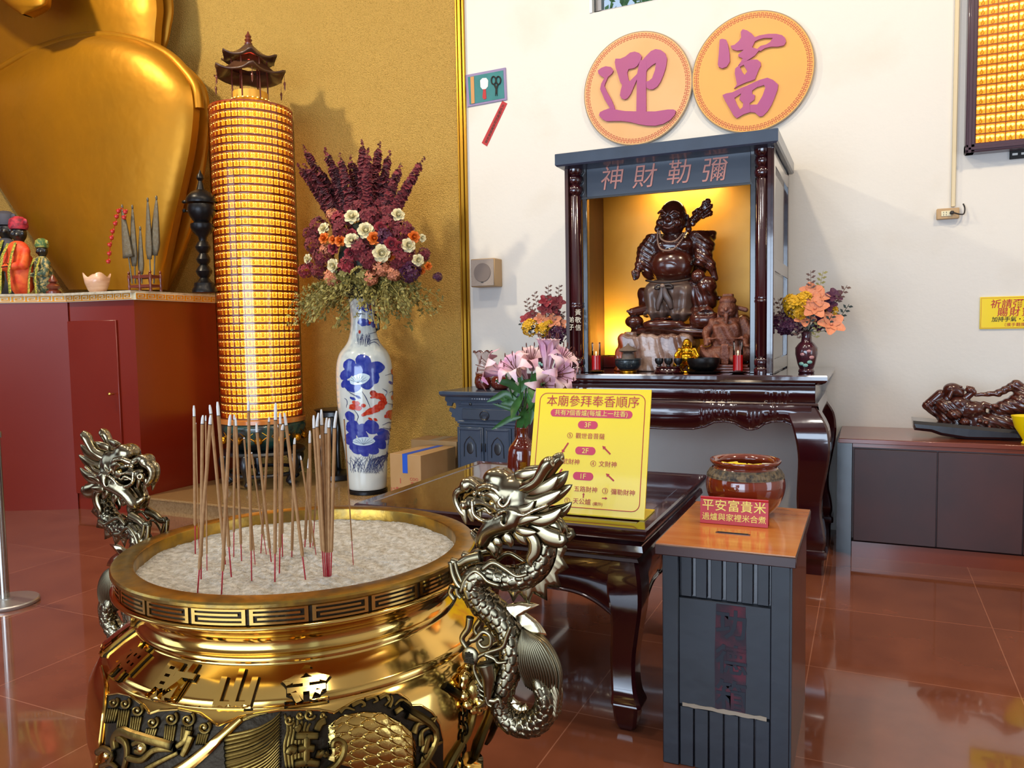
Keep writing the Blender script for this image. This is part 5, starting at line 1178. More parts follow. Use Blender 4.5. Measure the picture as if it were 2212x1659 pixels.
# ---------------------------------------------------------------- flowers: building blocks
def petal_patch(g, base, out, up, L, W_, curl=.3, n=5, m=0):
    out = nrm(out); up = nrm(A(up) - (A(up) @ out) * out); X = np.cross(out, up); P3 = []
    for i in range(n + 1):
        v = i / n; w_ = W_ * sin(PI * (.12 + .80 * v)) ** .8; c = A(base) + out * L * (v - curl * .3 * v * v) + up * (L * curl * v * v)
        P3.append([c + X * w_ * s + up * (abs(s) ** 2) * w_ * .35 for s in (-1, -.5, 0, .5, 1)])
    g.grid(np.array(P3), m)
def rose(r, R):
    g = G()
    for ring, (n, tilt, L, W_, rad) in enumerate(((3, 1.35, .75, .42, .06), (4, 1.15, .85, .5, .14), (5, .85, .95, .55, .22), (6, .5, 1.05, .6, .3), (6, .15, 1.05, .62, .34))):
        for k in range(n):
            a = 2 * PI * k / n + ring * .7 + R.uniform(-.1, .1); o = A((cos(a), sin(a), 0)); d = o * cos(tilt) + A((0, 0, sin(tilt)))
            petal_patch(g, o * rad * r * .5 + A((0, 0, -.1 * r)), d, A((0, 0, 1)) - o * .3 if ring < 3 else A((0, 0, 1)), L * r, W_ * r, -.25 if ring > 2 else .1)
    g.ell((0, 0, .2 * r), (.3 * r, .3 * r, .42 * r), 8); return local(g)
def floret(g, c, n_, r, R, k=5):
    n_ = nrm(n_); a0 = R.random() * 6; X = nrm(np.cross(n_, (.3, .9, .1))); Y = np.cross(n_, X)
    for i in range(k):
        a = a0 + 2 * PI * i / k; d = X * cos(a) + Y * sin(a); p = A(c); w_ = np.cross(n_, d) * r * .45
        g.add([p, p + d * r * .6 + w_ + n_ * r * .2, p + d * r * 1.1 + n_ * r * .35, p + d * r * .6 - w_ + n_ * r * .2], [(0, 1, 2, 3)])
def spike(L, r, R):
    """snapdragon-like flower spike along +Z"""
    g = G(); n = int(L / .012)
    for i in range(n):
        v = i / n; rr_ = r * (1 - .55 * v) * (1 if v < .86 else .55)
        for k in range(2 if v < .86 else 1):
            a = R.random() * 2 * PI; c = A((cos(a) * rr_ * .5, sin(a) * rr_ * .5, L * v)); floret(g, c, (cos(a), sin(a), .55), rr_ * R.uniform(.65, 1.0), R)
    return local(g)
def hydrangea(r, R, n=50, fr=.022):
    g = G()
    for _ in range(n):
        d = nrm((R.gauss(0, 1), R.gauss(0, 1), R.gauss(0, 1) + .4)); floret(g, d * r * R.uniform(.8, 1), d, fr, R, 4)
    return local(g)
def sprig(L, R, n=34, ls=.016, droop=.5):
    """leafy twig along +X drooping down"""
    g = G(); q = [(L * v, .04 * L * sin(v * 5), -droop * L * v * v) for v in np.linspace(0, 1, 10)]
    g.tube(q, .0022, 4)
    for _ in range(n):
        v = R.uniform(.1, 1); p = A((L * v, .04 * L * sin(v * 5), -droop * L * v * v)) + A([R.uniform(-.035, .035) for _ in range(3)])
        X = nrm([R.gauss(0, 1) for _ in range(3)]); Y = nrm(np.cross(X, [R.gauss(0, 1) for _ in range(3)])); s = ls * R.uniform(.6, 1.2)
        g.add([p - X * s, p - X * s * .2 + Y * s * .55, p + X * s, p - X * s * .2 - Y * s * .55], [(0, 1, 2, 3)])
    return local(g)
def aim(o, loc, d, s=1., roll=0.):
    o.location = loc; o.rotation_euler = (Vector(d).to_track_quat('Z', 'Y') @ Euler((0, 0, roll)).to_quaternion()).to_euler(); o.scale = (s, s, s)
def aimx(o, loc, d, s=1., roll=0.):
    o.location = loc; o.rotation_euler = Vector(d).to_track_quat('X', 'Z').to_euler(); o.scale = (s, s, s)
R = random.Random(11)
me_rose = [mesh('rose', rose(1, R), M[m_], 60) for m_ in ('petal_cream', 'petal_red', 'petal_orange')]
me_spike = [mesh('flower_spike', spike(1.0, .062, R), M['petal_wine'], 0) for _ in range(3)]
me_hyd = {k: mesh('hydrangea', hydrangea(1, R, 60, .33), M[k], 0) for k in ('petal_wine', 'petal_peach', 'petal_purple', 'petal_red', 'leaf_olive', 'petal_yellow')}
me_sprig = [mesh('leaf_sprig', sprig(.40, R, 46, .021), M['leaf_olive'], 0) for _ in range(4)]

# big arrangement on the floor vase
top = A((*VC, vz(648))); fa = thing('flower_arrangement', tuple(top), 'huge fan-shaped arrangement of wine red spikes and cream roses in the porcelain floor vase', 'flower arrangement')
def part(name, me, parent):
    o = bpy.data.objects.new(name, me); C.objects.link(o); o.parent = parent; o.matrix_parent_inverse = world(parent).inverted(); return o
g = G(); g.ell(top + A((0, 0, .30)), (.20, .18, .36), 14); put('moss_core', g, M['leaf_dark'], fa, ang=180)
root = at(790, 560, 'y', 5.5)
for px, py, dy in ((652, 312, .1), (700, 318, 0), (732, 330, -.1), (757, 335, .1), (782, 300, 0), (795, 318, -.15), (820, 305, .05), (843, 325, .1), (868, 352, -.05), (918, 338, 0), (655, 352, -.1), (688, 300 + 60, .12), (716, 345, .0), (770, 345, .12), (808, 340, .12), (852, 372, .1), (640, 360 - 8, .1)):
    e = at(px, py, 'y', 5.5 + dy); s0 = root + (e - root) * .42; L = np.linalg.norm(e - s0); o = part('flower_spike', R.choice(me_spike), fa); aim(o, tuple(s0), tuple(e - s0), L, R.random() * 6); o.scale = (max(.62, .9), max(.62, .9), L)
    g = G(); g.tube([root, s0, e], [.005, .004, .001], 5); put('flower_stem', g, M['twig'], fa)
for px, py, dy, k, r in ((760, 468, -.2, 0, 15), (860, 464, -.12, 0, 13), (699, 494, -.12, 0, 13), (790, 498, -.27, 0, 16), (760, 520, -.27, 0, 15), (882, 530, -.16, 0, 14), (824, 547, -.29, 0, 17), (720, 574, -.22, 0, 14), (903, 562, -.12, 0, 12), (665, 560, -.1, 0, 11), (912, 514, -.05, 0, 8),
        (822, 492, -.2, 1, 13), (759, 505, -.2, 1, 11), (845, 527, -.24, 1, 14), (757, 548, -.27, 1, 13), (720, 536, -.2, 1, 13), (670, 573, -.1, 1, 10), (862, 532, -.2, 1, 10), (700, 515, -.2, 2, 12), (735, 520, -.24, 2, 12), (808, 515, -.28, 2, 13), (894, 512, -.12, 2, 12), (720, 518, -.22, 2, 10), (885, 510, -.1, 2, 9), (925, 575, -.05, 2, 8), (912, 585, -.05, 2, 7), (845, 555, -.2, 2, 8), (790, 580, -.2, 1, 9)):
    p = at(px, py, 'y', 5.5 + dy); o = part(('cream_rose', 'red_rose', 'orange_rose')[k], me_rose[k], fa); aim(o, tuple(p), tuple(nrm(EYE - p) + nrm(p - root) * .9), r * 5.5 / FPX, R.random() * 6)
for px, py, dy, k, r in ((735, 478, -.1, 'petal_red', 24), (800, 470, -.15, 'petal_wine', 26), (840, 490, -.1, 'petal_wine', 28), (870, 500, -.1, 'petal_wine', 26), (690, 470 + 20, -.02, 'petal_wine', 24), (680, 530, -.05, 'petal_wine', 24), (700, 555, -.12, 'petal_wine', 26), (740, 495, -.18, 'petal_wine', 26), (780, 540, -.22, 'petal_wine', 28), (800, 560, -.22, 'petal_wine', 26), (750, 575, -.2, 'petal_red', 22), (860, 560, -.15, 'petal_wine', 28), (885, 585, -.1, 'petal_purple', 26), (875, 555, -.1, 'petal_wine', 26), (830, 515, -.2, 'petal_purple', 22), (660, 585, 0, 'petal_red', 18), (720, 600, -.16, 'petal_peach', 22), (822, 578, -.22, 'petal_peach', 20), (850, 590, -.16, 'petal_peach', 18), (705, 540, -.15, 'petal_peach', 16), (720, 465, -.05, 'petal_peach', 18), (745, 590, -.2, 'leaf_olive', 22), (778, 595, -.24, 'leaf_olive', 22), (800, 600, -.22, 'petal_peach', 18), (690, 585, -.1, 'petal_wine', 20), (915, 550, -.02, 'petal_wine', 16), (945, 598, 0, 'petal_purple', 11), (780, 455, -.08, 'petal_wine', 26), (840, 462, -.05, 'petal_wine', 22), (760, 450, .0, 'petal_wine', 26), (820, 450, .02, 'petal_wine', 26), (720, 452, .04, 'petal_wine', 20), (668, 505, .04, 'leaf_bronze' if False else 'petal_wine', 16)):
    p = at(px, py, 'y', 5.5 + dy); o = part('flower_cluster', me_hyd[k], fa); aim(o, tuple(p), tuple(nrm(EYE - p) + nrm(p - root)), r * 6.3 / FPX * .9, R.random() * 6)
for k in range(98):
    a = R.uniform(PI * .86, PI * 2.14) if k % 4 else R.uniform(0, PI); s0 = at(790 + R.uniform(-60, 60), R.uniform(592, 632), 'y', 5.5) + A((0, -.1 * R.random(), 0)); dx_ = cos(a); d = A((dx_ * 1.15, .75 * sin(a), R.uniform(-.35, .12)))
    o = part('leaf_sprig', R.choice(me_sprig), fa); aimx(o, tuple(s0 + A((dx_ * .1, .06 * sin(a), 0))), tuple(d), R.uniform(.75, 1.25))

# black pot stand beside the tower
c = A((-4.555, 5.93)); ps = thing('plant_stand', (*c, .15), 'black carved pot stand half hidden behind the incense and the tall vase', 'pot stand')
g = G(); zt = at(718, 885, 'y', 5.86)[2]; g.lathe([(.15, zt - .07), (.17, zt - .06), (.17, zt - .02), (.19, zt), (.16, zt + .004)], (*c, 0), 32); put('stand_top', g, M['deep_blue_black'], ps); g = G(); g.lathe([(.17, .152), (.185, .16), (.185, .2), (.16, .21)], (*c, 0), 32); put('stand_base', g, M['deep_blue_black'], ps)
for j in range(4):
    t = j * PI / 2 + .5; q = spline([(.15, zt - .06, .025), (.18, zt - .2, .025), (.13, zt - .4, .02), (.15, .2, .025)], 16); g = G(); g.tube([(c[0] + r * cos(t), c[1] + r * sin(t), z) for r, z, w_ in q], q[:, 2], 8, up=(.3, .2, 1)); put('leg', g, M['deep_blue_black'], ps, ang=180)

# cardboard boxes
def carton(name, c, d, rz, label, tape=True):
    t = thing(name, c, label, 'box', None, rz); g = G(); g.box((0, 0, d[2] / 2), d, .003); b = put('carton', local(g), M['card'], t)
    g = G(); g.box((0, 0, d[2] + .001), (d[0] * .2, d[1] + .002, .002)); g.box((0, -d[1] / 2 - .001, d[2] - .075), (d[0] * .16, .002, .15)) if tape else None
    put('blue_tape' if tape else 'box_tape', local(g), M['tape_blue' if tape else 'tape_tan' if 'tape_tan' in M else 'card'], t)
    g = G(); g.join(text('12對裝', .055, .001, .008), frame((-d[0] * .22, -d[1] / 2 - .001, d[2] * .25), (1, 0, 0), (0, 0, 1))); g.join(text('1', .06, .001, .01), frame((-d[0] * .16, -d[1] / 2 - .001, d[2] * .45), (1, 0, 0), (0, 0, 1))); g.join(text('COO\n直式', .035, .001, .004), frame((d[0] * .28, -d[1] / 2 - .001, d[2] * .45), (1, 0, 0), (0, 0, 1))); put('red_print', local(g), M['card_print'], t, ang=0); return t
pa, pb = at(842, 1010, 'y', 5.32), at(912, 1010, 'y', 5.32); wb = .31; hz = at(876, 978, 'y', 5.32)[2] - .15
carton('cardboard_box', ((pa[0] + pb[0]) / 2 + .06, 5.50, .15), (.30, .52, hz), -.06, 'brown cardboard box with blue tape beside the porcelain vase')
q = at(935, 948, 'y', 5.85); carton('cardboard_box', (q[0] + .02, 5.965, .15), (.46, .28, q[2] - .16), 0, 'second cardboard box standing behind the blue taped one', False)
# white carton with red print behind the low table
q = at(1065, 997, 'y', 4.3)

# ---------------------------------------------------------------- things on the red counter
def on_counter(px, y): p = at(px, 632, 'y', y); return A((p[0], y, CZ))
c = on_counter(211, 4.76); g = G()
pz = [(.045, 0), (.055, .005), (.075, .03), (.098, .09), (.112, .16)]
g.lathe([(r, z) for r, z in pz] + [(.104, .158), (.09, .09), (.066, .03), (.01, .02)], c, 40, wob=lambda t, z: 1.0 + .0 * t)
gv = g.v[0]; zz = gv[:, 2] - CZ; an = np.arctan2(gv[:, 1] - c[1], gv[:, 0] - c[0]); gv[:, 2] += np.where(zz > .1, .022 * np.cos(4 * an + 1.9) * (zz - .1) / .06, 0)
put('tulip_cup', g, M['paper_lantern_stone'], label='pale marbled tulip-shaped cup on the red counter', cat='cup', ang=180)
# flag rack
c = on_counter(314, 4.80); fr_ = thing('flag_rack', tuple(c), 'small turned wooden rack holding folded ceremonial flags on the red counter', 'flag rack'); k_ = .0041
g = G()
for s in (-1, 1): g.box(c + A((0, s * .05, .045)), (.26, .012, .022)); g.box(c + A((0, s * .05, .125)), (.26, .012, .026), m=0); g.box(c + A((s * .125, 0, .125)), (.012, .11, .02)); g.box(c + A((s * .125, 0, .045)), (.012, .11, .02))
put('rail', g, M['wood_red'], fr_)
for sx in (-1, 0, 1):
    for sy in (-1, 1): g = G(); g.lathe([(.012, 0), (.014, .01), (.008, .025), (.013, .045), (.007, .07), (.013, .095), (.013, .135), (.007, .145), (.012, .16), (.003, .175)], c + A((sx * .128, sy * .052, 0)), 10); put('post', g, M['wood_red'], fr_)
nm = ['leftmost grey folded flag with open lower hem in the counter rack', 'second grey folded flag from the left in the counter rack', 'middle narrow grey folded flag in the counter rack', 'fourth folded flag from the left, dull brown, in the counter rack', 'rightmost and tallest folded flag with tassel in the counter rack']
for k, (bx_, tx_, ty_, wy, wd, wb_) in enumerate(((285, 264, 449, 545, 15, 556), (292, 286, 450, 535, 12, 575), (306, 303, 496, 560, 10, 592), (325, 319, 434, 545, 11, 560), (332, 338, 430, 545, 16, 552))):
    y = 4.74 + .032 * k; b0 = at(bx_, 600, 'y', y); t0_ = at(tx_, ty_, 'y', y); fl = thing('ceremonial_flag', tuple(b0), nm[k], 'flag', 'flags in the counter rack')
    g = G(); g.cyl(b0 - A((0, 0, .05)), t0_ + (t0_ - b0) * .03, .006, n=8); g.ell(t0_ + A((0, 0, .01)), (.01, .01, .022), 8); put('flag_pole', g, M['pewter'], fl)
    q = [t0_ + (at(wb_ * 0 + bx_ + (tx_ - bx_) * .35, wb_, 'y', y) - t0_) * v for v in np.linspace(.02, 1, 14)]; s_ = 6.4 / FPX
    g = G(); g.tube(q, [(2.5 + (wd - 2.5) * (v ** .8) * (1 if v < .8 else 1 - (v - .8) * (0 if k == 0 else 3.2))) * s_ for v in np.linspace(0, 1, 14)], 18, flat=.45, up=(0, 1, 0), fn=lambda u, a: 1 + .14 * np.cos(a * 5 + 2)); put('folded_cloth', g, M['flag_cloth'], fl, ang=180)
g = G()
for k, (x, y) in enumerate(((256, 456), (252, 468), (249, 483), (243, 500), (241, 514), (237, 529), (236, 548), (234, 565), (271, 458), (268, 470))):
    p = at(x, y, 'y', 4.72); g.ell(p, (.018, .018, .02), 8); g.ell(p + A((.014, 0, .012)), .012, 6); g.ell(p + A((-.014, 0, .008)), .011, 6)
g.tube([at(x, y, 'y', 4.72) for x, y in ((271, 458), (263, 449), (256, 456), (249, 483), (241, 514), (236, 548), (234, 568))], .003, 5)
put('coral_bead_string', g, M['coral'], label='string of red coral flower beads hanging from the leftmost flag', cat='bead string')
# tall black lidded candlestick-shaped censer
c = on_counter(443, 5.06); cs = thing('tall_censer', tuple(c), 'tall black turned metal censer with lid beside the lit tower', 'censer'); s_ = 6.8 / FPX
zc = lambda py: at(443, py, 'y', 5.06)[2]
pr = [(26, 632), (26, 626), (22, 620), (21, 612), (14, 608), (9, 600), (14, 594), (17, 586), (13, 578), (8, 572), (13, 566), (15, 560), (11, 553), (8, 547), (14, 540), (16, 533), (12, 525), (8, 520), (9, 512), (20, 500), (24, 492), (24, 484), (16, 480), (20, 474), (27, 462), (29, 450), (27, 442)]
g = G(); g.lathe([(r * s_, zc(y)) for r, y in pr], (c[0], c[1], 0), 28); put('turned_stem', g, M['iron_black'], cs)
g = G(); g.lathe([(r * s_, zc(y)) for r, y in ((30, 438), (31, 431), (28, 424), (20, 415), (9, 409), (6, 398), (4, 390), (8, 384), (7, 378), (3, 372), (1, 366))], (c[0], c[1], 0), 28); put('lid', g, M['iron_black'], cs)
g = G(); a = at(398, 436, 'y', 5.03); g.tube([at(418, 438, 'y', 5.06), at(408, 434, 'y', 5.05), a], [.012, .01, .014], 8); g.ell(a, (.03, .015, .016), 8); g.tube([at(420, 462, 'y', 5.06), at(404, 456, 'y', 5.05)], [.014, .01], 8); g.ell(at(398, 455, 'y', 5.05), (.02, .014, .018), 8); put('side_arm', g, M['iron_black'], cs)
# small turned wooden stupa ornament
c = on_counter(116, 4.68); g = G(); s_ = 6.75 / FPX; g.lathe([(r * s_, z * s_) for r, z in ((15, 0), (15, 8), (9, 12), (13, 16), (14, 20), (9, 25), (6, 27), (10, 30), (9, 34), (1, 46))], c, 24); put('turned_wooden_stupa', g, M['wood_red'], label='small turned reddish wooden stupa in front of the robed idols', cat='ornament')

# robed idols at the far left of the counter
def idol(cpx, cpy, h, label, cloth, hat, y=4.62, yaw=0):
    base = at(cpx, 632, 'y', y); base[2] = CZ; t = thing('robed_idol', tuple(base), label, 'idol figure', None)
    q = lambda x, yy, z: base + A((x * h, yy * h, z * h))
    b = Body(base + A((-.35, -.3, -.01)) * h, base + A((.35, .3, 1.05)) * h, h / 95)
    b.ball(q(0, 0, .30), A((.19, .15, .30)) * h, .03 * h).ball(q(0, -.02, .58), A((.15, .11, .12)) * h, .04 * h)
    for s in (-1, 1): b.limb(q(s * .14, -.02, .56), q(s * .19, -.10, .38), .055 * h, .05 * h, .03 * h).limb(q(s * .19, -.10, .38), q(s * .05, -.17, .36), .05 * h, .035 * h, .02 * h)
    b.ripple(lambda X: .006 * h * np.sin((X[..., 0] - base[0]) / h * 50) * (X[..., 2] < base[2] + .5 * h)); rb_ = put('robe', b.g(), M[cloth], t, ang=180)
    b = Body(base + A((-.16, -.2, .6)) * h, base + A((.16, .16, 1.0)) * h, h / 110); b.ball(q(0, 0, .79), A((.085, .09, .11)) * h, .02 * h).ball(q(0, -.09, .78), A((.018, .02, .03)) * h, .01 * h).limb(q(0, 0, .66), q(0, 0, .74), .05 * h, k=.02 * h)
    for s in (-1, 1): b.ball(q(s * .035, -.085, .81), A((.02, .012, .008)) * h, .005 * h, sub=True).ball(q(s * .088, 0, .79), A((.012, .02, .035)) * h, .008 * h).ball(q(s * .045, -.06, .76), A((.028, .025, .022)) * h, .015 * h)
    b.limb(q(-.03, -.088, .725), q(.03, -.088, .725), .006 * h, k=.004 * h, sub=True); put('head', b.g(), M['black_face'], t, ang=180)
    g = G(); g.lathe([(.10 * h, .84 * h), (.115 * h, .88 * h), (.10 * h, .96 * h), (.05 * h, 1.0 * h)], base, 16)
    for s in (-1, 1): g.ell(q(s * .13, 0, .93), A((.04, .02, .04)) * h, 8)
    put('hat', g, M[hat], t)
    for s in (-1, 1):
        g = G(); g.tube([q(s * .07, -.10, .66), q(s * .09, -.17, .5), q(s * .08, -.21, .3), q(s * .10, -.22, .03)], .028 * h, 8, flat=.22, up=(0, -1, 0)); put('ribbon', g, M['cloth_ribbon'], t)
    for s in (-1, 1):
        g = G(); b0 = q(s * .045, -.165, .37); g.ell(b0, A((.03, .03, .022)) * h, 8)
        for k in range(4): g.tube([b0 + A((-s * (.012 * k - .02), -.01, .0)) * h, b0 + A((-s * (.012 * k - .005), -.045, -.012)) * h], .007 * h, 5)
        g.tube([b0, b0 + A((-s * .0, -.03, .03)) * h], .008 * h, 5); put('hand', g, M['black_face'], t)
    return t
idol(48, 632, .72, 'idol in an orange robe with yellow ribbons at the left end of the counter', 'cloth_orange', 'cloth_red', 4.64)
idol(96, 632, .52, 'small idol in a green patterned robe beside the orange robed idol', 'cloth_multi', 'cloth_green', 4.72)
idol(-16, 632, .60, 'idol in a mottled green robe at the very left edge of the counter', 'cloth_green', 'cloth_grey', 4.55)
idol(22, 632, .86, 'tall idol in a grey cloak and hat at the back of the idol group', 'cloth_grey', 'cloth_grey', 4.95)

# stanchion post
c = at(18, 1304, 'z', 0); stn = thing('stanchion_post', tuple(c), 'chrome stanchion post on a round flat base at the left edge', 'stanchion post')
g = G(); rr_ = .158; g.lathe([(rr_ - .004, 0), (rr_, .006), (rr_, .018), (rr_ - .006, .024), (.03, .032), (.03, .034)], c, 48); put('base_plate', g, M['steel_base'], stn)
g = G(); cc = A((c[0] - .055, c[1], 0)); g.lathe([(.026, .03), (.026, .95), (.034, .955), (.034, .985), (.02, 1.0), (.0, 1.003)], c + A((-.03, 0, 0)), 24); put('post', g, M['steel'], stn)
# ---------------------------------------------------------------- things on the white wall
def k5(x, y): return (1240 + x / 4.096, y / 4.096)
def disc(cx_, cz, r, col, label, name, polys, nb):
    t = thing(name, (cx_, WY, cz), label, 'wall plaque'); g = G(); y0 = WY - .035
    g.prism([(r * cos(a), r * sin(a)) for a in np.linspace(0, 2 * PI, 96, endpoint=False)], .03, (cx_, WY - .005, cz), (1, 0, 0), (0, 0, 1), bev=.003); put('round_board', g, M[col], t)
    g = G(); g.tube([(cx_ + r * cos(a), y0 + .006, cz + r * sin(a)) for a in np.linspace(0, 2 * PI, 97)], .006, 6, cap=False); put('edge', g, M['disc_edge'], t)
    g = G(); tm = text('卍', .041, .0012, .0)
    for k in range(nb):
        a = 2 * PI * k / nb; c = A((cx_ + (r - .030) * cos(a), y0 - .0002, cz + (r - .030) * sin(a))); g.join(tm, frame(c, (-sin(a), 0, cos(a)), (-cos(a), 0, -sin(a))))
    put('border_pattern', g, M['disc_mark'], t, ang=0)
    g = G()
    for kk, p in enumerate(polys):
        q = [at(*k5(x, y), 'y', y0 - .018) for x, y in p]; g.prism([(v[0], v[2]) for v in q], .020 - .0006 * kk, (0, y0 + .002, 0), (1, 0, 0), (0, 0, 1), bev=.0)
    put('raised_character', g, M['magenta'], t)
ying = [[(210, 625), (240, 600), (280, 585), (325, 592), (348, 625), (335, 650), (300, 680), (275, 735), (268, 760), (290, 810), (330, 880), (355, 940), (362, 968), (320, 960), (270, 880), (245, 820), (230, 790), (240, 740), (268, 690), (235, 670), (215, 650)],
    [(220, 1020), (228, 992), (262, 975), (320, 955), (362, 968), (450, 982), (560, 985), (630, 985), (720, 985), (830, 968), (880, 968), (900, 980), (890, 1015), (850, 1060), (790, 1095), (720, 1112), (640, 1110), (570, 1098), (500, 1080), (420, 1070), (350, 1070), (285, 1072), (250, 1055)],
    [(360, 550), (366, 518), (410, 518), (455, 498), (495, 465), (535, 455), (575, 468), (598, 497), (590, 530), (560, 580), (535, 600), (480, 612), (470, 640), (480, 700), (490, 720), (520, 690), (570, 640), (560, 690), (530, 760), (500, 830), (470, 870), (445, 880), (420, 870), (405, 845), (412, 800), (425, 750), (405, 720), (385, 650), (368, 600)],
    [(550, 990), (553, 800), (556, 660), (575, 560), (590, 530), (640, 535), (640, 600), (636, 720), (638, 980), (628, 990)],
    [(600, 535), (640, 490), (680, 450), (720, 433), (765, 440), (805, 470), (822, 515), (812, 590), (790, 660), (765, 720), (735, 765), (700, 788), (668, 790), (640, 775), (636, 720), (660, 715), (690, 690), (715, 620), (724, 555), (690, 575), (650, 610), (632, 640), (600, 600)]]
fu = [[(1272, 570), (1280, 480), (1285, 400), (1288, 350), (1310, 342), (1345, 350), (1360, 385), (1375, 470), (1378, 545), (1350, 590), (1310, 605), (1280, 592)],
    [(1385, 405), (1420, 395), (1460, 360), (1478, 330), (1475, 280), (1492, 258), (1530, 268), (1570, 295), (1605, 335), (1600, 365), (1575, 418), (1610, 428), (1640, 440), (1600, 490), (1540, 530), (1500, 520), (1455, 500), (1450, 485), (1500, 440), (1440, 448), (1400, 435)],
    [(1595, 330), (1640, 312), (1720, 298), (1790, 298), (1840, 310), (1868, 335), (1875, 370), (1858, 400), (1800, 412), (1740, 412), (1690, 425), (1650, 450), (1610, 440), (1650, 405), (1700, 392), (1735, 370), (1758, 335), (1680, 335), (1630, 350), (1600, 365)],
    [(1640, 440), (1600, 480), (1550, 525), (1490, 555), (1452, 578), (1475, 545), (1500, 500), (1580, 460)],
    [(1455, 580), (1500, 545), (1500, 572), (1467, 590), (1490, 640), (1508, 662), (1520, 728), (1450, 760), (1415, 782), (1440, 745), (1432, 700), (1422, 650), (1425, 605)],
    [(1500, 545), (1570, 525), (1620, 525), (1650, 550), (1652, 580), (1635, 610), (1615, 660), (1600, 700), (1560, 715), (1520, 728), (1508, 662), (1532, 630), (1500, 572)],
    [(1312, 840), (1345, 825), (1400, 815), (1480, 775), (1520, 760), (1485, 820), (1418, 865), (1440, 920), (1468, 967), (1492, 945), (1540, 930), (1560, 990), (1500, 1010), (1440, 1045), (1410, 1020), (1370, 950), (1335, 890)],
    [(1480, 820), (1520, 760), (1640, 705), (1620, 768), (1575, 800), (1575, 830), (1600, 840), (1595, 880), (1552, 912), (1560, 990), (1540, 932), (1492, 948), (1495, 910), (1460, 875)],
    [(1620, 770), (1640, 705), (1710, 685), (1760, 705), (1805, 745), (1800, 790), (1775, 860), (1745, 930), (1710, 985), (1670, 1025), (1640, 1030), (1600, 995), (1560, 990), (1555, 925), (1620, 922), (1665, 850), (1692, 775), (1680, 750)]]
disc(-1.68, 3.397, .432, 'disc_gold', 'round tan wall plaque with the purple character for welcome', 'round_plaque', ying, 92)
disc(-.808, 3.393, .435, 'disc_amber', 'round amber wall plaque with the purple character for wealth above the shrine', 'round_plaque', fu, 92)

# framed light panel at the right edge
fp = thing('framed_light_panel', (1.3, WY, 2.64), 'dark framed wall panel of rows of glowing niches at the right edge', 'light panel')
X0, X1, Z0, Z1 = .574, 2.0, 2.64, 4.5
g = G()
for a, b in ((.0, .0),):
    for (cx_, cz, w_, h_) in (((X0 + X1) / 2, Z0 + .03, X1 - X0, .06), ((X0 + X1) / 2, Z1 - .03, X1 - X0, .06), (X0 + .03, (Z0 + Z1) / 2, .06, Z1 - Z0), (X1 - .03, (Z0 + Z1) / 2, .06, Z1 - Z0)): g.box((cx_, WY - .05, cz), (w_, .10, h_), .008)
    for (cx_, cz, w_, h_) in (((X0 + X1) / 2, Z0 + .025, X1 - X0, .02), (X0 + .025, (Z0 + Z1) / 2, .02, Z1 - Z0)): g.box((cx_, WY - .102, cz), (w_, .012, h_), .003)
put('frame', g, M['frame_wood'], fp)
g = G(); g.box(((X0 + X1) / 2, WY - .03, (Z0 + Z1) / 2), (X1 - X0 - .1, .02, Z1 - Z0 - .1)); put('glowing_backing', g, mat('glow_panel', '#ffb030', .5, emit=('#ff9a18', .95)), fp)
g = G(); b_ = G(); l_ = G(); cw, chh = .0575, .0635; nx_ = int((X1 - X0 - .12) / cw); nz_ = int((Z1 - Z0 - .12) / chh)
for i in range(nz_ + 1): g.box(((X0 + X1) / 2, WY - .05, Z0 + .06 + i * chh), (X1 - X0 - .1, .03, .007))
for j in range(nx_ + 1): g.box((X0 + .06 + j * cw, WY - .05, (Z0 + Z1) / 2), (.004, .028, Z1 - Z0 - .1))
for i in range(nz_):
    for j in range(nx_):
        c = A((X0 + .06 + (j + .5) * cw, WY - .05, Z0 + .06 + i * chh)); b_.ell(c + A((0, 0, .02)), (.012, .006, .014), 6); b_.ell(c + A((0, 0, .036)), (.006, .005, .006), 5)
        for s in (-1, 1): l_.ell(c + A((s * .012, .004, .044)), (.013, .004, .010), 6)
put('niche_grid', g, M['cell_red'] if False else mat('cell_amber', '#c8741c', .4, coat=.4), fp); put('niche_figures', b_, M['cell_gold'], fp, kind='stuff', ang=180); put('niche_lights', l_, M['glow_hot'], fp, kind='stuff', ang=180)
g = G(); g.box(((X0 + X1) / 2, WY - .085, (Z0 + Z1) / 2), (X1 - X0 - .11, .003, Z1 - Z0 - .11)); put('cover_sheet', g, M['clear'], fp)
g = G(); q = at(2198, 333, 'y', WY - .01); g.box(q + A((.08, 0, 0)), (.25, .012, .06), .002); lb = put('number_label', g, M['black_ink'], None, label='small black label under the glowing framed panel', cat='label')
g = G()
for k in range(3): g.box(q + A((-.015 + k * .05, -.007, 0)), (.03, .002, .014))
put('label_print', g, M['paper_white'], lb)

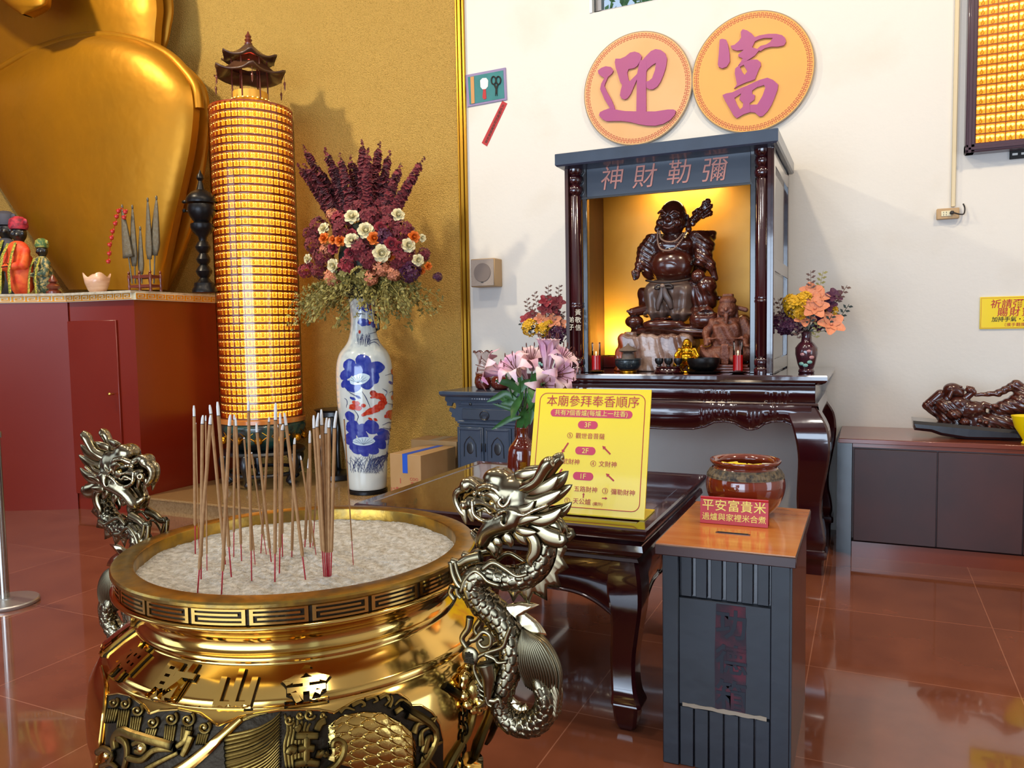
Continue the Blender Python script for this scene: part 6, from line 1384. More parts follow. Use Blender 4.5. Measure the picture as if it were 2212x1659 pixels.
# conduit, socket and cable
g = G(); xa = .517; g.box((xa, WY - .012, (at(2078, 446, 'y', WY)[2] + 6) / 2), (.026, .024, 6 - at(2078, 446, 'y', WY)[2]), .003); put('cable_conduit', g, M['conduit'], label='beige cable conduit running down the wall to the socket', cat='conduit')
c = at(2047, 462, 'y', WY - .02); so = thing('wall_socket', tuple(c), 'small brown double wall socket at the bottom of the conduit', 'socket'); g = G(); g.box(c + A((0, -.002, 0)), (.135, .036, .072), .004); put('socket_box', g, M['plastic_beige'], so)
g = G(); g.box(c + A((-.01, -.022, 0)), (.06, .006, .036), .002); put('socket_face', g, M['ivory'], so)
g = G()
for s in (-1, 1):
    for z in (-.008, .008): g.box(c + A((-.018 + s * .008 - .0, -.026, z)), (.003, .003, .007))
put('slot', g, M['black_ink'], so)
pc = thing('power_plug', tuple(c + A((.02, -.03, 0))), 'black plug with short cable in the wall socket', 'plug')
g = G(); g.box(c + A((.022, -.038, .002)), (.024, .03, .022), .005); put('plug_body', g, M['black_cable'], pc)
g = G(); g.tube(spline([c + A(v) for v in ((.03, -.05, .0), (.07, -.045, -.014), (.095, -.02, -.008), (.10, -.012, .03), (.09, -.01, .06))], 18), .005, 6); put('cable', g, M['black_cable'], pc)

# yellow instruction sign on the wall (right edge)
a = at(2117, 642, 'y', WY); b = at(2113, 711, 'y', WY); ws = .50; sg = thing('wall_sign', (a[0] + ws / 2, WY, b[2]), 'yellow wall sign with red and black writing at the right edge', 'sign')
cz = (a[2] + b[2]) / 2; hh = a[2] - b[2]; g = G(); g.box((a[0] + ws / 2, WY - .006, cz), (ws, .012, hh), .002); put('sign_board', g, M['yellow_board'], sg)
g = G()
for w_, h_, x, z in ((ws - .012, .0016, 0, hh / 2 - .008), (ws - .012, .0016, 0, -hh / 2 + .008), (.0016, hh - .016, -ws / 2 + .007, 0), (.0016, hh - .016, ws / 2 - .007, 0)): g.box((a[0] + ws / 2 + x, WY - .0125, cz + z), (w_, .001, h_))
g.join(text('祈請彌勒財神', .062, .001, .008, tilt=.1, spacing=1.05), frame((a[0] + ws / 2, WY - .0125, cz + hh * .28), (1, 0, 0), (0, 0, 1))); g.join(text('賜財寶', .062, .001, .008, tilt=.1, spacing=1.25), frame((a[0] + ws / 2 - .05, WY - .0125, cz + hh * .02), (1, 0, 0), (0, 0, 1)))
g.join(text('〔摸手翻摸請洗手〕', .026, .001, .0, spacing=1.1), frame((a[0] + ws / 2, WY - .0125, cz - hh * .37), (1, 0, 0), (0, 0, 1))); put('red_writing', g, M['sign_red'], sg, ang=0)
g = G(); g.join(text('加持手氣・加持財氣', .036, .001, .01, tilt=.1, spacing=1.0), frame((a[0] + ws / 2 - .02, WY - .0125, cz - hh * .2), (1, 0, 0), (0, 0, 1))); put('black_writing', g, M['black_ink'], sg, ang=0)

# small framed picture with scissors, red paper strip, loudspeaker
def q4(x, y): return (990 + x / 3.073, 120 + y / 3.073)
def wpoly(P_, y): return [(lambda v: (v[0], v[2]))(at(*q4(a, b), 'y', y)) for a, b in P_]
bd_ = thing('tool_picture', tuple(at(1050, 190, 'y', WY)), 'small teal picture of a ruler, brush and scissors beside the gold trim', 'picture')
g = G(); g.prism(wpoly([(45, 130), (313, 79), (322, 293), (60, 341)], WY - .01), .01, (0, WY, 0), (1, 0, 0), (0, 0, 1)); put('mount', g, M['lilac_edge'], bd_)
g = G(); g.prism(wpoly([(62, 143), (298, 98), (306, 282), (75, 325)], WY - .012), .002, (0, WY - .010, 0), (1, 0, 0), (0, 0, 1)); put('teal_sheet', g, M['teal_paper'], bd_)
g = G(); g.prism(wpoly([(80, 142), (103, 138), (108, 316), (86, 320)], WY - .016), .004, (0, WY - .012, 0), (1, 0, 0), (0, 0, 1)); put('ruler', g, M['tan_wood'], bd_)
g = G(); g.prism(wpoly([(145, 165), (160, 150), (185, 148), (198, 165), (196, 205), (182, 222), (160, 224), (147, 208)], WY - .016), .004, (0, WY - .012, 0), (1, 0, 0), (0, 0, 1)); put('white_brush', g, M['paper_white'], bd_)
g = G(); g.prism(wpoly([(165, 224), (182, 222), (186, 285), (172, 292), (160, 280)], WY - .015), .003, (0, WY - .012, 0), (1, 0, 0), (0, 0, 1)); put('red_handle', g, M['paper_red'], bd_)
g = G(); W3 = lambda x, y: at(*q4(x, y), 'y', WY - .016)
for cx_ in (234, 266): g.tube([W3(cx_ + 15 * cos(a), 165 + 26 * sin(a)) for a in np.linspace(0, 2 * PI, 20)], .006, 6)
g.tube([W3(238, 190), W3(254, 225), W3(258, 268)], [.007, .008, .002], 6); g.tube([W3(264, 190), W3(252, 225), W3(246, 268)], [.007, .008, .002], 6); put('scissors', g, M['black_ink'], bd_)
g = G(); g.prism(wpoly([(292, 300), (325, 318), (190, 603), (155, 580)], WY - .003), .003, (0, WY, 0), (1, 0, 0), (0, 0, 1)); rs = put('red_paper_strip', g, M['paper_red'], label='slanted red paper strip stuck on the wall under the tool picture', cat='paper strip')
p0_, p1_ = at(*q4(300, 325), 'y', WY - .0035), at(*q4(182, 580), 'y', WY - .0035); g = G(); d = nrm(p0_ - p1_)
for k, s in enumerate('天官賜福招財進寶萬事如意'): g.join(text(s, .03, .0008, .004), frame(p0_ + (p1_ - p0_) * (k + .5) / 12, np.cross(d, (0, 1, 0)) * -1 if np.cross(d, (0, 1, 0))[0] < 0 else np.cross(d, (0, 1, 0)), d))
put('strip_writing', g, M['black_ink'], rs, ang=0)
a, b = at(1015, 560, 'y', 5.99), at(1068, 618, 'y', 5.99); sp2 = thing('wall_speaker', ((a[0] + b[0]) / 2, WY, b[2]), 'small beige wall loudspeaker beside the gold trim', 'loudspeaker')
cx_, cz, w_, h_ = (a[0] + b[0]) / 2, (a[2] + b[2]) / 2, b[0] - a[0], a[2] - b[2]
g = G(); g.box((cx_, 6.075, cz), (w_, .15, h_), .006); put('cabinet_shell', g, M['plastic_beige'], sp2)
g = G(); g.box((cx_, 5.997, cz), (w_ - .012, .008, h_ - .012), .003); put('front_baffle', g, M['plastic_tan'], sp2)
g = G(); g.tube([(cx_, 5.996, cz), (cx_, 5.988, cz)], [w_ * .36, w_ * .34], 32, up=(0, 0, 1)); put('round_grille', g, mat('grille', '#7c706a', .7, bump=(500, .002)), sp2); g = G(); g.box((cx_, 5.987, cz - h_ * .34), (.02, .003, .007)); put('speaker_badge', g, M['black_ink'], sp2)
# ---------------------------------------------------------------- the laughing Buddha in the shrine
SY = 5.47
UB = 1 / 1185.
def s2(x, y, w_=0.):
    p = at(1320 + x / 3.95, 400 + y / 3.95, 'y', SY); p[1] -= w_ * UB; return p
def r3(a, b, c): return (a * UB, c * UB, b * UB)
stt = thing('laughing_buddha_statue', tuple(s2(500, 1480)), 'large dark carved wood laughing Buddha with beads, bare belly and sack in the shrine', 'statue')
lo = s2(120, 1320); hi = s2(960, 380); b = Body((lo[0], SY - 250 * UB, lo[2]), (hi[0], SY + 200 * UB, hi[2]), .0052)
b.ball(s2(545, 530), r3(190, 120, 110), .03).ball(s2(533, 690, 40), r3(182, 150, 150), .012).limb(s2(540, 430), s2(540, 380), .07, k=.02)
b.ball(s2(480, 520, 70), r3(75, 50, 50), .02).ball(s2(640, 510, 70), r3(75, 50, 50), .02)
for p, q, r0, r1 in (((375, 440, 0), (290, 560, 20), 66, 58), ((290, 560, 20), (262, 680, 60), 58, 40), ((262, 690, 70), (240, 760, 90), 34, 26), ((740, 450, 0), (800, 520, 20), 88, 80), ((800, 520, 20), (790, 640, 60), 80, 62), ((800, 560, 40), (860, 690, 60), 50, 40), ((860, 690, 50), (900, 800, 40), 38, 22)):
    b.limb(s2(*p), s2(*q), r0 * UB, r1 * UB, .018)
b.ball(s2(800, 420, -50), r3(85, 90, 80), .012).ball(s2(770, 660, 80), r3(60, 35, 40), .015)
b.ball(s2(762, 782, 90), r3(56, 54, 50), .006).ball(s2(760, 738, 92), r3(16, 12, 12), .006).ball(s2(832, 862, 70), r3(78, 78, 70), .01)
b.ball(s2(800, 960, 20), r3(110, 130, 90), .02).ball(s2(250, 920, -20), r3(30, 45, 30), .01).ball(s2(905, 965, 0), r3(45, 22, 30), .01)
b.ball(s2(238, 770, 95), r3(34, 44, 30), .008).limb(s2(215, 745, 110), s2(230, 810, 110), 14 * UB, 12 * UB, .004)
# feet with toes
b.limb(s2(320, 1060, 40), s2(210, 1085, 110), 48 * UB, 34 * UB, .012).limb(s2(740, 1090, 40), s2(850, 1080, 100), 60 * UB, 42 * UB, .012)
for k in range(5): b.ball(s2(182 + k * 13, 1078 + k * 6, 135 - k * 4), 13 * UB, .003); b.ball(s2(800 + k * 22, 1098 - k * 1, 140 + (k % 3) * 6), 15 * UB, .003)
# ingots and folded cloth he stands on
b.ball(s2(215, 1165, 60), r3(78, 56, 80), .008).ball(s2(470, 1190, 90), r3(175, 60, 90), .008).ball(s2(470, 1160, 100), r3(150, 22, 60), .004, sub=True).ball(s2(430, 1155, 90), r3(46, 34, 40), .006)
b.ball(s2(815, 1150, 80), r3(125, 85, 90), .01).ball(s2(830, 1090, 150), r3(80, 26, 40), .006, sub=True).ball(s2(500, 1240, 20), r3(330, 60, 120), .02).ball(s2(760, 1250, 20), r3(180, 70, 110), .02)
fold = lambda X: .0022 * np.sin(((X[..., 2]) / UB * .16 + (X[..., 0] - lo[0]) / UB * .01)) * ((X[..., 2] < s2(0, 1215)[2])) + .0022 * np.sin((X[..., 2] / UB) * .13 + (X[..., 0] / UB) * .09) * (((X[..., 0] < s2(370, 0)[0]) | (X[..., 0] > s2(740, 0)[0])) & (X[..., 2] > s2(0, 760)[2]) & (X[..., 2] < s2(0, 430)[2])) + .0030 * np.sin(X[..., 0] / UB * .11 + X[..., 2] / UB * .03) * ((X[..., 0] > s2(720, 0)[0]) & (X[..., 2] < s2(0, 890)[2]) & (X[..., 2] > s2(0, 1120)[2]))
b.ball(s2(545, 600, -70), r3(285, 270, 100), .03).ball(s2(330, 640, 0), r3(90, 170, 80), .03)
b.ball(s2(700, 900, 0), r3(90, 120, 90), .03).ball(s2(300, 1000, -20), r3(70, 130, 60), .03)
b.ripple(fold)
b.line([s2(412, 640, 175), s2(450, 625, 186), s2(535, 618, 190), s2(600, 625, 180), s2(615, 680, 178)], 4 * UB, k=.003, sub=True); b.line([s2(430, 690, 182), s2(530, 672, 192), s2(600, 690, 182)], 4 * UB, k=.003, sub=True)
put('carved_body', b.g(), M['carved_wood'], stt, ang=180)
lo2, hi2 = s2(370, 460), s2(710, 110); b = Body((lo2[0], SY - 230 * UB, lo2[2]), (hi2[0], SY + 110 * UB, hi2[2]), .0032); hw = 50
b.ball(s2(542, 262, hw), r3(108, 120, 112), .02).ball(s2(534, 345, hw + 10), r3(112, 74, 100), .03).ball(s2(535, 400, hw), r3(75, 30, 70), .02)
for s in (-1, 1):
    cx_ = 525; b.ball(s2(cx_ + s * 62, 335, hw + 82), r3(46, 38, 34), .008).ball(s2(cx_ + s * 52, 276, hw + 104), r3(30, 12, 12), .006)
    b.line([s2(cx_ + s * 24, 282, hw + 118), s2(cx_ + s * 50, 268, hw + 116), s2(cx_ + s * 78, 284, hw + 100)], 7 * UB, k=.003, sub=True)
    b.line([s2(cx_ + s * 20, 262, hw + 112), s2(cx_ + s * 50, 240, hw + 110), s2(cx_ + s * 86, 258, hw + 92)], 9 * UB, k=.004)
    b.limb(s2(544 + s * 108, 270, hw - 20), s2(540 + s * 128, 360, hw - 10), 20 * UB, 22 * UB, .006).ball(s2(540 + s * 132, 380, hw - 5), r3(26, 28, 24), .006).ball(s2(546 + s * 112, 290, hw - 4), r3(8, 30, 10), .004, sub=True)
    b.ball(s2(cx_ + s * 14, 322, hw + 118), 12 * UB, .005)
b.ball(s2(cx_, 310, hw + 120), r3(20, 26, 20), .008)
b.line([s2(462, 340, hw + 106), s2(490, 364, hw + 116), s2(525, 372, hw + 120), s2(560, 362, hw + 114), s2(590, 336, hw + 102)], 9 * UB, k=.003, sub=True)
b.line([s2(486, 378, hw + 110), s2(525, 386, hw + 114), s2(566, 376, hw + 106)], 7 * UB, k=.005).limb(s2(500, 216, hw + 108), s2(590, 212, hw + 102), 2.5 * UB, k=.003, sub=True)
put('smiling_head', b.g(), M['carved_wood'], stt, ang=180)
lo3, hi3 = s2(660, 400), s2(900, 90); b = Body((lo3[0], SY - 120 * UB, lo3[2]), (hi3[0], SY + 160 * UB, hi3[2]), .0045)
b.limb(s2(690, 300, -30), s2(810, 190, -10), 38 * UB, 44 * UB, .01)
for x, y, r_ in ((828, 140, 26), (845, 240, 26), (800, 160, 26), (770, 230, 28), (740, 215, 20), (850, 180, 22), (820, 255, 22), (715, 240, 22), (790, 270, 20), (700, 330, 24)): b.ball(s2(x, y, 12), r_ * UB, .006)
b.ripple(lambda X: .0025 * np.sin(X[..., 0] * 260) * np.sin(X[..., 2] * 260 + X[..., 0] * 90)); put('knotted_sack_end', b.g(), M['carved_wood'], stt, ang=180)
# trousers with bow
lo4, hi4 = s2(230, 1180), s2(760, 790); b = Body((lo4[0], SY - 240 * UB, lo4[2]), (hi4[0], SY + 190 * UB, hi4[2]), .0045)
b.ball(s2(512, 900, 20), r3(205, 110, 150), .03).limb(s2(400, 940, 30), s2(410, 1060, 40), 115 * UB, 105 * UB, .03).limb(s2(600, 940, 30), s2(600, 1065, 40), 120 * UB, 95 * UB, .03)
b.ball(s2(512, 1030, 20), r3(200, 75, 120), .03).ball(s2(420, 1085, 40), r3(135, 40, 110), .02).ball(s2(612, 1095, 40), r3(110, 40, 110), .02)
b.ripple(lambda X: .0075 * np.sin((X[..., 0] - s2(500, 0)[0]) / UB * .052 * (1 + .4 * (s2(0, 820)[2] - X[..., 2]) / (.28)) + 1.2) * np.clip((s2(0, 830)[2] - X[..., 2]) / .12, 0, 1))
put('carved_trousers', b.g(), M['carved_cloth'], stt, ang=180)
g = G()
for pts, r0 in (([(480, 862, 185), (440, 862, 188), (425, 890, 185), (460, 888, 188)], 11), ([(490, 862, 185), (545, 856, 185), (565, 884, 178), (510, 885, 186)], 11)): g.tube(spline([s2(*p) for p in pts], 14), r0 * UB, 8, flat=.7, up=(0, -1, 0))
for pts, r0 in (([(480, 870, 188), (470, 950, 186), (445, 1020, 178), (440, 1075, 170)], 26), ([(495, 870, 188), (510, 940, 190), (540, 1000, 184), (555, 1065, 172)], 30)): g.tube(spline([s2(*p) for p in pts], 16), [r0 * UB * (.35 + .65 * sin(PI * min(1, t * .9 + .05))) for t in np.linspace(0, 1, 16)], 10, flat=.25, up=(0, -1, 0))
g.ell(s2(485, 868, 190), r3(20, 18, 14), 10); put('bow', g, M['carved_cloth'], stt, ang=180)
g = G()
g.tube(spline([s2(330, 820, 120), s2(390, 830, 160), s2(500, 838, 185), s2(620, 826, 165), s2(700, 805, 110)], 24), 9 * UB, 8); put('waistband', g, M['carved_cloth'], stt, ang=180)
def beads(pts, n, r_):
    q = spline([s2(*p) for p in pts], n)
    for p in q: g.ell(p, r_ * UB, 8)
g = G(); beads([(428, 405, 115), (432, 480, 140), (458, 550, 170), (510, 575, 185), (575, 560, 175), (630, 490, 150), (665, 410, 110)], 34, 9); beads([(448, 410, 130), (462, 470, 150), (520, 500, 165), (590, 490, 160), (640, 430, 130)], 24, 9)
put('bead_necklace', g, mat('bead', '#8a6a58', .35, coat=.4), stt, ang=180)
for k in range(1): pass
def hand(parent, wrist, fwd, side_, s, m_, curl=.5, name='hand'):
    """palm with five bent fingers"""
    g = G(); f = nrm(fwd); sd = nrm(A(side_) - (A(side_) @ f) * f); n_ = np.cross(f, sd); w0 = A(wrist)
    g.tube([w0, w0 + f * s * .5, w0 + f * s], [s * .32, s * .42, s * .34], 10, flat=.5, up=n_)
    for k in range(4):
        b0 = w0 + f * s * .9 + sd * s * (.30 - .2 * k); L = s * (.75, .9, .85, .65)[k]; p1_ = b0 + f * L * .45; p2_ = p1_ + (f * (1 - curl) - n_ * curl) * L * .35; p3_ = p2_ + (f * (.5 - curl) - n_ * 1.0) * L * .25; g.tube([b0, p1_, p2_, p3_], [s * .12, s * .11, s * .10, s * .07], 6)
    b0 = w0 + f * s * .3 + sd * s * .38; g.tube([b0, b0 + sd * s * .3 + f * s * .2, b0 + sd * s * .3 + f * s * .55 - n_ * s * .15], [s * .14, s * .12, s * .08], 6)
    put(name, g, m_, parent, ang=180)
hand(stt, s2(246, 745, 100), (-.2, -.35, -.9), (0, -1, 0), 44 * UB, M['carved_wood'], .6)
hand(stt, s2(745, 640, 105), (-.5, -.6, -.5), (0, -1, .3), 46 * UB, M['carved_wood'], .5)
# tree stump plinth
lo5, hi5 = s2(30, 1640), s2(800, 1240); b = Body((lo5[0], SY - 210 * UB, HZ), (hi5[0], SY + 230 * UB, hi5[2]), .0062)
b.box(s2(400, 1440, 20), A((620, 380, 330)) * UB, .03, .03).limb(s2(110, 1600, 40), s2(190, 1290, 40), 70 * UB, 45 * UB, .02).ball(s2(200, 1262, 60), r3(56, 34, 60), .006)
b.ripple(lambda X: .006 * np.sin(X[..., 0] * 42 + 2 * np.sin(X[..., 2] * 9)) + .005 * np.sin(X[..., 0] * 90 + X[..., 2] * 14) + .004 * np.sin(X[..., 2] * 40 + X[..., 0] * 30))
g = b.g(); gv = np.vstack(g.v); g.v = [gv]; xs = s2(150, 0)[0]; g.m = [1 if gv[f[0]][0] < xs else 0 for f in g.f]; put('stump_plinth', g, [M['stump'], M['stump_orange']], stt, ang=180)
# inner spot of the shrine
l = bpy.data.lights.new('shrine_lamp', 'AREA'); l.size = .5; l.size_y = .12; l.shape = 'RECTANGLE'; l.energy = 4; l.color = (1, .68, .30); o = bpy.data.objects.new('shrine_lamp', l); o.location = (-1.25, 5.68, 2.56); o.rotation_euler = (.35, 0, 0); C.objects.link(o)
l = bpy.data.lights.new('shrine_lamp', 'AREA'); l.size = .08; l.energy = 3.2; l.color = (1, .72, .28); o = bpy.data.objects.new('shrine_lamp', l); o.location = (-1.80, 5.66, 1.42); o.rotation_euler = Vector((.25, 1, .5)).to_track_quat('-Z', 'Y').to_euler(); C.objects.link(o)

# ---- small seated figures
def seated(base, h, m_, t, official=False):
    q = lambda x, yy, z: A(base) + A((x, yy, z)) * h
    b = Body(q(-.42, -.36, -.01), q(.42, .3, 1.02), h / 88)
    b.ball(q(0, 0, .36), A((.24, .2, .22)) * h, .03 * h).ball(q(0, .0, .58), A((.2, .14, .1)) * h, .04 * h)
    if not official: b.ball(q(0, -.07, .36), A((.2, .17, .17)) * h, .02 * h)
    else: b.box(q(0, -.06, .40), A((.36, .26, .34)) * h, .06 * h, .03 * h).limb(q(-.22, -.18, .36), q(.22, -.18, .36), .022 * h, k=.01 * h)
    for s in (-1, 1):
        b.limb(q(s * .1, -.02, .16), q(s * .30, -.12, .15), .10 * h, .09 * h, .03 * h).limb(q(s * .28, -.14, .14), q(s * .12, -.24, .08), .07 * h, .05 * h, .02 * h).limb(q(s * .2, 0, .58), q(s * .30, -.06, .42), .08 * h, .06 * h, .03 * h).limb(q(s * .30, -.06, .42), q(s * .27, -.2, .28), .055 * h, .04 * h, .02 * h)
        for k in range(4): b.limb(q(s * (.25 + .022 * k), -.2, .27), q(s * (.25 + .024 * k), -.26, .25), .014 * h, .011 * h, .004 * h)
        b.limb(q(s * .23, -.19, .29), q(s * .21, -.23, .32), .014 * h, .011 * h, .004 * h)
    b.ripple(lambda X: (.012 if official else .007) * h * np.sin((X[..., 0] - base[0]) / h * 38 + (X[..., 2] - base[2]) / h * 22) * ((official & (X[..., 2] < base[2] + .6 * h)) | (np.abs(X[..., 0] - base[0]) > .17 * h) | (X[..., 2] < base[2] + .2 * h)))
    hz = .78; b.limb(q(0, 0, .64), q(0, 0, .72), .07 * h, k=.02 * h).ball(q(0, -.02, hz), A((.115, .12, .14 if not official else .12)) * h, .02 * h).ball(q(0, -.04, hz - .05), A((.12, .11, .08)) * h, .02 * h)
    b.ball(q(0, -.145, hz - .01), A((.022, .03, .03)) * h, .008 * h)
    for s in (-1, 1): b.ball(q(s * .055, -.115, hz - .03), A((.04, .035, .03)) * h, .012 * h).ball(q(s * .045, -.13, hz + .035), A((.028, .014, .008)) * h, .004 * h, sub=True).limb(q(s * .12, 0, hz + .02), q(s * .125, -.01, hz - .11), .02 * h, .026 * h, .01 * h)
    b.line([q(-.05, -.13, hz - .06), q(0, -.145, hz - .08), q(.05, -.13, hz - .06)], .008 * h, k=.004 * h, sub=True)
    if official: b.ball(q(0, .0, hz + .11), A((.12, .12, .07)) * h, .01 * h).box(q(0, .03, hz + .17), A((.15, .1, .09)) * h, .02 * h, .02 * h).limb(q(.11, .05, hz + .02), q(.24, .05, hz - .02), .03 * h, .035 * h, .01 * h).limb(q(0, -.13, hz - .10), q(0, -.14, hz - .24), .035 * h, .012 * h, .01 * h).box(q(0, -.25, .14), A((.10, .03, .28)) * h, .01 * h, .01 * h).ball(q(0, -.1, .13), A((.36, .16, .15)) * h, .03 * h).ball(q(0, -.02, hz), A((.13, .13, .13)) * h, .01 * h)
    put('figure_body', b.g(), m_, t, ang=180)
c = at(1484, 780, 'y', 5.24); c[2] = HZ + .012; t = thing('gold_buddha_figurine', tuple(c), 'small shiny gold laughing Buddha figurine in front of the big statue', 'figurine'); seated(c, .235, M['gold_figure'], t)
g = G(); g.lathe([(.055, 0), (.075, .004), (.07, .012), (.03, .014)], (c[0] + .0, c[1], HZ), 28); put('gold_dish', g, M['fish_gold'], t)
c = at(1572, 780, 'y', 5.36); c[2] = HZ + .055; t = thing('seated_official_statue', tuple(c), 'old reddish wood statue of a seated bearded official in the right of the shrine', 'statue'); seated(c, .47, M['old_wood'], t, True)
g = G()
for k in range(3): g.box((c[0], c[1] - .02, HZ + .009 + k * .018), (.34 - .02 * k, .22, .016), .003)
put('stepped_base', g, M['wood_red'], t)
c = at(1610, 760, 'y', 5.62); b = Body((c[0] - .13, 5.5, HZ), (c[0] + .1, 5.78, HZ + .42), .008); b.limb((c[0], 5.64, HZ + .05), (c[0] - .03, 5.64, HZ + .30), .08, .06, .02).ball((c[0] - .02, 5.62, HZ + .32), (.07, .06, .07), .02).ripple(lambda X: .004 * np.sin(X[..., 2] * 90) * np.sin(X[..., 0] * 70)); put('dark_root_carving', b.g(), M['carved_wood'], label='dark root carving in the right rear corner of the shrine', cat='carving', ang=180)
def candle(px, label):
    c = at(px, 796, 'y', 5.13); c[2] = HZ; t = thing('glass_candle', tuple(c), label, 'candle', 'red glass candles in the shrine')
    g = G(); g.lathe([(.03, 0), (.05, .006), (.055, .012), (.05, .012), (.02, .008)], c, 28); put('saucer', g, M['iron_black'], t)
    z0 = .014; g = G(); g.lathe([(.029, z0), (.031, z0 + .01), (.031, z0 + .19), (.033, z0 + .195)], c, 28, cap=False); put('glass_tube', g, M['clear'], t, ang=180)
    g = G(); g.lathe([(.0295, z0 + .008), (.0295, z0 + .105), (.02, z0 + .102)], c, 24); put('red_wax', g, M['wax_red'], t)
    g = G(); g.cyl(c + A((0, 0, z0 + .1)), c + A((0, 0, z0 + .115)), .0015, n=5); g.ell(c + A((0, 0, z0 + .125)), (.004, .004, .010), 8); put('flame', g, M['flame'], t)
candle(1288, 'red candle in a glass tube at the left front of the shrine'); candle(1594, 'red candle in a glass tube at the right front of the shrine')
c = at(1357, 797, 'y', 5.16); c[2] = HZ; t = thing('small_censer', tuple(c), 'small dark green lidded censer on gold feet by the left candle', 'censer')
g = G(); g.lathe([(.055, .018), (.07, .03), (.088, .055), (.09, .08), (.088, .088), (.092, .092), (.09, .097), (.078, .095), (.06, .05)], c, 32); put('censer_bowl', g, mat('jade_black', '#1c2a30', .3, coat=.5, bump=(70, .004)), t, ang=60)
g = G(); g.lathe([(.045, 0), (.058, .003), (.058, .012), (.05, .02)], c, 28); put('gold_foot', g, M['fish_gold'], t)
g = G(); g.lathe([(.045, .092), (.04, .13), (.03, .135), (.066, .15), (.05, .165), (.012, .185), (.006, .2)], c, 20); put('censer_lid', g, mat('stone_lid', '#6c5c50', .6, bump=(40, .004)), t)
c = at(1445, 797, 'y', 5.16); c[2] = HZ; t = thing('cup_stand', tuple(c), 'dark red stepped stand carrying three tiny wine cups', 'stand')
g = G(); g.lathe([(.095, 0), (.10, .008), (.09, .018), (.085, .03), (.09, .038), (.08, .045)], c * A((1, 1, 0)) + A((0, 0, HZ)), 30); put('stand_body', g, M['dark_lacquer'], t, ang=30)
for k, (px, l_) in enumerate(((1424, 'left'), (1444, 'middle'), (1465, 'right'))):
    q = at(px, 780, 'y', 5.15); q[2] = HZ + .045; g = G(); g.lathe([(.014, 0), (.016, .004), (.012, .01), (.024, .022), (.029, .038), (.0275, .053), (.026, .053), (.022, .03), (.0, .02)], q, 20); put('wine_cup', g, M['deep_blue_black'], label=f'{l_} one of the three tiny dark wine cups on the red stand', cat='cup', group='wine cups on the stand', ang=60)
c = at(1520, 797, 'y', 5.14); c[2] = HZ; t = thing('offering_bowl', tuple(c), 'wide black offering bowl on a saucer near the right candle', 'bowl')
g = G(); g.lathe([(.07, .022), (.095, .045), (.105, .08), (.102, .10), (.097, .10), (.096, .08), (.06, .04), (0, .035)], c, 36); put('bowl_body', g, M['iron_black'], t, ang=60)
g = G(); g.lathe([(.06, 0), (.105, .008), (.11, .016), (.10, .016), (.06, .012), (.05, .022)], c, 36); put('saucer', g, M['iron_black'], t, ang=60)

# ---- vases of silk flowers on the altar ends
def small_vase(c, s, t, mt='purple_glaze', deco=True):
    g = G(); g.lathe([(.045 * s, 0), (.05 * s, .008 * s), (.047 * s, .02 * s), (.042 * s, .026 * s), (.055 * s, .06 * s), (.068 * s, .12 * s), (.068 * s, .16 * s), (.05 * s, .185 * s), (.034 * s, .20 * s), (.03 * s, .235 * s), (.036 * s, .262 * s), (.033 * s, .262 * s), (.027 * s, .235 * s)], c, 32); vb = put('vase_body', g, M[mt], t, ang=60)
    if deco:
        for k, (m_, a0, z0) in enumerate((('mint', -2.0, .06), ('mint', -1.6, .05), ('mint', -1.2, .07), ('pink_paint', -1.9, .12), ('pink_paint', -1.3, .14), ('pink_paint', -1.0, .10))):
            g = G(); r = .064 * s; cc = c + A((cos(a0) * r, sin(a0) * r, z0 * s)); g.ell(cc, (.017 * s, .006 * s, .012 * s), 8, R=rotz(a0 + PI / 2)); put('painted_flower', g, M[m_], vb)
bigf = {}
def bloom(m_, r=1.):
    if m_ not in bigf:
        g = G()
        for k in range(5): a = k * 2 * PI / 5; petal_patch(g, (0, 0, 0), (cos(a), sin(a), .45), (0, 0, 1), 1, .42, -.2)
        g.ell((0, 0, .12), .12, 6); bigf[m_] = mesh('bloom', g, M[m_], 180)
    return bigf[m_]
c = at(1742, 797, 'y', 5.28); c[2] = HZ; t = thing('altar_vase', tuple(c), 'dark purple painted vase on the right end of the high altar table', 'vase'); small_vase(c, 1.0, t)
fb = thing('silk_flower_bunch', tuple(c + A((0, 0, .26))), 'pink, yellow and purple silk flowers in the purple vase right of the shrine', 'flowers', 'silk flower bunches on the altar')
def bunch(fb, c, items, leaves, y, R):
    for nm_, me_, px, py, r_, dy in items:
        r_ *= 1.35; p = at(px, py, 'y', y + dy); o = part(nm_, me_, fb); aim(o, tuple(p), tuple(nrm(EYE - p) * 1.0 + nrm(p - c) * .8), r_ * 5.2 / FPX, R.random() * 6)
        g = G(); g.tube([c + A((0, 0, .25)), (c + A((0, 0, .25)) + p) / 2 + A((0, 0, .02)), p], .0025, 4); put('stem', g, M['twig'], fb)
    for px, py, dy, m_ in leaves:
        p = at(px, py, 'y', y + dy); g = G(); d = nrm(p - c + A((R.uniform(-.1, .1), 0, R.uniform(-.05, .05))))
        for k in range(7):
            s = 1 if k % 2 else -1; b0 = p + d * .016 * k; X = nrm(np.cross(d, (0, 1, .2))) * s; e = b0 + X * .03 + d * .012; w_ = nrm(np.cross(X, (0, 1, 0))) * .009; g.add([b0, (b0 + e) / 2 + w_, e, (b0 + e) / 2 - w_], [(0, 1, 2, 3)])
        g.tube([c + A((0, 0, .26)), p, p + d * .11], .0018, 4); put('leaf_sprig', g, M[m_], fb, ang=0)
R = random.Random(4)
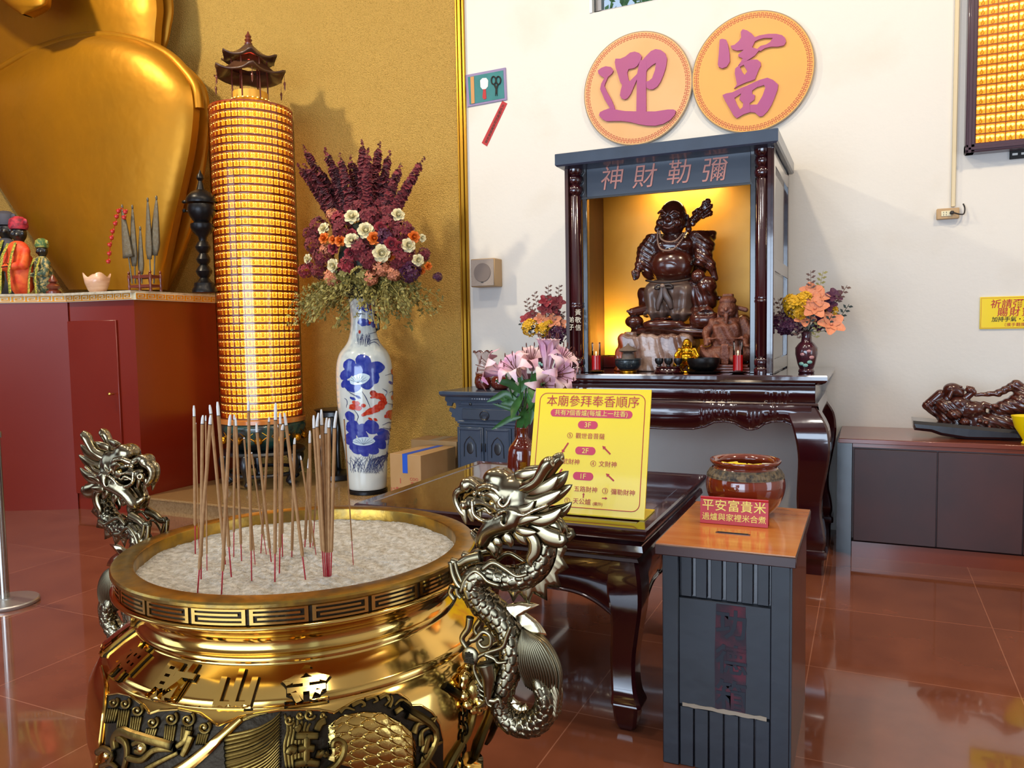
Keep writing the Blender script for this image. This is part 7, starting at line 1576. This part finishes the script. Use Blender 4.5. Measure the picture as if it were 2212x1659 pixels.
bunch(fb, c, [('pink_bloom', bloom('petal_peach'), 1760, 668, 20, -.05), ('pink_bloom', bloom('petal_peach'), 1795, 702, 20, -.05), ('pink_bloom', bloom('petal_peach'), 1765, 645, 18, .0), ('pink_bloom', bloom('petal_peach'), 1740, 690, 16, -.04), ('pink_bloom', bloom('petal_peach'), 1752, 632, 17, .03), ('purple_bloom', bloom('petal_purple'), 1785, 660, 15, .0), ('purple_bloom', bloom('petal_purple'), 1802, 640, 13, .02), ('purple_bloom', bloom('petal_purple'), 1775, 688, 14, -.02), ('purple_bloom', bloom('petal_purple'), 1768, 705, 12, -.02), ('yellow_cluster', me_hyd['petal_yellow'], 1722, 664, 18, -.02), ('yellow_cluster', me_hyd['petal_yellow'], 1712, 655, 14, .0), ('yellow_cluster', me_hyd['petal_yellow'], 1738, 650, 14, .0), ('yellow_cluster', me_hyd['petal_yellow'], 1795, 672, 10, .03), ('purple_cluster', me_hyd['petal_purple'], 1692, 700, 17, .02), ('purple_cluster', me_hyd['petal_purple'], 1715, 705, 14, .0), ('yellow_cluster', me_hyd['petal_yellow'], 1726, 676, 12, -.03)],
    [(1700, 720, .0, 'leaf_bronze'), (1690, 680, .05, 'leaf_bronze'), (1752, 622, .02, 'leaf_bronze'), (1770, 622, .05, 'leaf_olive'), (1808, 650, .0, 'leaf_bronze'), (1790, 680, .06, 'leaf_bronze'), (1780, 715, -.04, 'leaf_dark'), (1760, 728, -.05, 'leaf_olive'), (1722, 730, -.05, 'leaf_bronze'), (1748, 715, -.06, 'leaf_dark'), (1705, 690, .05, 'leaf_bronze'), (1735, 712, -.02, 'leaf_bronze'), (1698, 705, -.04, 'leaf_bronze'), (1812, 690, .02, 'leaf_dark')], 5.28, R)
c = at(1180, 805, 'y', 5.28); c[2] = HZ; t = thing('altar_vase', tuple(c), 'purple vase hidden behind the pink lilies left of the shrine', 'vase'); small_vase(c, 1.0, t)
fb = thing('silk_flower_bunch', tuple(c + A((0, 0, .26))), 'dark red and yellow silk flowers left of the shrine, above the lilies', 'flowers', 'silk flower bunches on the altar')
bunch(fb, c, [('red_bloom', bloom('petal_red'), 1180, 652, 14, 0), ('red_bloom', bloom('petal_wine'), 1178, 670, 14, -.03), ('red_bloom', bloom('petal_wine'), 1205, 655, 14, .0), ('red_bloom', bloom('petal_red'), 1136, 690, 11, .0), ('red_bloom', bloom('petal_wine'), 1150, 682, 11, .0), ('purple_bloom', bloom('petal_wine'), 1196, 668, 12, .0), ('peach_bloom', bloom('petal_peach'), 1195, 695, 15, -.05), ('peach_bloom', bloom('petal_peach'), 1168, 690, 12, -.03), ('peach_bloom', bloom('petal_peach'), 1210, 700, 12, -.03), ('yellow_cluster', me_hyd['petal_yellow'], 1146, 708, 15, -.05), ('yellow_cluster', me_hyd['petal_yellow'], 1172, 712, 12, -.06), ('yellow_cluster', me_hyd['petal_yellow'], 1185, 702, 9, -.06), ('purple_cluster', me_hyd['petal_purple'], 1205, 720, 17, -.02), ('purple_cluster', me_hyd['petal_wine'], 1200, 685, 14, .03)],
    [(1183, 648, .0, 'leaf_bronze'), (1160, 662, .03, 'leaf_bronze'), (1205, 648, .05, 'leaf_bronze'), (1142, 676, .03, 'leaf_bronze'), (1160, 690, -.02, 'leaf_bronze'), (1150, 722, -.03, 'leaf_dark'), (1140, 718, .0, 'leaf_dark'), (1195, 712, -.04, 'leaf_bronze'), (1212, 705, .0, 'leaf_bronze'), (1170, 680, .0, 'leaf_bronze')], 5.28, R)

# ruffled vase on the side cabinet
c = at(1045, 845, 'y', 5.80); c[2] = 1.031; t = thing('ruffled_glass_vase', tuple(c), 'brown and clear glass vase with a ruffled rim on the side cabinet', 'vase')
s_ = 1 / 262.; g = G(); g.lathe([(r * s_, z * s_) for r, z in ((13, 0), (17, 4), (20, 14), (19, 24), (15, 34))], c, 32); put('amber_base', g, M['brown_glaze'], t, ang=180)
g = G(); g.lathe([(r * s_, z * s_) for r, z in ((15, 34), (13, 46), (11, 58), (12, 66), (16, 76), (21, 82))], c, 48, cap=False); gv = g.v[0]; a = np.arctan2(gv[:, 1] - c[1], gv[:, 0] - c[0]); k = np.clip((gv[:, 2] - c[2] - .24) / .07, 0, 1); gv[:, 2] += .008 * np.cos(8 * a) * k; put('clear_neck', g, mat('smoky_glass', '#d8c0b8', .08, coat=.5, alpha=.55), t, ang=180)
g = G(); q = c + A((0, 0, 82 * s_)); g.tube([(c[0] + 21 * s_ * cos(a), c[1] + 21 * s_ * sin(a), c[2] + 82 * s_ + .008 * cos(8 * a)) for a in np.linspace(0, 2 * PI, 64)], .004, 6, cap=False); put('ruffled_rim', g, M['brown_glaze'], t)
c = at(1082, 842, 'y', 5.78); c[2] = 1.031; g = G(); g.lathe([(.05, 0), (.075, .02), (.085, .06), (.07, .10), (.05, .115), (.055, .13), (.045, .13), (.04, .11)], c, 32); put('small_brown_jar', g, M['brown_glaze'], label='small red-brown jar on the side cabinet behind the lilies', cat='jar', ang=60)
# ---------------------------------------------------------------- yellow sign standing on the low table
BR = at(1392, 1124, 'z', TZ + .002); BL = at(1137, 1103, 'z', TZ + .002)
TR = at(1411, 842, 'x', BR[0] + .004); Xs = nrm(BR - BL); wS = np.linalg.norm(BR - BL)
TLd = ray(1155, 838); Ys = nrm(TR - BR); hS = np.linalg.norm(TR - BR); Ys = nrm(Ys - (Ys @ Xs) * Xs)
ys = thing('route_sign', tuple((BL + BR) / 2), 'yellow standing sign with red writing and arrows on the low table', 'sign')
Ns = np.cross(Xs, Ys); g = G(); rr_ = .004; g.prism([(0, 0), (wS, 0), (wS, hS), (0, hS)], .006, BL - Ns * .006, Xs, Ys, bev=.001); put('sign_panel', g, M['yellow_board'], ys)
g = G(); bk = -nrm(A((Ns[0], Ns[1], 0))); v = [BL + A((0, 0, -.001)), BR + A((0, 0, -.001)), BR + bk * .17 + A((0, 0, -.001)), BL + bk * .17 + A((0, 0, -.001))]; g.add(v + [x + A((0, 0, .005)) for x in v], [(0, 3, 2, 1), (4, 5, 6, 7), (0, 1, 5, 4), (1, 2, 6, 5), (2, 3, 7, 6), (3, 0, 4, 7)]); put('sign_foot', g, M['yellow_board'], ys)
def onsign(px, py, d=.0005):
    r = ray(px, py); t = ((BL - EYE) @ Ns) / (r @ Ns); p = EYE + r * t; return p + Ns * d
def s6(x, y): return (1140 + x / 5.183, 820 + y / 5.183)
def uv(px, py): q = onsign(px, py) - BL; return A((q @ Xs, q @ Ys))
g = G(); u0, u1 = uv(*s6(75, 300))[0] * 0 + .022, wS - .022; v0, v1 = .028, hS - .020; r_ = .03; lp_ = []
for cx_, cy_, a0 in ((u1 - r_, v1 - r_, 0), (u0 + r_, v1 - r_, PI / 2), (u0 + r_, v0 + r_, PI), (u1 - r_, v0 + r_, 3 * PI / 2)):
    for k in range(7): a = a0 + k * PI / 12; lp_.append(BL + Xs * (cx_ + r_ * cos(a)) + Ys * (cy_ + r_ * sin(a)) + Ns * .0006)
g.tube(lp_ + [lp_[0], lp_[1]], .0016, 5, flat=.6, up=Ns, cap=False); put('red_border', g, M['sign_red'], ys)
def stext(g, s, x, y, size, bold=.0, d=.0008, sp=1.): g.join(text(s, size, .0005, bold, spacing=sp), frame(onsign(*s6(x, y), d), Xs, Ys))
def scl(px): return px / 5.183 * 3.0 / FPX
g = G(); stext(g, '本廟參拜奉香順序', 720, 243, scl(140), .0, sp=.99); put('sign_title', g, M['sign_red'], ys, ang=0)
g = G()
for x, y, w_, h_ in ((705, 382, 975, 90), (673, 508, 236, 92), (645, 797, 240, 92), (620, 1082, 240, 92)):
    W_, H_2 = scl(w_), scl(h_); c = onsign(*s6(x, y), .0004); r_ = H_2 / 2; p = [((W_ / 2 - r_) * (1 if cos(a) > 0 else -1) + r_ * cos(a), r_ * sin(a)) for a in np.linspace(-PI / 2, 1.5 * PI, 33)[:-1]]
    g = G(); g.prism(p, .0006, c, Xs, Ys); pb = put('pink_pill', g, M['sign_pink'], ys)
g = G(); stext(g, '共有7個香爐(每爐上一柱香)', 705, 382, scl(72), .0, .0015)
for s, x, y in (('3F', 673, 508), ('2F', 645, 797), ('1F', 622, 1082)): stext(g, s, x, y, scl(84), .0, .0015)
put('pill_lettering', g, M['sign_text_y'], ys, ang=0)
g = G()
for s, x, y, z in (('觀世音菩薩', 698, 632, 76), ('武財神', 485, 918, 76), ('文財神', 895, 947, 78), ('五路財神', 648, 1228, 76), ('彌勒財神', 1065, 1262, 76), ('天公爐', 605, 1363, 78), ('(廟外)', 782, 1395, 48), ('祖師', 330, 1206, 70)): g = G(); stext(g, s, x, y, scl(z) * .92, .0); put('sign_line', g, M['sign_red'], ys, ang=0)
for s, x, y in (('⑤', 473, 624), ('⑥', 333, 912), ('④', 733, 940), ('②', 452, 1212), ('③', 866, 1246), ('①', 442, 1355), ('⑦', 150, 1196)): g = G(); stext(g, s, x, y, scl(80), .0); put('circled_number', g, M['sign_red'], ys, ang=0)
g = G()
for x0, y0, x1, y1, wd in ((455, 708, 380, 822, 18), (925, 835, 835, 742, 18), (385, 1000, 310, 1110, 18), (965, 1135, 875, 1050, 18), (622, 1325, 627, 1266, 12), (832, 1328, 893, 1330, 12)):
    a, b = uv(*s6(x0, y0)), uv(*s6(x1, y1)); d = (b - a) / np.linalg.norm(b - a); n_ = A((-d[1], d[0])); w_ = scl(wd) / 2; hl = w_ * 4.2; m_ = b - d * hl
    g.prism([a + n_ * w_, a - n_ * w_, m_ - n_ * w_, m_ - n_ * w_ * 2.5, b, m_ + n_ * w_ * 2.5, m_ + n_ * w_], .0006, BL + Ns * .0005, Xs, Ys)
put('arrow', g, M['sign_red'], ys)

# ---------------------------------------------------------------- brown jar of rice bags and red tent sign on the donation box
c = A((at(1610, 1050, 'y', 3.12)[0], 3.115, DZ)); jr = thing('round_jar', tuple(c), 'round reddish brown glazed jar with a carved band on the donation box', 'jar')
P2 = [(.085, 0), (.10, .01), (.128, .045), (.145, .085), (.150, .118), (.145, .15), (.130, .175), (.122, .186), (.120, .192), (.132, .205), (.134, .212), (.130, .216), (.116, .208), (.110, .195), (.118, .17), (.13, .12), (.115, .05), (.07, .02), (0, .018)]
g = G(); g.lathe(spline([(r, z) for r, z in P2], 90).tolist(), c, 64, cap=False); put('jar_body', g, M['pot_glaze'], jr, ang=180)
g = G(); zs = np.linspace(.150, .184, 14); P3 = []
for a in np.linspace(0, 2 * PI, 260, endpoint=False):
    col = []
    for z in zs:
        r = float(np.interp(z, [p[1] for p in P2[3:10]], [p[0] for p in P2[3:10]])); e = .002 + .0035 * (abs(sin(a * 22)) > .45) * (z > .156) * (z < .178); col.append((c[0] + (r + e) * cos(a), c[1] + (r + e) * sin(a), DZ + z))
    P3.append(col)
g.grid(np.array(P3), closed_u=True); put('carved_band', g, M['pot_band'], jr, ang=180)
for k, (x, y, rz_, tl, m_, lab) in enumerate(((-.055, -.03, .3, .25, 'yellow_board', 'leftmost folded yellow pouch showing above the jar rim'), (-.02, -.045, -.5, .1, 'yellow_board', 'second folded yellow pouch from the left in the jar'), (.045, -.04, .2, .2, 'yellow_board', 'small yellow pouch at the right inside the jar'), (.075, -.03, -.3, .45, 'cream_stone', 'pale yellow pouch tip at the far right inside the jar'))):
    g = G(); q = c + A((x, y, .188)); Rm = rotz(rz_) @ rotx(tl) @ roty(.2 * (-1) ** k); g.box(q, (.07, .045, .016), .006, R=Rm); g.box(q + A((.01, 0, .012)), (.045, .03, .012), .005, R=rotz(rz_ + .5) @ rotx(-tl)); put('rice_pouch', g, M[m_], label=lab, cat='pouch', group='rice pouches in the jar')
TL_, TR_, BRr, BLr = at(1518, 1071, 'y', 2.93), at(1663, 1081, 'y', 2.93), at(1659, 1141, 'z', DZ + .001), at(1512, 1129, 'z', DZ + .001)
X2 = nrm(BRr - BLr); w2 = np.linalg.norm(BRr - BLr); h2_ = .105; lean = nrm(A((X2[1], -X2[0], 0))) * -1; Y2 = nrm(A((0, 0, 1)) + lean * .14)
rs_ = thing('red_tent_sign', tuple((BRr + BLr) / 2), 'small red tent sign with yellow writing in front of the brown jar', 'sign'); N2 = np.cross(X2, Y2)
tt_ = at(1663, 1081, 'x', BRr[0] + .004); h2_ = (tt_[2] - DZ) / Y2[2]
g = G(); g.prism([(0, 0), (w2, 0), (w2, h2_), (0, h2_)], .004, BLr - N2 * .004, X2, Y2, bev=.0008); T_0 = BLr + Y2 * h2_; g.prism([(0, 0), (w2, 0), (w2, h2_), (0, h2_)], .004, BLr + lean * (h2_ * .45), X2, nrm(T_0 - (BLr + lean * (h2_ * .45)))); put('acrylic_sheet', g, M['red_acrylic'], rs_)
g = G(); g.join(text('平安富貴米', .045, .0006, .006, spacing=1.06), frame(BLr + X2 * w2 * .5 + Y2 * h2_ * .70 + N2 * .0006, X2, Y2)); g.join(text('過爐與家裡米合煮', .0288, .0006, .004, spacing=1.0), frame(BLr + X2 * w2 * .5 + Y2 * h2_ * .27 + N2 * .0006, X2, Y2)); put('yellow_lettering', g, M['sign_text_y'], rs_, ang=0)

# ---------------------------------------------------------------- brown bottle vase with lilies on the low table
c = at(1130, 1020, 'y', 3.30); c[2] = TZ; kz = 1680 / 3.45
lv = thing('bottle_vase', tuple(c), 'glossy brown bottle vase on the low table behind the yellow sign', 'vase')
zt = at(1130, 924, 'y', 3.3)[2] - TZ
g = G(); g.lathe(spline([(.05, 0), (.056, .006), (.066, .03), (.074, .075), (.066, zt - .10), (.044, zt - .065), (.030, zt - .045), (.027, zt - .02), (.029, zt), (.026, zt), (.022, zt - .03)], 60).tolist(), c, 40); put('vase_body', g, M['brown_glaze'], lv, ang=180)
g = G(); g.join(text('壽', .035, .001, .004), frame(c + A((.03, -.068, .10)), (cos(.4), sin(.4), 0), (0, 0, 1))); put('gilt_character', g, M['fish_gold'], lv, ang=0)
top = c + A((0, 0, zt)); lb_ = thing('lily_bouquet', tuple(top), 'bouquet of large pink lilies with dark green leaves in the brown bottle vase', 'flowers')
def lily(p, d, s, R, mt, open_=1.):
    """six recurved petals, stamens and pistil"""
    g = G(); d = nrm(d); X = nrm(np.cross(d, (.2, .3, 1))); Y = np.cross(d, X)
    for k in range(6):
        a = k * PI / 3 + .2; o = X * cos(a) + Y * sin(a); W_ = s * (.21 if k % 2 else .15); rows = []
        for i in range(11):
            v = i / 10; rad = s * (.07 + open_ * (.62 * v ** 1.5)); ht = s * (1.0 * v ** .8 - open_ * .62 * max(0, v - .55) ** 1.5 * 3.2); cc = A(p) + o * rad + d * ht; w_ = W_ * sin(PI * (.09 + .87 * v)) ** .9
            T_2 = np.cross(d, o); rows.append([cc + T_2 * w_ * u + d * (abs(u) ** 1.5) * w_ * .22 * (1 - v) + d * .004 * sin(v * 22 + u * 3) * abs(u) for u in (-1, -.6, -.25, 0, .25, .6, 1)])
        g.grid(np.array(rows))
    g2 = G()
    for k in range(6):
        a = k * PI / 3 + .5; o = X * cos(a) + Y * sin(a); e = A(p) + d * s * .85 + o * s * .26; g2.tube([A(p) + d * s * .1, A(p) + d * s * .5 + o * s * .1, e], .0013, 4); g2.ell(e, (.003, .003, .011), 6)
    g2.tube([A(p), A(p) + d * s * .95], .0018, 5); return g, g2
R = random.Random(9); LY = 3.25
def lp3(px, py, dy=0): return at(px, py, 'y', LY + dy)
for px, py, dy, d, s, mt, op in ((1092, 808, -.06, (-.95, -.45, .35), .15, 'lily_pink', 1), (1122, 812, -.10, (-.15, -.8, .75), .135, 'lily_pink', 1), (1150, 800, .02, (.15, -.5, .9), .14, 'lily_pale', 1), (1182, 800, -.02, (.05, .0, 1), .185, 'lily_pink', .4), (1190, 812, -.10, (.95, -.5, .15), .14, 'lily_pink', 1), (1172, 830, -.12, (.55, -.85, -.05), .13, 'lily_pale', 1), (1200, 795, .03, (.7, -.1, .8), .135, 'lily_pink', 1), (1138, 822, .05, (-.5, -.2, .9), .10, 'lily_pale', .9)):
    p = lp3(px, py, dy); g, g2 = lily(p, d, s, R, mt, op); f_ = put('lily_flower', g, M[mt], lb_, ang=180); put('stamen', g2, M['anther'], f_, ang=180)
    g = G(); g.tube(spline([top - A((0, 0, .1)), top + A((0, 0, .04)), (top + p) / 2 + A((0, 0, .0)), p], 12), .004, 6); put('lily_stem', g, M['leaf_green'], lb_)
def blade(p0, p1, p2, w_):
    g = G(); q = spline([p0, (A(p0) + A(p1)) / 2, p1, (A(p1) + A(p2)) / 2, p2], 14); rows = []
    for i, p in enumerate(q):
        v = i / 13; T_2 = nrm(q[min(i + 1, 13)] - q[max(i - 1, 0)]); S = nrm(np.cross(T_2, FW)); ww = w_ * sin(PI * (.06 + .92 * v)) ** .8
        rows.append([p - S * ww - FW * ww * .35, p, p + S * ww - FW * ww * .35])
    g.grid(np.array(rows)); return g
for a, b, c_, w_ in (((1125, 900), (1100, 905), (1062, 928), 7), ((1125, 870), (1090, 850), (1052, 868), 8), ((1130, 850), (1100, 828), (1070, 822), 9), ((1135, 880), (1125, 910), (1118, 936), 9), ((1130, 850), (1112, 880), (1105, 905), 9), ((1140, 850), (1150, 880), (1145, 918), 9), ((1150, 850), (1175, 835), (1212, 822), 8), ((1140, 840), (1160, 862), (1185, 850), 10), ((1120, 840), (1100, 870), (1082, 872), 9), ((1130, 830), (1118, 812), (1100, 830), 9), ((1145, 830), (1160, 812), (1180, 830), 9), ((1140, 860), (1162, 890), (1160, 912), 8), ((1112, 850), (1092, 862), (1075, 856), 8), ((1150, 820), (1130, 832), (1120, 850), 10), ((1136, 890), (1140, 905), (1134, 925), 8), ((1160, 845), (1190, 845), (1222, 850), 7), ((1128, 880), (1104, 884), (1064, 872), 5)):
    dy = R.uniform(-.06, .04); g = blade(lp3(*a, dy * .3), lp3(*b, dy), lp3(*c_, dy * 1.6), w_ * 3.2 / FPX); put('lily_leaf', g, M['leaf_green'], lb_, ang=180)

# ---------------------------------------------------------------- reclining Buddha carving on the right cabinet
QY = 5.74; UQ = (at(2100, 850, 'y', QY)[0] - at(2000, 850, 'y', QY)[0]) / 345.6
def s7(x, y, w_=0.): p = at(1780 + x / 3.456, 780 + y / 3.456, 'y', QY); p[1] -= w_ * UQ; return p
def rq(a, b, c): return (a * UQ, c * UQ, b * UQ)
CT = .777; rb_ = thing('reclining_buddha_carving', tuple(s7(1100, 580)), 'dark wood carving of a reclining laughing Buddha on a long base at the right', 'carving')
bz = at(2100, 948, 'y', 5.62)[2] - CT
g = G(); q = [(s7(x, y)[0], s7(x, y)[2]) for x, y in ((658, 452), (870, 470), (1500, 530), (1700, 540), (1760, 590), (1500, 600), (1050, 590), (860, 560), (790, 535), (665, 520))]
zmin = min(v[1] for v in q); q = [(x, z - zmin + CT) for x, z in q]; dzq = CT - zmin
g.prism(q, .26, (0, QY + .13, 0), (1, 0, 0), (0, 0, 1), bev=.02); put('plank_base', g, M['black_lacquer'], rb_)
def Q(x, y, w_=0): p = s7(x, y, w_); p[2] += dzq; return p
lo, hi = Q(700, 620), Q(1760, 130); b = Body((lo[0], QY - 190 * UQ, CT + .02), (hi[0], QY + 190 * UQ, hi[2]), .0046)
b.limb(Q(900, 360), Q(1100, 400), 75 * UQ, 90 * UQ, .02).ball(Q(1110, 375, 30), rq(95, 68, 80), .01).ball(Q(1000, 330), rq(90, 60, 90), .02)
b.limb(Q(870, 270, -20), Q(770, 355, -20), 42 * UQ, 40 * UQ, .01).limb(Q(800, 390, -20), Q(880, 430, -20), 30 * UQ, 40 * UQ, .02)
b.ball(Q(965, 412, 80), rq(56, 44, 50), .006).ball(Q(1040, 465, 90), rq(38, 30, 34), .006).ball(Q(905, 450, 10), rq(60, 60, 60), .02)
b.limb(Q(1060, 290, 30), Q(1110, 250, 40), 30 * UQ, 26 * UQ, .01).ball(Q(1085, 232, 40), rq(36, 28, 34), .008)
for k in range(4): b.limb(Q(1070 + k * 14, 222, 50), Q(1062 + k * 14, 206 + k * 3, 48), 9 * UQ, 7 * UQ, .003)
b.limb(Q(1130, 275, 0), Q(1300, 262, 0), 14 * UQ, 26 * UQ, .01).limb(Q(1300, 262, 0), Q(1440, 192, 0), 30 * UQ, 34 * UQ, .01).limb(Q(1430, 200), Q(1480, 240), 34 * UQ, 60 * UQ, .02)
b.limb(Q(1180, 340, 50), Q(1260, 365, 60), 26 * UQ, 20 * UQ, .006).ball(Q(1265, 352, 70), rq(26, 20, 20), .006)
b.limb(Q(1290, 390), Q(1520, 330), 62 * UQ, 100 * UQ, .02).limb(Q(1500, 330), Q(1700, 330), 110 * UQ, 80 * UQ, .02).limb(Q(1150, 470, 20), Q(1650, 500, 20), 70 * UQ, 66 * UQ, .02).limb(Q(960, 470), Q(1160, 500, 30), 50 * UQ, 50 * UQ, .02)
for x, y in ((1140, 505), (1180, 525), (1220, 510), (1260, 530), (1300, 520), (1150, 460), (1200, 470)): b.ball(Q(x, y, 95), 16 * UQ, .006)
b.ripple(lambda X: .0018 * np.sin((X[..., 2] * .8 + (X[..., 0] - .5) * .42) / UQ * .17) * (X[..., 0] > Q(1170, 0)[0]) + .0015 * np.sin((X[..., 0] + X[..., 2]) / UQ * .16) * ((X[..., 0] < Q(1040, 0)[0]) & (X[..., 2] < Q(0, 300)[2])))
put('carved_body', b.g(), M['carved_wood'], rb_, ang=180)
lo, hi = Q(850, 330), Q(1080, 150); b = Body((lo[0], QY - 110 * UQ, lo[2]), (hi[0], QY + 110 * UQ, hi[2]), .003); hq = 10
b.ball(Q(955, 232, hq), rq(70, 56, 60), .02).ball(Q(1000, 250, hq), rq(48, 42, 50), .02).limb(Q(930, 270, 0), Q(920, 320, 0), 40 * UQ, 46 * UQ, .02)
b.ball(Q(1036, 238, hq), rq(18, 14, 14), .008)
for s in (-1, 1): b.ball(Q(1020, 262, hq + s * 24), rq(22, 20, 18), .01).ball(Q(1008, 216, hq + s * 24), rq(16, 5, 12), .004, sub=True).limb(Q(950, 240, hq + s * 58), Q(930, 285, hq + s * 56), 13 * UQ, 17 * UQ, .006)
b.ball(Q(1046, 262, hq), rq(10, 4, 20), .003, sub=True).ball(Q(1020, 210, hq), rq(14, 8, 36), .006); put('carved_head', b.g(), M['carved_wood'], rb_, ang=180)
c = at(2222, 955, 'y', 5.53); c[2] = CT; g = G(); g.lathe([(.035, 0), (.04, .005), (.03, .02), (.04, .04), (.075, .10), (.095, .17), (.09, .17), (.06, .08), (0, .05)], c, 32, cap=False); put('yellow_cup', g, M['yellow_board'], label='bright yellow footed cup cut off by the right edge', cat='cup', ang=60)
# black lamp pole and grey bin glimpsed between altar and low cabinet
